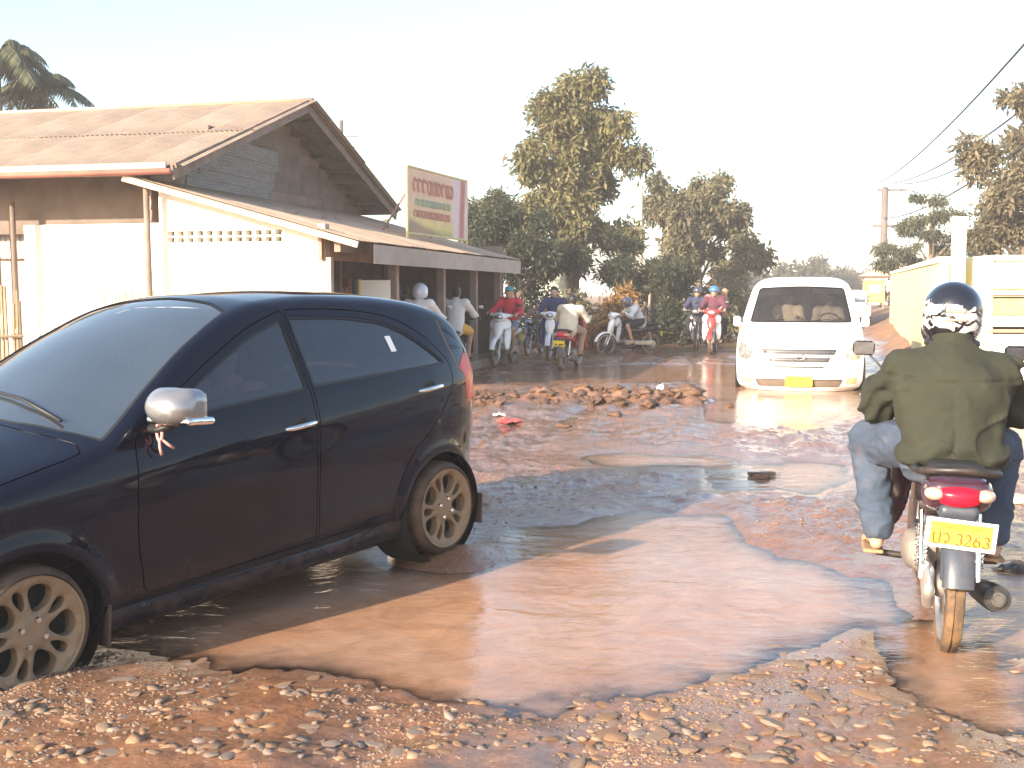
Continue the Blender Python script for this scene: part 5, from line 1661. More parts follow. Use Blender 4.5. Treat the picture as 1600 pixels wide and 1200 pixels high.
# ---- yellow roadside booth far down the road
bo = empty('roadside_booth', base_at(1364, 60), R(-10), 'small yellow roadside booth far down the road below the dark pole', 'booth')
MB().box((0, 0, .95), (.95, .8, 1.1)).build('cabin', mat('booth_yellow', (.80, .66, .12), .6, var=.08), bo, bevel=.02)
MB().box((0, 0, 1.56), (1.15, 1.0, .07)).build('roof', mat('booth_roof', (.55, .32, .2), .7), bo)
for sx in (-.4, .4):
    for sy in (-.33, .33):
        MB().box((sx, sy, .2), (.07, .07, .42)).build('leg', BEAM, bo)
MB().box((.0, -.41, 1.1), (.6, .03, .4)).build('hatch', mat('booth_hatch', (.85, .78, .5), .6), bo)
bo2 = empty('far_house', base_at(1392, 70), R(-15), 'low house with a pinkish tin roof by the far end of the wall', 'house')
MB().box((0, 2, .9), (3.2, 3, 1.8)).build('wall', mat('far_house_wall', (.50, .34, .27), .85), bo2)
MB().prism([(-2.0, 1.75), (2.0, 1.75), (0, 2.7)], .2, 3.8).build('roof', TIN, bo2)
MB().box((-.5, .49, .85), (.6, .04, 1.2)).build('door', BEAM, bo2)
MB().box((.7, .49, 1.1), (.7, .04, .6)).build('window', DARK_WALL, bo2)
# ================================================================== motorcycles (frame: +y ahead, origin under the rear axle)
BLACKP = mat('black_plastic', (.014, .014, .015), .45, var=.2, dirt=.30, dirt_scale=9, dirt_col=(.20, .12, .075))
BSEAT = mat('black_vinyl_seat', (.016, .016, .018), .5, var=.2, bump=.2, bscale=80, dirt=.12)
STEEL = mat('worn_steel', (.52, .50, .48), .3, .9, var=.12, dirt=.35, dirt_scale=9, dirt_col=(.28, .18, .11))
CHAINC = mat('chain_case_silver', (.62, .61, .58), .28, .85, var=.1, dirt=.35, dirt_scale=7, dirt_col=(.36, .22, .12))
DKTYRE = mat('bike_tyre_muddy', (.030, .026, .023), .85, var=.3, dirt=.62, dirt_scale=10, dirt_col=(.36, .20, .09), bump=.4)
AMBER = mat('clear_amber_lens', (.50, .33, .27), .12, var=.2, coat=.8)
FENDER_GREY = mat('grey_blue_fender', (.045, .055, .075), .4, var=.15, dirt=.25, dirt_scale=8, dirt_col=(.28, .19, .13))
ENGINE = mat('engine_alloy', (.30, .29, .28), .45, .7, var=.2, dirt=.5, dirt_scale=9)
MIRGL = mat('mirror_glass', (.30, .31, .33), .04, 1.0, var=.02)
BK = {}
def bmesh_part(key, fn):
    if key not in BK: BK[key] = fn()
    return BK[key]
def sp(res=.012): return res
def _wheel_parts(rad):
    w = .038
    ty = [(rad - .055, -w * .7), (rad - .03, -w), (rad - .008, -w * .85), (rad, -w * .45), (rad + .001, -w * .15), (rad - .006, -w * .12), (rad - .006, w * .12), (rad + .001, w * .15), (rad, w * .45), (rad - .008, w * .85), (rad - .03, w), (rad - .055, w * .7)]
    tyre = MB().lathe(ty, 40, 'X').mesh('tyre', True, 40)
    rim = MB().lathe([(rad - .05, -.03), (rad - .058, -.032), (rad - .068, -.012), (rad - .07, 0), (rad - .068, .012), (rad - .058, .032), (rad - .05, .03)], 40, 'X').mesh('rim', True, 40)
    hub = MB().lathe([(.008, -.075), (.02, -.07), (.05, -.05), (.05, -.02), (.032, -.015), (.032, .015), (.05, .02), (.05, .05), (.02, .07), (.008, .075)], 18, 'X', (0, 0, 0), True).mesh('hub', True, 40)
    sk = MB().tube([(.03, .045, 0), (.006, 0, rad - .062)], .0028, 4).mesh('spoke')
    return tyre, rim, hub, sk
def bike_wheel(parent, y, rad=.28, name='rear_wheel'):
    ty, rim, hub, sk = bmesh_part(('wheel', rad), lambda: _wheel_parts(rad))
    w = empty(name, (0, y, rad), parent=parent)
    mobj('tyre', ty, DKTYRE, w); mobj('rim', rim, STEEL, w); mobj('hub', hub, ENGINE, w)
    for i in range(18):
        o = mobj('spoke', sk, STEEL, w)
        o.rotation_euler = (2 * PI * i / 18, 0, 0)
        if i % 2: o.scale.x = -1
    return w
def arc_fender(r, hw, a0, a1, n, lip=.02, th=.004):
    """curved mudguard over a wheel at the origin; angles from +y axis upwards"""
    mb = MB(); vs = []; sec = [(-hw, -lip), (-hw * .85, .004), (-hw * .4, .012), (0, .015), (hw * .4, .012), (hw * .85, .004), (hw, -lip)]
    for i in range(n + 1):
        a = a0 + (a1 - a0) * i / n
        for x, d in sec:
            vs.append((x, (r + d) * math.cos(a), (r + d) * math.sin(a)))
    m = len(sec)
    mb.add(vs, [(i * m + j, i * m + j + 1, (i + 1) * m + j + 1, (i + 1) * m + j) for i in range(n) for j in range(m - 1)])
    vs2 = [(x, y * (1 - th / r), z * (1 - th / r)) for x, y, z in vs]
    mb.add(vs2, [(i * m + j, (i + 1) * m + j, (i + 1) * m + j + 1, i * m + j + 1) for i in range(n) for j in range(m - 1)])
    return mb.mesh('mudguard', True, 60)
def motorbike(label, loc, heading, paint, lean=0.0, shield=None, fender=None, front=None, plate_yellow=True, cat='motorcycle', group=None, seat=None, steer=0.0, z=None, sc=1.0, name='motorcycle', plain_plate=True):
    """step-through motorcycle; heading: degrees right of straight ahead"""
    zz = max(gz(loc[0], loc[1]), -.03) if z is None else z
    t = empty(name, (loc[0], loc[1], zz - .01), -R(heading), label, cat, group)
    t.rotation_euler.y = R(lean); t.scale = (sc,) * 3
    shield = shield or paint; fender = fender or paint; front = front or paint
    bike_wheel(t, 0, .28, 'rear_wheel')
    # steering group
    fwheel = bike_wheel(t, 1.24, .28, 'front_wheel')
    for s in (-1, 1):
        mobj('fork_leg', bmesh_part(('fork', s), lambda: MB().tube([(s * .065, 1.24, .28), (s * .065, 1.17, .45)], .022, 8).tube([(s * .065, 1.17, .45), (s * .065, 1.03, .80)], .016, 8).mesh('fork_leg', True, 50)), STEEL, t)
        mobj('shock_absorber', bmesh_part(('shock', s), lambda: MB().tube([(s * .115, .02, .30), (s * .115, .10, .58)], .013, 8).tube([(s * .115 + .024 * math.cos(q * 1.2), .035 + .055 * q / 56 + .0, .345 + .18 * q / 56 + .0 + .024 * math.sin(q * 1.2) * .3) for q in range(57)], .0055, 5).mesh('shock_absorber', True, 50)), CHROME, t)
        mobj('footpeg', bmesh_part(('peg', s), lambda: MB().tube([(s * .06, .60, .26), (s * .27, .60, .275)], .016, 8).mesh('footpeg', True, 50)), BLACKP, t)
        mobj('indicator', bmesh_part(('ind', s), lambda: sdf_mesh('indicator', [ell((s * .098, -.192, .704), (.038, .048, .028), (0, 0, s * -.45))], res=.007)), AMBER, t)
        mir = mobj('mirror', bmesh_part(('mir', s), lambda: sdf_mesh('mirror', [rbox((s * .36, 1.0, 1.235), (.12, .03, .085), .028, (0.1, 0, s * .12))], res=.008)), BLACKP, t)
        mobj('mirror_glass', bmesh_part(('mirg', s), lambda: MB().box((s * .36, .983, 1.235), (.095, .004, .06), (0.1, 0, s * .12)).mesh('mirror_glass')), MIRGL, mir)
        mobj('mirror_stalk', bmesh_part(('mirs', s), lambda: MB().tube([(s * .22, 1.0, 1.02), (s * .27, 1.0, 1.14), (s * .34, 1.0, 1.21)], .006, 6).mesh('mirror_stalk', True)), BLACKP, mir)
        mobj('grip', bmesh_part(('grip', s), lambda: MB().tube([(s * .24, .94, 1.035), (s * .36, .905, 1.03)], .018, 10).mesh('grip', True, 50)), BLACKP, t)
        mobj('lever', bmesh_part(('lev', s), lambda: MB().tube([(s * .20, 1.0, 1.03), (s * .26, .99, 1.02), (s * .37, .955, 1.0)], .006, 6).mesh('lever', True)), STEEL, t)
        mobj('leg_shield', bmesh_part(('shield', s), lambda: sdf_mesh('leg_shield', [ell((s * .155, .965, .62), (.075, .022, .30), (.18, 0, s * -.35)), ell((s * .12, 1.0, .84), (.11, .03, .12), (.25, 0, s * -.3))], res=.012, k=.05)), shield, t)
    mobj('front_mudguard', bmesh_part('ff', lambda: arc_fender(.305, .055, .25, 2.75, 14)), front, fwheel)
    mobj('handlebar', bmesh_part('hb', lambda: MB().tube([(-.36, .905, 1.03), (-.24, .94, 1.035), (-.1, 1.02, 1.0), (0, 1.04, .985), (.1, 1.02, 1.0), (.24, .94, 1.035), (.36, .905, 1.03)], .012, 8).mesh('handlebar', True)), STEEL, t)
    cw = mobj('handlebar_cowl', bmesh_part('cowl', lambda: sdf_mesh('handlebar_cowl', [ell((0, 1.05, 1.0), (.16, .09, .075)), ell((0, 1.10, .955), (.10, .07, .07)), cone((-.2, .98, 1.02), (.2, .98, 1.02), .035, .035)], res=.012, k=.05)), front, t)
    mobj('headlight', bmesh_part('hl', lambda: sdf_mesh('headlight', [ell((0, 1.135, .985), (.095, .05, .06))], res=.009)), CLEAR_LAMP, cw)
    mobj('nose_panel', bmesh_part('nose', lambda: sdf_mesh('nose_panel', [ell((0, 1.09, .78), (.11, .06, .17), (.3, 0, 0)), ell((0, 1.13, .66), (.07, .05, .12), (.3, 0, 0))], res=.012, k=.05)), front, t)
    mobj('seat', bmesh_part('seat', lambda: sdf_mesh('seat', [rbox((0, .12, .765), (.23, .46, .085), .04, (-.05, 0, 0)), rbox((0, .46, .745), (.21, .42, .08), .038, (.06, 0, 0))], res=.012, k=.05)), seat or BSEAT, t)
    mobj('side_panel', bmesh_part('tailp', lambda: sdf_mesh('side_panel', [rbox((0, .10, .665), (.26, .52, .13), .055, (-.16, 0, 0)), rbox((0, .48, .62), (.16, .40, .14), .05), rbox((0, .78, .56), (.12, .36, .16), .05, (-.45, 0, 0)), rbox((0, -.10, .695), (.23, .20, .12), .05, (-.2, 0, 0))], res=.013, k=.06)), paint, t)
    tl = mobj('tail_light', bmesh_part('tl', lambda: sdf_mesh('tail_light', [ell((0, -.195, .708), (.095, .05, .030)), ell((0, -.192, .680), (.078, .05, .028))], res=.008, k=.03)), RED_LAMP, t)
    mobj('grab_rail', bmesh_part('gr', lambda: MB().tube([(-.135, .16, .765), (-.165, .02, .775), (-.155, -.12, .785), (-.09, -.19, .80), (0, -.205, .806), (.09, -.19, .80), (.155, -.12, .785), (.165, .02, .775), (.135, .16, .765)], .016, 8).mesh('grab_rail', True)), BLACKP, t)
    mobj('rear_mudguard', bmesh_part('rf', lambda: arc_fender(.335, .062, 1.0, 2.95, 16)), FENDER_GREY, t).location = (0, 0, .285)
    mobj('fender_tongue', bmesh_part('ft', lambda: sdf_mesh('fender_tongue', [rbox((0, -.215, .50), (.13, .03, .30), .014, (-.22, 0, 0)), rbox((0, -.15, .63), (.15, .14, .05), .02, (-.2, 0, 0))], res=.010, k=.03)), FENDER_GREY, t)
    mobj('chain_case', bmesh_part('cc', lambda: sdf_mesh('chain_case', [rbox((-.085, .24, .31), (.032, .56, .115), .015, (.04, 0, 0)), ell((-.088, .0, .29), (.022, .10, .085)), cone((-.085, -.08, .27), (-.085, -.02, .2), .02, .02)], res=.009, k=.03)), CHAINC, t)
    mobj('swing_arm', bmesh_part('sa', lambda: MB().tube([(.075, 0, .28), (.075, .5, .33)], .02, 8).tube([(-.06, 0, .28), (-.06, .5, .33)], .02, 8).tube([(-.075, .5, .33), (.075, .5, .33)], .02, 8).mesh('swing_arm', True)), BLACKP, t)
    mobj('engine', bmesh_part('en', lambda: sdf_mesh('engine', [rbox((0, .58, .31), (.24, .26, .20), .06), cone((0, .70, .33), (0, .86, .36), .075, .065), ell((-.12, .58, .31), (.04, .09, .09)), ell((.12, .58, .31), (.04, .10, .10))], res=.014, k=.04)), ENGINE, t)
    ex = mobj('exhaust', bmesh_part('ex', lambda: MB().tube([(.03, .84, .30), (.07, .78, .19), (.12, .55, .17), (.14, .35, .20)], .018, 8).tube([(.14, .36, .20), (.155, .26, .215), (.175, -.08, .265), (.178, -.12, .27)], [.024, .048, .060, .054], 14).mesh('exhaust', True, 50)), BLACKP, t)
    mobj('exhaust_tip', bmesh_part('ext', lambda: MB().tube([(.1775, -.117, .269), (.179, -.135, .272)], [.044, .030], 14).tube([(.178, -.12, .27), (.180, -.15, .274)], [.020, .020], 10).mesh('exhaust_tip', True, 50)), mat('burnt_steel', (.12, .11, .10), .45, .6, var=.2), ex)
    mobj('frame_tube', bmesh_part('fr', lambda: MB().tube([(0, .2, .60), (0, .55, .52), (0, .8, .52), (0, 1.02, .82)], [.025, .03, .03, .03], 8).mesh('frame_tube', True)), BLACKP, t)
    if plain_plate:
        pl = mobj('number_plate', bmesh_part('plate', lambda: MB().box((0, -.285, .535), (.22, .006, .12), (.15, 0, 0)).mesh('number_plate', bevel=.002)), mat('plate_yellow', (.85, .62, .03)) if plate_yellow else mat('board_white', (.82, .80, .74)), t)
        mobj('plate_lettering', bmesh_part('platel', lambda: MB().box((0, -.2895, .555), (.15, .003, .018), (.15, 0, 0)).box((-.06, -.2885, .518), (.05, .003, .035), (.15, 0, 0)).box((.04, -.2885, .518), (.10, .003, .035), (.15, 0, 0)).mesh('plate_lettering')), mat('plate_ink', (.16, .09, .03), .6), pl)
    return t

# ================================================================== people
SKIN = mat('skin_brown', (.36, .20, .13), .55, var=.12, vscale=12)
SKIN2 = mat('skin_light_brown', (.46, .28, .19), .55, var=.12, vscale=12)
HAIR = mat('black_hair', (.012, .010, .010), .5, var=.2, bump=.5, bscale=90)
def cloth(name, c, **kw):
    return mat(name, c, kw.pop('rough', .9), var=kw.pop('var', .14), vscale=5, bump=.5, bscale=38, **kw)
def wrinkle(amp=.008, fx=9, seed=2):
    def f(G):
        return amp * fbm(G[:, 0] * fx, G[:, 1] * fx, G[:, 2] * fx * .55, octaves=3, seed=seed) + amp * .6 * np.sin(G[:, 2] * 42 + 5 * vnoise(G[:, 0] * 6, G[:, 1] * 6, G[:, 2] * 4, seed + 3)) * (vnoise(G[:, 0] * 3, G[:, 1] * 3, G[:, 2] * 5, seed + 9) > .1)
    return f
RIDE = dict(pel=(0, .30, .86), che=(0, .36, 1.16), neck=(0, .40, 1.345), head=(0, .45, 1.47), sh=(.185, .385, 1.29), el=(.30, .60, 1.07), ha=(.30, .88, 1.045),
            hip=(.10, .33, .84), kn=(.20, .74, .74), an=(.19, .60, .34), toe=(.20, .78, .285))
def hand_prims(w, d, side, s=1.0):
    """palm, four curled fingers of unequal length and a thumb, hand at w reaching along d and closed round a bar"""
    w = np.array(w, float); d = np.array(d, float); d /= np.linalg.norm(d)
    up = np.array([0, 0, 1.0]); lat = np.cross(d, up); lat /= np.linalg.norm(lat); up = np.cross(lat, d)
    out = [cone(w, w + d * .075 * s, .030 * s, .033 * s, (1, 1, 1))]
    k0 = w + d * .085 * s
    for i, (o, l) in enumerate(((-.034, .95), (-.012, 1.08), (.011, 1.0), (.033, .8))):
        a = k0 + lat * o * s + up * .008 * s
        b = a + (d * .032 - up * .014) * l * s
        c = b + (-d * .006 - up * .030) * l * s
        e = c + (-d * .026 + up * .004) * l * s
        out += [cone(a, b, .0105 * s, .0098 * s), cone(b, c, .0098 * s, .009 * s), cone(c, e, .009 * s, .0078 * s)]
    t0 = w + d * .03 * s - lat * side * .03 * s
    t1 = t0 + (d * .03 - lat * side * .022 - up * .012) * s
    t2 = t1 + (d * .024 + lat * side * .004 - up * .022) * s
    return out + [cone(t0, t1, .0135 * s, .011 * s), cone(t1, t2, .011 * s, .009 * s)]
def person(label, parent_m, pose=None, top=None, bottom=None, skin=SKIN, head='hair', hat=None, res=.026, short_sleeve=False, short_leg=False, bulk=1.0, group=None, look=0.0,
           shoes=None, hips_only=False, s=1.0, legs=True, arms=((1, 1), (-1, 1)), sandals=False):
    p = dict(RIDE); p.update(pose or {})
    M = lambda q, sd: np.array((q[0] * sd, q[1], q[2]), float)
    A = lambda q: np.array(q, float)
    t = empty('person', label=label, cat='person', group=group)
    t.matrix_world = parent_m
    t.scale = (s,) * 3
    get = lambda key, sd: A(p[key + ('R' if sd > 0 else 'L')]) if key + ('R' if sd > 0 else 'L') in p else M(p[key], sd)
    pel, che, neck, hd = A(p['pel']), A(p['che']), A(p['neck']), A(p['head'])
    B = [cone(pel, che, .125, .13, (1.12, .85, 1)), cone(che, neck, .11, .052), cone(neck, hd - (0, 0, .02), .052, .056)]
    fw = np.array([math.sin(look), math.cos(look), 0]); sdv = np.array([fw[1], -fw[0], 0])
    e = lambda c, r: ell(c, r, (0, 0, -look))
    B += [e(hd + (0, 0, .025), (.076, .094, .092)), e(hd + fw * .02 - (0, 0, .055), (.056, .066, .06)), e(hd + fw * .098 - (0, 0, .012), (.013, .020, .022)),
          e(hd + fw * .086 - (0, 0, .052), (.026, .014, .010)), e(hd + fw * .085 + (0, 0, .028), (.05, .016, .012))]
    B += [e(hd + sdv * q * .078 - (0, 0, .005), (.012, .026, .034)) for q in (1, -1)]
    T, Pn, S_ = [], [], []
    T += [cone(pel - (0, 0, .05), che, .160 * bulk, .150 * bulk, (1.12, .90, 1)), cone(che, neck - (0, 0, .045), .130 * bulk, .068 * bulk, (1.1, .9, 1)), cone(neck - (0, 0, .03), neck + (0, 0, .0), .068, .066)]
    Pn += [cone(pel - (0, 0, .05), pel + (0, 0, .04), .140, .125, (1.12, .9, 1))]
    for sd, on in arms:
        sh, el_, ha = get('sh', sd), get('el', sd), get('ha', sd)
        B += [cone(che + (0, 0, .1), sh, .07, .058), cone(sh, el_, .050, .040), cone(el_, ha, .040, .027)]
        if res < .016:
            d = get('hd', sd) - ha if 'hdR' in p else np.array([.0, 1, -.15])
            B += hand_prims(ha, d, sd)
        else:
            d = ha - el_; d /= np.linalg.norm(d)
            B += [cone(ha, ha + d * .08, .034, .030)]
        T += [cone(che + (0, 0, .09), sh, .085 * bulk, .074 * bulk), cone(sh, sh + (el_ - sh) * (.55 if short_sleeve else 1), .074 * bulk, (.066 if short_sleeve else .060) * bulk)]
        if not short_sleeve:
            T += [cone(el_, el_ + (ha - el_) * .90, .060 * bulk, .044 * bulk)]
    if legs:
        for sd in (1, -1):
            hip, kn, an, toe = get('hip', sd), get('kn', sd), get('an', sd), get('toe', sd)
            B += [cone(hip, kn, .082, .056), cone(kn, an, .056, .034), cone(an, toe - (0, 0, .0), .034, .028, (1.15, 1, .85)), cone(an - (0, .03, .02), an, .032, .034)]
            if short_leg:
                Pn += [cone(hip, hip + (kn - hip) * .85, .108, .092)]
            else:
                Pn += [cone(hip, kn, .105 * (bulk if bulk < 1.05 else 1.05), .080), cone(kn, an + (kn - an) * .06, .078, .060)]
            if shoes: S_ += [cone(an - (0, .02, .03), toe - (0, 0, .012), .040, .040, (1.15, 1, .75))]
            if sandals: S_.append(rbox((an + toe) / 2 - (0, 0, .050), (.10, .27, .026), .012, (-.06, 0, 0)))
    kk = .03
    mobj('body', sdf_mesh('body', B, res=res * .85 if res > .016 else res, k=.022), skin, t)
    mobj('shirt' if bulk < 1.12 else 'jacket', sdf_mesh('shirt', T, res=res, k=.05, noise=wrinkle(.007 * bulk, 8, int(abs(hd[2]) * 100) % 13)), top, t)
    if legs and bottom is not None: mobj('trousers', sdf_mesh('trousers', Pn, res=res, k=.045, noise=wrinkle(.006, 9, 5)), bottom, t)
    if S_: mobj('footwear', sdf_mesh('footwear', S_, res=max(res * .7, .01), k=.02), shoes if shoes else BLACKP, t)
    if head in ('hair', 'long_hair'):
        H = [e(hd + (0, 0, .048) - fw * .016, (.088, .100, .090)), e(hd - fw * .045 - (0, 0, .01), (.075, .06, .085))]
        if head == 'long_hair': H += [cone(hd - fw * .06, hd - fw * .09 - (0, 0, .2), .065, .05)]
        mobj('hair', sdf_mesh('hair', H, [e(hd + fw * .075 - (0, 0, .035), (.072, .07, .075))], res=max(.014, res * .6), k=.03, noise=wrinkle(.005, 22, 3)), HAIR, t)
    elif head == 'cap':
        mobj('hair', sdf_mesh('hair', [e(hd - fw * .03 + (0, 0, .01), (.083, .085, .08))], [e(hd + fw * .075 - (0, 0, .035), (.074, .07, .075))], res=.016, k=.03), HAIR, t)
        mobj('cap', sdf_mesh('cap', [e(hd + (0, 0, .065), (.092, .105, .072)), e(hd + fw * .115 + (0, 0, .055), (.075, .065, .012))], res=.014, k=.02), hat, t)
    elif head == 'helmet':
        hm = sdf_mesh('helmet', [e(hd + (0, 0, .03), (.128, .145, .135)), e(hd - (0, 0, .035) - fw * .01, (.118, .13, .09))], [e(hd + fw * .12 - (0, 0, .01), (.095, .10, .06)), e(hd - (0, 0, .1), (.085, .10, .07))], res=max(res * .6, .012), k=.04, ks=.02)
        h_ = mobj('helmet', hm, hat, t)
        mobj('visor', sdf_mesh('visor', [e(hd + fw * .03 - (0, 0, .012), (.115, .122, .060))], [e(hd + fw * .02 - (0, 0, .012), (.108, .115, .2)), rbox(hd - fw * .12, (.5, .26, .4), .01, (0, 0, -look))], res=.012), mat('helmet_visor', (.03, .03, .035), .1, coat=.5), h_)
    elif head == 'half_helmet':
        h_ = mobj('helmet', sdf_mesh('helmet', [e(hd + (0, 0, .05), (.118, .135, .108))], [e(hd + fw * .02 - (0, 0, .09), (.15, .17, .11))], res=.014, ks=.02), hat, t)
    return t
def on_bike(b):
    return b.matrix_basis.copy() if not b.parent else b.matrix_world.copy()
def bm_of(b):
    return Matrix.Translation(b.location) @ b.rotation_euler.to_matrix().to_4x4() @ Matrix.Diagonal((*b.scale, 1))
# ================================================================== nearest motorcyclist
_p = gnd(1477, 1008)
HB_H = 15.0
MAROON = mat('dark_maroon_paint', (.045, .018, .03), .15, var=.15, coat=.8, dirt=.20, dirt_scale=8, dirt_col=(.26, .17, .12))
hb = motorbike('dark maroon step-through motorcycle with a yellow plate carrying the rider in the olive jacket', (_p.x, _p.y), HB_H, MAROON, lean=1.5, front=MAROON, z=-.012, plain_plate=False)
# its number plate: white frame, yellow field, lettering
plate = empty('number_plate', (0.0, -.295, .56), parent=hb)
plate.scale = (.87,) * 3
plate.rotation_euler = (R(90 + 8) - PI / 2, R(3.2), 0)
MB().box((0, 0, 0), (.310, .006, .142)).build('plate_frame', mat('plate_white', (.84, .82, .80), .5, var=.05, dirt=.12, dirt_scale=20), plate, bevel=.003)
MB().box((0, -.0045, .002), (.268, .004, .108)).build('plate_field', mat('plate_gold', (.88, .60, .06), .45, var=.10, vscale=9, dirt=.10, dirt_scale=24, dirt_col=(.75, .55, .3)), plate, bevel=.001)
INK = mat('plate_brown_ink', (.20, .085, .01), .5)
def stroke(pts, w, parent, nm='letter'):
    return MB().tube([(x, -.0072, z) for x, z in pts], w, 6, True).build(nm, INK, parent)
def arcp(cx, cz, rx, rz, a0, a1, n=12):
    return [(cx + rx * math.cos(a), cz + rz * math.sin(a)) for a in np.linspace(a0, a1, n)]
def digit(ch, cx, cz=-.020, w=.0125, h=.026):
    if ch == '3':
        p = arcp(cx, cz + h * .5, w, h * .5, 2.6, -1.45, 10) + arcp(cx, cz - h * .5, w * 1.08, h * .52, 1.45, -2.6, 10)
    elif ch == '2':
        p = arcp(cx, cz + h * .45, w, h * .55, 2.7, -.5, 9) + [(cx + w * .5, cz - h * .1), (cx - w, cz - h), (cx + w * 1.1, cz - h)]
    else:
        p = [(cx + w * .7, cz + h), (cx - w * .3, cz + h * .6)] + arcp(cx, cz - h * .42, w * 1.05, h * .58, 2.6, 2.6 + 2 * PI, 16)
    stroke(p, .0046, plate)
for ch, cx in zip('3263', (-.008, .030, .070, .109)):
    digit(ch, cx)
# two consonants before the digits
stroke([(-.118, .004)] + [(-.118, -.022)] + arcp(-.104, -.032, .014, .018, PI, 2 * PI, 9) + [(-.090, -.022), (-.090, .008)], .0042, plate)
stroke(arcp(-.066, -.020, .016, .024, 2.5, -1.9, 14) + arcp(-.066, -.040, .006, .006, -1.2, 2.6, 8), .0040, plate)
# small province line above: ten little letters
gl = [lambda x: arcp(x, .036, .006, .009, -.6, 3.7, 9), lambda x: [(x - .006, .045), (x - .006, .030)] + arcp(x, .031, .006, .006, PI, 2 * PI, 6) + [(x + .006, .045)],
      lambda x: arcp(x, .038, .006, .007, 3.4, -1.5, 9), lambda x: [(x - .005, .046), (x - .005, .029), (x + .004, .029)], lambda x: arcp(x, .036, .0065, .008, 0, 2 * PI, 11)]
for i in range(11):
    stroke(gl[(i * 3 + i // 4) % 5](-.088 + i * .0178), .0019, plate)
# ---- rider
OLIVE_J = cloth('olive_jacket', (.021, .0235, .0135), rough=.92, var=.22)
JEANS = cloth('faded_blue_jeans', (.042, .062, .100), var=.2, dirt=.22, dirt_scale=7, dirt_col=(.26, .19, .15))
HM = bm_of(hb)
def hero_helmet_mat():
    m = bpy.data.materials.new('helmet_print'); m.use_nodes = True
    nt = m.node_tree; b = nt.nodes['Principled BSDF']
    tc = nd(nt, 'ShaderNodeTexCoord').outputs['Object']
    sx = nd(nt, 'ShaderNodeSeparateXYZ'); nt.links.new(tc, sx.inputs[0])
    w = mth(nt, 'MULTIPLY', mth(nt, 'SUBTRACT', noise_tex(nt, 13, 2, .5, tc, .8), .5), .085)
    z = mth(nt, 'ADD', mth(nt, 'ADD', sx.outputs[2], w), mth(nt, 'MULTIPLY', sx.outputs[0], .16))
    band = ramp(nt, mth(nt, 'ADD', mth(nt, 'MULTIPLY', mth(nt, 'SUBTRACT', z, 1.40), 4.0), .5), [(.30, (0, 0, 0)), (.33, (1, 1, 1)), (.46, (1, 1, 1)), (.48, (0, 0, 0)), (.52, (0, 0, 0)), (.54, (1, 1, 1)), (.735, (1, 1, 1)), (.76, (0, 0, 0))])
    swirl = ramp(nt, noise_tex(nt, 17, 2, .5, tc, 1.6), [(.38, (0, 0, 0)), (.42, (1, 1, 1))])
    c = mixc(nt, mth(nt, 'MULTIPLY', band, swirl), (.012, .012, .016), (.62, .61, .60))
    nt.links.new(c, b.inputs['Base Color']); b.inputs['Roughness'].default_value = .12; b.inputs['Coat Weight'].default_value = .8
    return m
rider = empty('person', label='rider in an olive jacket, blue jeans and full-face helmet, nearest person seen from behind', cat='person')
rider.matrix_world = HM
pel, che, neck, hd = (0, .29, .86), (0, .34, 1.10), (.0, .40, 1.29), (0, .45, 1.415)
A_ = lambda q: np.array(q, float)
lk = {}
lk['sh'] = {1: A_((.195, .38, 1.165)), -1: A_((-.195, .38, 1.165))}
lk['el'] = {1: A_((.300, .58, .99)), -1: A_((-.295, .58, .99))}
lk['ha'] = {1: A_((.305, .86, 1.055)), -1: A_((-.315, .86, 1.055))}
lk['hip'] = {1: A_((.11, .33, .83)), -1: A_((-.11, .33, .83))}
lk['kn'] = {1: A_((.27, .74, .79)), -1: A_((-.315, .74, .79))}
lk['an'] = {1: A_((.25, .60, .36)), -1: A_((-.275, .58, .36))}
lk['toe'] = {1: A_((.26, .78, .305)), -1: A_((-.295, .76, .305))}
B = [cone(pel, che, .13, .135, (1.15, .85, 1)), cone(che, neck, .12, .055), cone(neck, A_(hd) - (0, 0, .02), .055, .058), ell(A_(hd) + (0, 0, .025), (.076, .094, .092)),
     ell((0, .475, 1.36), (.056, .066, .06)), ell((0, .545, 1.40), (.013, .02, .022))]
J = [cone((0, .27, .80), (0, .33, 1.08), .175, .180, (1.28, .88, 1)), cone((0, .33, 1.08), (0, .37, 1.17), .172, .130, (1.28, .88, 1)), cone((0, .38, 1.18), (0, .40, 1.285), .118, .080, (1.05, .95, 1)),
     cone((-.09, .29, .82), (.09, .29, .82), .118, .118, (1, 1, .9))]
PJ = [cone((-.09, .30, .80), (.09, .30, .80), .125, .125)]
Ft = []
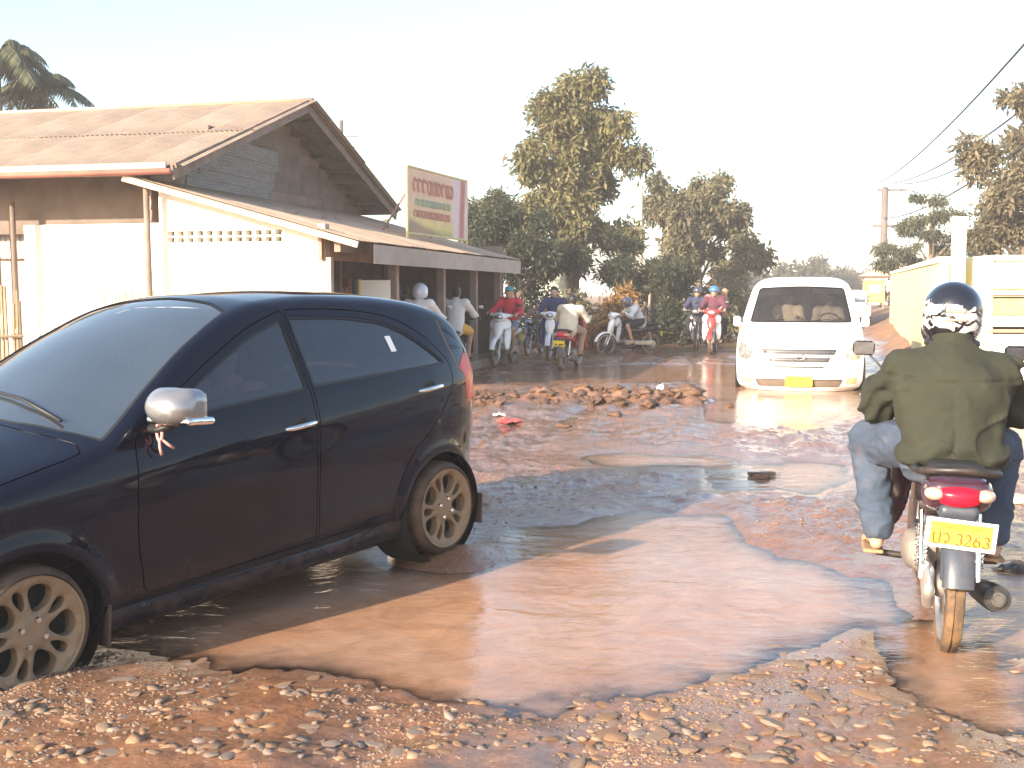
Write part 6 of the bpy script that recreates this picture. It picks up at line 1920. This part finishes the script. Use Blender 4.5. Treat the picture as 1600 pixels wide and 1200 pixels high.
for sd in (1, -1):
    g = {k: v[sd] for k, v in lk.items()}
    B += [cone((0, .38, 1.2), g['sh'], .07, .058), cone(g['sh'], g['el'], .05, .04), cone(g['el'], g['ha'], .04, .028)] + hand_prims(g['ha'], (-.06 * sd, 1, -.12), sd, 1.05)
    B += [cone(g['hip'], g['kn'], .085, .058), cone(g['kn'], g['an'], .055, .036), cone(g['an'], g['an'] + (g['toe'] - g['an']) * .7, .036, .034, (1.2, 1, .8)), cone(g['an'] - (0, .045, .03), g['an'], .030, .036)]
    for q, (dx, l) in enumerate(((-.030, .10), (-.012, .115), (.006, .11), (.022, .10), (.036, .085))):
        dx = -dx * sd
        a = g['an'] + (g['toe'] - g['an']) * .68 + (dx * .8, 0, -.006)
        B.append(cone(a, a + (dx * .35, l * .6, -.012), .013, .0095 if q != (0 if sd < 0 else 0) else .012))
    J += [cone((.06 * sd, .38, 1.165), g['sh'], .108, .092), cone(g['sh'], g['el'], .092, .074), cone(g['el'], g['el'] + (g['ha'] - g['el']) * .86, .074, .052)]
    PJ += [cone(g['hip'], g['kn'], .118, .094), cone(g['kn'], g['an'] + (0, 0, .055), .092, .074)]
    c_ = (g['an'] + g['toe']) / 2
    Ft.append(sdf_mesh('sandal', [rbox(c_ - (0, .0, .052), (.098, .275, .022), .010, (-.05, 0, 0)), cone(g['an'] + (g['toe'] - g['an']) * .45 + (.045, 0, -.02), g['an'] + (g['toe'] - g['an']) * .45 + (0, 0, .034), .009, .009), cone(g['an'] + (g['toe'] - g['an']) * .45 + (-.045, 0, -.02), g['an'] + (g['toe'] - g['an']) * .45 + (0, 0, .034), .009, .009)], res=.0085, k=.012))
def folds(G):
    x, y, z = G[:, 0], G[:, 1], G[:, 2]
    back = sstep(.45, .2, y)
    n = .010 * fbm(x * 7, y * 7, z * 4.5, octaves=3, seed=6)
    drape = .015 * np.sin(x * 30 + z * 13 * np.sign(x) + 4 * vnoise(x * 5, y * 5, z * 3, 8)) * sstep(1.18, .95, z) * (np.abs(x) < .26)
    hem = .012 * np.sin(z * 60 + 6 * vnoise(x * 6, y * 6, z * 2, 4)) * sstep(.95, .80, z)
    arm = .013 * np.sin((np.abs(x) * 55 + z * 40) + 3 * vnoise(x * 8, y * 8, z * 8, 12)) * sstep(.22, .30, np.abs(x))
    spine = .010 * np.exp(-((z - 1.13 - .06 * np.abs(x)) / .007) ** 2) * back + .006 * np.exp(-(x / .006) ** 2) * back * (z < 1.12)
    rid = 1 - np.abs(fbm(x * 5 + z * 3.2 * np.sign(x), y * 5, z * 6.5 - np.abs(x) * 4, octaves=2, seed=19)) * 1.6
    crease = -.011 * np.clip(rid, 0, 1) ** 5 * (.35 + .65 * sstep(1.18, .95, z))
    return n + drape * .5 + hem + arm + spine + crease
mobj('body', sdf_mesh('body', B, res=.0085, k=.018), SKIN2, rider)
jk = mobj('jacket', sdf_mesh('jacket', J, res=.0095, k=.05, noise=folds, clip=lambda G: .765 - G[:, 2]), OLIVE_J, rider)
mobj('collar', sdf_mesh('collar', [cone((0, .395, 1.275), (0, .405, 1.335), .098, .088, (1, .95, 1))], [cone((0, .41, 1.25), (0, .42, 1.40), .078, .074)], res=.010, k=.02, ks=.01), OLIVE_J, jk)
mobj('hem_band', sdf_mesh('hem_band', [cone((-.085, .285, .785), (.085, .285, .785), .122, .122, (1, 1.05, 1))], res=.012, clip=lambda G: np.maximum(.735 - G[:, 2], G[:, 2] - .80), noise=lambda G: .004 * np.sin(G[:, 0] * 160)), cloth('olive_rib', (.030, .030, .018)), jk)
mobj('jeans', sdf_mesh('jeans', PJ, res=.010, k=.04, noise=lambda G: .008 * fbm(G[:, 0] * 8, G[:, 1] * 8, G[:, 2] * 6, octaves=3, seed=14) - .012 * np.clip(1 - 1.7 * np.abs(fbm(G[:, 0] * 6, G[:, 1] * 6, G[:, 2] * 10, octaves=2, seed=25)), 0, 1) ** 4 + .004 * np.sin(G[:, 2] * 70 + 6 * vnoise(G[:, 0] * 7, G[:, 1] * 7, G[:, 2] * 5, 3)) * (vnoise(G[:, 0] * 4, G[:, 1] * 4, G[:, 2] * 6, 21) > 0)), JEANS, rider)
for m_ in Ft:
    mobj('sandal', m_, cloth('tan_sandal', (.30, .20, .11), dirt=.4), rider)
e_ = A_(hd)
hel = mobj('helmet', sdf_mesh('helmet', [ell(e_ + (0, .0, .030), (.130, .150, .132)), ell(e_ + (0, .02, -.045), (.124, .150, .085)), cone(e_ + (-.06, .10, -.07), e_ + (.06, .10, -.07), .065, .065)],
                              [ell(e_ + (0, .15, .015), (.10, .11, .052)), ell(e_ + (0, .0, -.13), (.088, .11, .075))], res=.009, k=.04, ks=.015), hero_helmet_mat(), rider)
mobj('visor', sdf_mesh('visor', [ell(e_ + (0, .03, .015), (.128, .138, .060))], [ell(e_ + (0, .02, .015), (.118, .130, .2)), rbox(e_ + (0, -.10, 0), (.5, .26, .4), .01)], res=.010), mat('helmet_visor', (.03, .03, .035), .1, coat=.5), hel)
mobj('neck_roll', sdf_mesh('neck_roll', [cone(e_ + (-.06, -.03, -.118), e_ + (.06, -.03, -.118), .062, .062, (1, 1.2, .45))], res=.009), BLACKP, hel)
mobj('helmet_vent', sdf_mesh('helmet_vent', [rbox(e_ + (0, -.142, .028), (.085, .02, .022), .008), rbox(e_ + (0, -.140, -.012), (.10, .02, .014), .006)], res=.006), mat('pinkish_vent', (.40, .24, .2), .4), hel)
# ================================================================== the other riders
WHITE_P = mat('white_bike_paint', (.80, .79, .77), .2, var=.05, coat=.6, dirt=.15, dirt_scale=6)
RED_P = mat('red_bike_paint', (.42, .03, .035), .2, var=.1, coat=.6, dirt=.25, dirt_scale=6)
BLUE_P = mat('blue_bike_paint', (.03, .045, .18), .2, var=.1, coat=.6, dirt=.25, dirt_scale=6)
BLACK_B = mat('black_bike_paint', (.012, .012, .016), .15, var=.1, coat=.6, dirt=.25, dirt_scale=6)
RUST_P = mat('orange_red_bike_paint', (.40, .09, .03), .3, var=.1, dirt=.3, dirt_scale=6)
WHITE_S = cloth('white_shirt', (.66, .64, .62)); CREAM_S = cloth('white_yellow_shirt', (.78, .66, .42)); RED_S = cloth('crimson_shirt', (.60, .03, .06))
BEIGE_S = cloth('beige_shirt', (.52, .47, .37)); GREY_S = cloth('pale_grey_shirt', (.52, .54, .56)); NAVY_S = cloth('navy_shirt', (.03, .035, .11)); DK_S = cloth('dark_maroon_shirt', (.10, .03, .05))
DK_P = cloth('dark_trousers', (.022, .022, .03)); KHAKI_P = cloth('khaki_trousers', (.30, .22, .15)); GREYJ = cloth('grey_jeans', (.20, .23, .29)); BROWN_S = cloth('brown_shirt', (.20, .11, .08)); TEAL_S = cloth('teal_black_shirt', (.02, .09, .10)); ORANGE_S = cloth('peach_shirt', (.60, .33, .22))
HEL_W = mat('white_helmet_shell', (.52, .54, .62), .15, var=.08, coat=.6); HEL_G = mat('dark_helmet_shell', (.05, .055, .09), .15, coat=.6); HEL_B = mat('blue_helmet_shell', (.05, .16, .42), .2, coat=.6); CAP_T = cloth('teal_cap', (.06, .28, .32))
def rider_at(px, py, heading, blabel, plabel, paint, pose=None, bike_kw=None, **kw):
    g = gnd(px, py)
    b = motorbike(blabel, (g.x, g.y), heading, paint, **(bike_kw or {}))
    return b, person(plabel, bm_of(b), pose, **kw)
lf = dict(el=(.29, .64, 1.10), ha=(.30, .90, 1.05))
rider_at(645, 604, 12, 'motorcycle hidden behind the hatchback roof, under the rider in a white helmet', 'rider in a white helmet and white shirt just above the hatchback roof', BLACK_B, None, None, top=WHITE_S, bottom=DK_P, head='helmet', hat=HEL_W)
rider_at(705, 588, 10, 'dark motorcycle just behind the rear of the hatchback, ridden away', 'bare-headed rider in a white shirt and yellow shorts riding away beside the shop', BLACK_B, None, dict(sc=.98), top=WHITE_S, short_leg=True, bottom=cloth('amber_shorts', (.62, .34, .06)), head='hair', short_sleeve=False)
_w, _wp = rider_at(800, 571, 196, 'white scooter with a red side, coming towards the camera', 'rider in a crimson shirt and teal cap on the white scooter', WHITE_P, dict(head=(0, .47, 1.46)), dict(shield=WHITE_P, front=WHITE_P, lean=-3), top=RED_S, bottom=GREYJ, head='cap', hat=CAP_T, short_leg=True, skin=SKIN2)
rider_at(878, 578, 18, 'red motorcycle with an orange tail and yellow plate, ridden away by the man in beige', 'rider in a loose beige shirt and khaki trousers leaning over the red motorcycle', RED_P,
         dict(pel=(0, .28, .84), che=(0, .42, 1.10), neck=(0, .55, 1.24), head=(0, .63, 1.35), sh=(.19, .50, 1.19), el=(.30, .66, .98), ha=(.30, .88, 1.04)), dict(lean=2), top=BEIGE_S, bottom=KHAKI_P, head='hair', bulk=1.1)
rider_at(870, 563, 190, 'blue motorcycle half hidden behind the man in beige', 'rider in a navy shirt behind the shoulder of the man in beige', BLUE_P, None, dict(front=WHITE_P), top=NAVY_S, bottom=DK_P, head='hair', skin=SKIN2)
rider_at(846, 556, 200, 'dark motorcycle standing between the white scooter and the blue motorcycle', 'small rider in a brown shirt between the white scooter and the man in beige', BLACK_B, None, dict(sc=.80), top=BROWN_S, bottom=DK_P, head='hair', s=.80)
rider_at(1016, 552, 248, 'black motorcycle turned sideways at the edge of the puddle', 'bent rider in a pale grey shirt on the sideways black motorcycle', BLACK_B,
         dict(pel=(0, .28, .84), che=(0, .44, 1.08), neck=(0, .58, 1.20), head=(0, .68, 1.29), sh=(.18, .52, 1.15), el=(.28, .70, .98), ha=(.30, .88, 1.04)), dict(front=WHITE_P, shield=mat('grey_bike_panel', (.4, .42, .46), .3)), top=GREY_S, bottom=DK_P, head='helmet', hat=HEL_G, short_leg=True, skin=SKIN2)
_r, _rp = rider_at(1117, 553, 195, 'red and white motorcycle with two riders, left of the van', 'front rider in a dark wine shirt and blue helmet on the red motorcycle', RED_P, None, dict(front=RED_P, shield=WHITE_P), top=DK_S, bottom=DK_P, head='half_helmet', hat=HEL_B, skin=SKIN2)
person('passenger in a dusky pink shirt behind the rider on the red motorcycle', bm_of(_r), dict(pel=(-.08, .02, .90), che=(-.14, .04, 1.20), neck=(-.19, .06, 1.37), head=(-.23, .10, 1.49), sh=(.18, .05, 1.34), el=(.25, .25, 1.15), ha=(.17, .42, 1.08), kn=(.26, .38, .80), an=(.25, .25, .42), toe=(.26, .40, .37)), top=cloth('dusky_pink_shirt', (.38, .17, .19)), bottom=DK_P, head='hair', skin=SKIN2)
rider_at(1090, 546, 192, 'black motorcycle close behind the red motorcycle left of the van', 'rider in a dark blue jacket close behind the pair on the red motorcycle', BLACK_B, None, None, top=cloth('dark_blue_jacket', (.03, .04, .09)), bottom=DK_P, head='half_helmet', hat=HEL_G, skin=SKIN2)
rider_at(1343, 509, 195, 'pale scooter far behind the right side of the van', 'rider in a purple grey shirt far behind the right side of the van', WHITE_P, None, dict(z=None), top=cloth('purple_grey_shirt', (.16, .11, .17)), bottom=cloth('pale_blue_trousers', (.40, .45, .58)), head='hair', res=.04)
g = base_at(1389, 62)
_b = motorbike('tiny dark motorcycle far off beside the yellow booth', (g.x, g.y), 15, BLACK_B)
person('tiny rider with a white bundle far off beside the yellow booth', bm_of(_b), top=cloth('pale_jacket', (.6, .56, .55)), bottom=DK_P, head='helmet', hat=HEL_G, res=.045)
# seated people inside the vehicles
SIT = dict(pel=(0, 0, .10), che=(0, .02, .42), neck=(0, .04, .62), head=(0, .07, .75), sh=(.18, .04, .56), el=(.24, .22, .34), ha=(.17, .40, .42), hip=(.09, .05, .10), kn=(.13, .45, .15), an=(.13, .55, -.22), toe=(.13, .70, -.25))
CM = Matrix.Translation(car.location) @ car.rotation_euler.to_matrix().to_4x4() @ Matrix.Diagonal((1.05, 1, 1, 1))
person('driver in a pink floral top behind the dark side window of the hatchback', Matrix.Translation(CM @ Vector((1.98, -.36, .46))) @ Matrix.Rotation(CAR_RZ + R(90), 4, 'Z'), SIT, top=cloth('pink_floral_top', (.62, .22, .25), var=.5), bottom=DK_P, head='long_hair', skin=SKIN2)
# person standing in the shop, in blue
STAND = dict(pel=(0, 0, .92), che=(0, .0, 1.22), neck=(0, .0, 1.42), head=(0, .02, 1.55), sh=(.18, 0, 1.36), el=(.24, .02, 1.08), ha=(.22, .16, .90), hip=(.09, 0, .90), kn=(.10, .03, .50), an=(.10, 0, .09), toe=(.12, .14, .04))
gg = base_at(770, 26.5)
person('person in a blue shirt standing by the far end of the shop', Matrix.Translation(gg) @ Matrix.Rotation(R(150), 4, 'Z'), STAND, top=cloth('blue_shirt', (.05, .12, .42)), bottom=cloth('blue_work_trousers', (.05, .09, .28)), head='hair')
# ================================================================== white van (frame: front faces -y)
VANW = mat('white_van_paint', (.80, .80, .79), .18, var=.03, coat=.8, dirt=.30, dirt_scale=4, dirt_col=(.50, .33, .2), dirt_h=(.12, .55, .05))
VG = glass_mat('van_glass', (.75, .8, .8), .55, dust=.07, dust_col=(.4, .38, .36))
v_prof = table([(.16, .12), (.24, .04), (.40, 0), (.60, .02), (.74, .05), (.86, .10), (.94, .20), (1.0, .34), (1.07, .56), (1.13, .78), (1.18, .90), (1.45, 1.20), (1.74, 1.53), (1.82, 1.66), (1.88, 1.84), (1.915, 2.1), (1.935, 2.6)])
v_half = table([(.16, .80), (.22, .90), (.34, .945), (.75, .960), (1.0, .95), (1.15, .93), (1.4, .875), (1.65, .81), (1.78, .755), (1.85, .69), (1.90, .58), (1.925, .42), (1.935, .02)])
def v_y(x, z):
    q = np.abs(x) / np.maximum(v_half(z), .05)
    k = np.interp(z, [.2, .8, 1.1, 1.3, 1.8, 1.93], [.34, .36, .30, .26, .24, .20])
    return v_prof(z) + k * q ** 3.2
van_at = at(1246, 560, 17.6)
van = empty('van', (van_at.x, 17.5, -.155), -R(14.6), 'white passenger van driving through the puddle towards the camera', 'van')
zz_ = np.unique(np.concatenate([np.linspace(.16, .84, 26), np.linspace(.86, 1.20, 34), np.linspace(1.23, 1.80, 22), np.linspace(1.81, 1.934, 16)]))
def sym(poly): return np.array(poly)
HX = lambda pts: np.array(dense(pts, .03))
vwind = HX(rounded([(-.80, 1.185), (.80, 1.185), (.765, 1.35), (.675, 1.745), (.0, 1.775), (-.675, 1.745), (-.765, 1.35)], [.05, .05, .1, .06, .2, .06, .1]))
vg1 = HX([(-.56, .80), (.56, .80), (.52, .715), (-.52, .715)]); vg2 = HX([(-.47, .675), (.47, .675), (.43, .60), (-.43, .60)])
vslit = HX([(-.38, .545), (.38, .545), (.36, .515), (-.36, .515)])
vint = HX(rounded([(-.66, .345), (.66, .345), (.60, .225), (-.60, .225)], .03))
heads = [HX(rounded([(s * .66, .70), (s * .78, .86), (s * .90, .93), (s * .935, .80), (s * .93, .66), (s * .80, .615)], .04)) for s in (1, -1)]
fogs = [HX(rounded([(s * .70, .26), (s * .70, .36), (s * .86, .38), (s * .86, .28)], .03)) for s in (1, -1)]
P2 = []
for z in zz_:
    h = float(v_half(z))
    P2 += [(h * q, float(z)) for q in np.linspace(-1, 1, 41)]
outl = [(float(v_half(z)), float(z)) for z in zz_] + [(-float(v_half(z)), float(z)) for z in zz_[::-1]]
loopsV = [vwind, inset(vwind, .025), vg1, vg2, vslit, vint] + heads + fogs
E2 = []
n0 = len(P2); P2 += outl; E2 += [(n0 + i, n0 + (i + 1) % len(outl)) for i in range(len(outl))]
for Lp in loopsV:
    n0 = len(P2); P2 += [tuple(map(float, p)) for p in Lp]; E2 += [(n0 + i, n0 + (i + 1) % len(Lp)) for i in range(len(Lp))]
_r2 = delaunay_2d_cdt([Vector(p) for p in P2], E2, [], 0, 1e-5)
V2 = np.array([tuple(v) for v in _r2[0]]); T2 = np.array([f for f in _r2[2] if len(f) == 3]); C2 = V2[T2].mean(1)
ok = in_poly(C2, np.array(outl)); T2, C2 = T2[ok], C2[ok]
cl2 = np.full(len(T2), 'b', dtype=object)
cl2[in_poly(C2, vwind)] = 'ws'; cl2[in_poly(C2, inset(vwind, .025))] = 'wg'
for q, nm in ((vg1, 'g1'), (vg2, 'g2'), (vslit, 'sl'), (vint, 'in'), (heads[0], 'h0'), (heads[1], 'h1'), (fogs[0], 'f0'), (fogs[1], 'f1')):
    cl2[in_poly(C2, q)] = nm
def vpiece(nm, off=0.0):
    T = T2[cl2 == nm]; u, inv = np.unique(T, return_inverse=True); q = V2[u]
    y = v_y(q[:, 0], q[:, 1]) + off
    T = inv.reshape(T.shape); P = np.stack([q[:, 0], y, q[:, 1]], 1)
    nn = np.cross(P[T[:, 1]] - P[T[:, 0]], P[T[:, 2]] - P[T[:, 0]])
    fl = nn[:, 1] > 0; T = T.copy(); T[fl] = T[fl][:, ::-1]
    me = npmesh(nm, P, T)
    e = .003
    dx = (v_y(q[:, 0] + e, q[:, 1]) - v_y(q[:, 0] - e, q[:, 1])) / (2 * e); dz = (v_y(q[:, 0], q[:, 1] + e) - v_y(q[:, 0], q[:, 1] - e)) / (2 * e)
    N = np.stack([dx, -np.ones(len(q)), dz], 1); N /= np.linalg.norm(N, axis=1)[:, None]
    me.normals_split_custom_set_from_vertices([tuple(a) for a in N])
    return me
vb = mobj('front_shell', vpiece('b'), VANW, van)
vw = mobj('windscreen', vpiece('wg', .008), VG, van); mobj('windscreen_seal', vpiece('ws', .003), TRIM, vw)
GRD = mat('grille_dark', (.07, .07, .075), .5, .3, var=.2)
gr = mobj('grille', vpiece('g1', .03), GRD, van); mobj('grille_opening', vpiece('g2', .03), GRD, gr)
for z, w in ((.757, .53), (.638, .44)):
    pts = [(x, float(v_y(x, z)) + .012, z) for x in np.linspace(-w, w, 15)]
    MB().tube(pts, .006, 6).build('grille_slat', CHROME, gr, True)
pts = [(x, float(v_y(x, .695)) - .006, .695) for x in np.linspace(-.5, .5, 15)]
MB().tube(pts, .014, 6, True, .8).build('grille_bar', CHROME, gr, True)
emb = empty('emblem', (0, float(v_y(0, .69)) - .03, .685), parent=van)
el_ = [(.085 * math.cos(t), 0, .045 * math.sin(t)) for t in np.linspace(0, 2 * PI, 33)]
MB().tube(el_, .007, 6, False).build('emblem_ring', CHROME, emb, True)
MB().tube([(-.040, 0, -.030), (-.022, 0, .030)], .0075, 6).build('emblem_stroke', CHROME, emb, True); MB().tube([(.022, 0, -.030), (.040, 0, .030)], .0075, 6).build('emblem_stroke', CHROME, emb, True); MB().tube([(-.03, 0, -.006), (0, 0, .004), (.03, 0, .006)], .0065, 6).build('emblem_stroke', CHROME, emb, True)
mobj('bumper_slit', vpiece('sl', .02), GRD, van); mobj('lower_intake', vpiece('in', .04), mat('intake_dusty', (.16, .12, .09), .8), van)
for h in ('h0', 'h1'): mobj('headlight', vpiece(h, .004), CLEAR_LAMP, van)
for h in ('f0', 'f1'): mobj('fog_lamp', vpiece(h, .01), mat('warm_lens', (.80, .55, .30), .15, .2, coat=.8), van)
pv = MB().box((0, float(v_y(0, .30)) - .02, .315), (.40, .01, .16)).build('number_plate', mat('plate_bright_yellow', (.90, .78, .03), .4, var=.04), van, bevel=.003)
# body behind the front shell
ring = outl
vv = [(x, float(v_y(np.array(x), np.array(z))), z) for x, z in ring] + [(x, 5.0, z) for x, z in ring]
m = len(ring)
sd_ = MB().add(vv, [(i, (i + 1) % m, m + (i + 1) % m, m + i) for i in range(m - 1)])
sd_.build('body_side', VANW, van, True, 40)
MB().add([(x, 5.0, z) for x, z in ring], [tuple(range(m))]).build('tail_gate', VANW, van)
for s in (1, -1):
    for y0, y1 in ((1.75, 2.55), (2.62, 3.7), (3.77, 4.8)):
        q = []
        for y in (y0, y1):
            for z in (1.22, 1.70):
                q.append((s * (float(v_half(z)) + .006), y, z))
        MB().add(q, [(0, 1, 3, 2)]).build('side_window', TINT, van)
    for yc in (1.0, 4.1):
        MB().lathe([(.001, 0), (.40, 0), (.41, -.02)], 28, 'X', (s * .966, yc, .34)).build('wheel_arch', DARK, van)
        w = make_wheel(van, (s * .90, yc, .33), 1, .33, .215, .20); w.rotation_euler.z = R(90) if s < 0 else R(-90)
    mobj('mirror', sdf_mesh('mirror', [rbox((s * 1.0, 1.05, 1.20), (.12, .09, .17), .04, (0, 0, s * .15)), cone((s * .88, 1.1, 1.15), (s * .98, 1.06, 1.16), .03, .025)], res=.014, k=.03), VANW, van)
    MB().tube([(-.05 + s * .35 - .3, float(v_y(s * .3 - .3, 1.2)) - .015, 1.20), (s * .35 + .1, float(v_y(s * .35 + .1, 1.25)) - .015, 1.235)], .008, 5).build('wiper', TRIM, van)
# cabin
MB().box((0, 1.55, .95), (1.6, .5, .35)).build('dashboard', mat('dashboard_plastic', (.035, .035, .038)), van, bevel=.05)
MB().box((0, 2.9, .75), (1.7, 2.8, .04)).build('cabin_floor', DARK, van)
MB().box((0, 4.6, 1.35), (1.6, .05, .9)).build('rear_bulkhead', SEATC, van)
for x in (-.45, .45):
    st_ = mobj('seat', sdf_mesh('seat', [rbox((x, 2.25, .85), (.52, .5, .16), .06), rbox((x, 2.52, 1.2), (.5, .14, .6), .06, (-.15, 0, 0)), rbox((x, 2.58, 1.58), (.28, .1, .17), .045)], res=.03, k=.05), mat('van_seat_grey', (.16, .155, .15), .9), van)
    MB().box((x, 1.78, 1.70), (.55, .02, .12), (.5, 0, 0)).build('sun_visor', mat('visor_pale', (.6, .57, .5), .8), van)
swv = [(.45 + .19 * math.cos(t), 1.86 + .06 * math.sin(t), 1.15 + .17 * math.sin(t)) for t in np.linspace(0, 2 * PI, 25)]
MB().tube(swv, .014, 8, False).build('steering_wheel', DARK, van, True)
VM = Matrix.Translation(van.location) @ van.rotation_euler.to_matrix().to_4x4()
person('driver in a pale shirt behind the windscreen of the white van', VM @ Matrix.Translation((.45, 2.32, .80)) @ Matrix.Rotation(PI, 4, 'Z'), SIT, top=cloth('pale_brown_shirt', (.55, .42, .33)), bottom=DK_P, head='hair', skin=SKIN2)
person('front passenger in a cream shirt behind the windscreen of the white van', VM @ Matrix.Translation((-.22, 2.32, .82)) @ Matrix.Rotation(PI, 4, 'Z'), SIT, top=cloth('cream_shirt', (.70, .52, .38)), bottom=DK_P, head='hair', skin=SKIN2)
# pale pickup far behind the van
pk_ = base_at(1326, 45)
pu = empty('pickup_truck', pk_, -R(15), 'pale pickup truck half hidden behind the right side of the van', 'truck')
mobj('body', sdf_mesh('body', [rbox((0, .7, .78), (1.66, 1.5, .50), .12), rbox((0, 3.2, .80), (1.66, 2.4, .52), .08)], res=.05, k=.08), mat('pale_truck_paint', (.66, .68, .66), .3, coat=.5, dirt=.3), pu)
cb = mobj('cab', sdf_mesh('cab', [rbox((0, 1.7, 1.30), (1.46, 1.5, .62), .18)], res=.05, k=.08), mat('pale_truck_paint', (.66, .68, .66)), pu)
MB().box((0, .97, 1.33), (1.22, .02, .42), (-.25, 0, 0)).build('windscreen', TINT, cb)
for s in (-1, 1):
    MB().box((s * .60, -.055, .82), (.30, .02, .14)).build('headlight', CLEAR_LAMP, pu, bevel=.01)
    for y in (.75, 3.5):
        w = make_wheel(pu, (s * .72, y, .33), 1, .33, .215, .20); w.rotation_euler.z = R(90) if s < 0 else R(-90)
MB().box((0, -.06, .72), (.7, .02, .12)).build('grille', GRD, pu)

# ================================================================== litter on the road
def litter(name, px, py, label, cat, mb, m, rz=0.0, dz=0.0):
    g = gnd(px, py)
    o = mb.build(name, m); o.location = (g.x, g.y, max(0, gz(g.x, g.y)) + dz); o.rotation_euler.z = rz
    return tag(o, label, cat)
def crumple(w, d, h, seed, n=9):
    r = np.random.default_rng(seed); xs = np.linspace(-.5, .5, n)
    mb = MB(); X, Y = np.meshgrid(xs, xs)
    Z = h * (1.0 - 2.2 * (X ** 2 + Y ** 2)) + h * .5 * fbm(X * 5, Y * 5, seed=seed, octaves=3)
    V = np.stack([X * w + .02 * r.normal(size=X.shape) * w, Y * d + .02 * r.normal(size=X.shape) * d, np.maximum(Z, .006)], -1).reshape(-1, 3)
    F = [(i * n + j, i * n + j + 1, (i + 1) * n + j + 1, (i + 1) * n + j) for i in range(n - 1) for j in range(n - 1)]
    return mb.add([tuple(v) for v in V], F)
litter('plastic_bag', 1034, 622, 'crumpled white plastic bag on the end of the mud ridge', 'bag', crumple(.26, .2, .12, 4), mat('white_plastic', (.85, .86, .86), .4, var=.04), .3)
litter('wrapper', 797, 662, 'crumpled red wrapper lying in the mud behind the hatchback', 'wrapper', crumple(.28, .22, .05, 6), mat('red_plastic', (.60, .08, .07), .4, var=.2), .5)
litter('paper_scrap', 780, 654, 'pale scrap of paper beside the red wrapper', 'paper', crumple(.16, .12, .03, 9), mat('white_paper', (.78, .70, .6), .7, var=.06), .2)
litter('dark_plank', 1190, 744, 'short dark plank lying across the wet mud in mid road', 'plank', MB().box((0, 0, .02), (.22, .06, .03)), mat('wet_dark_wood', (.06, .04, .03), .5), .15)
litter('dark_rag', 1592, 890, 'dark wet rag at the right edge beside the exhaust', 'rag', crumple(.26, .16, .035, 12), mat('dark_wet_cloth', (.05, .035, .03), .6), .5)
litter('pale_slab', 1575, 786, 'pale flat slab lying beyond the rider near the right edge', 'slab', MB().box((0, 0, .03), (.26, .14, .05)), mat('pale_slab_stone', (.55, .48, .38), .8, var=.15, bump=.4), .2)
# ================================================================== dusty morning air
hz_ = MB().box((0, 500, 4.3), (1840, 1640, 10.8)).build('haze', None)
hm_ = bpy.data.materials.new('dusty_haze'); hm_.use_nodes = True
_n = hm_.node_tree; _n.nodes.clear()
_o = _n.nodes.new('ShaderNodeOutputMaterial'); _v = _n.nodes.new('ShaderNodeVolumePrincipled')
_v.inputs['Color'].default_value = (.97, .95, .96, 1); _v.inputs['Density'].default_value = .0020; _v.inputs['Anisotropy'].default_value = 0.0
_n.links.new(_v.outputs[0], _o.inputs['Volume'])
hz_.data.materials.append(hm_)
tag(hz_, 'pale dusty morning haze over the whole road', 'haze', kind='stuff')
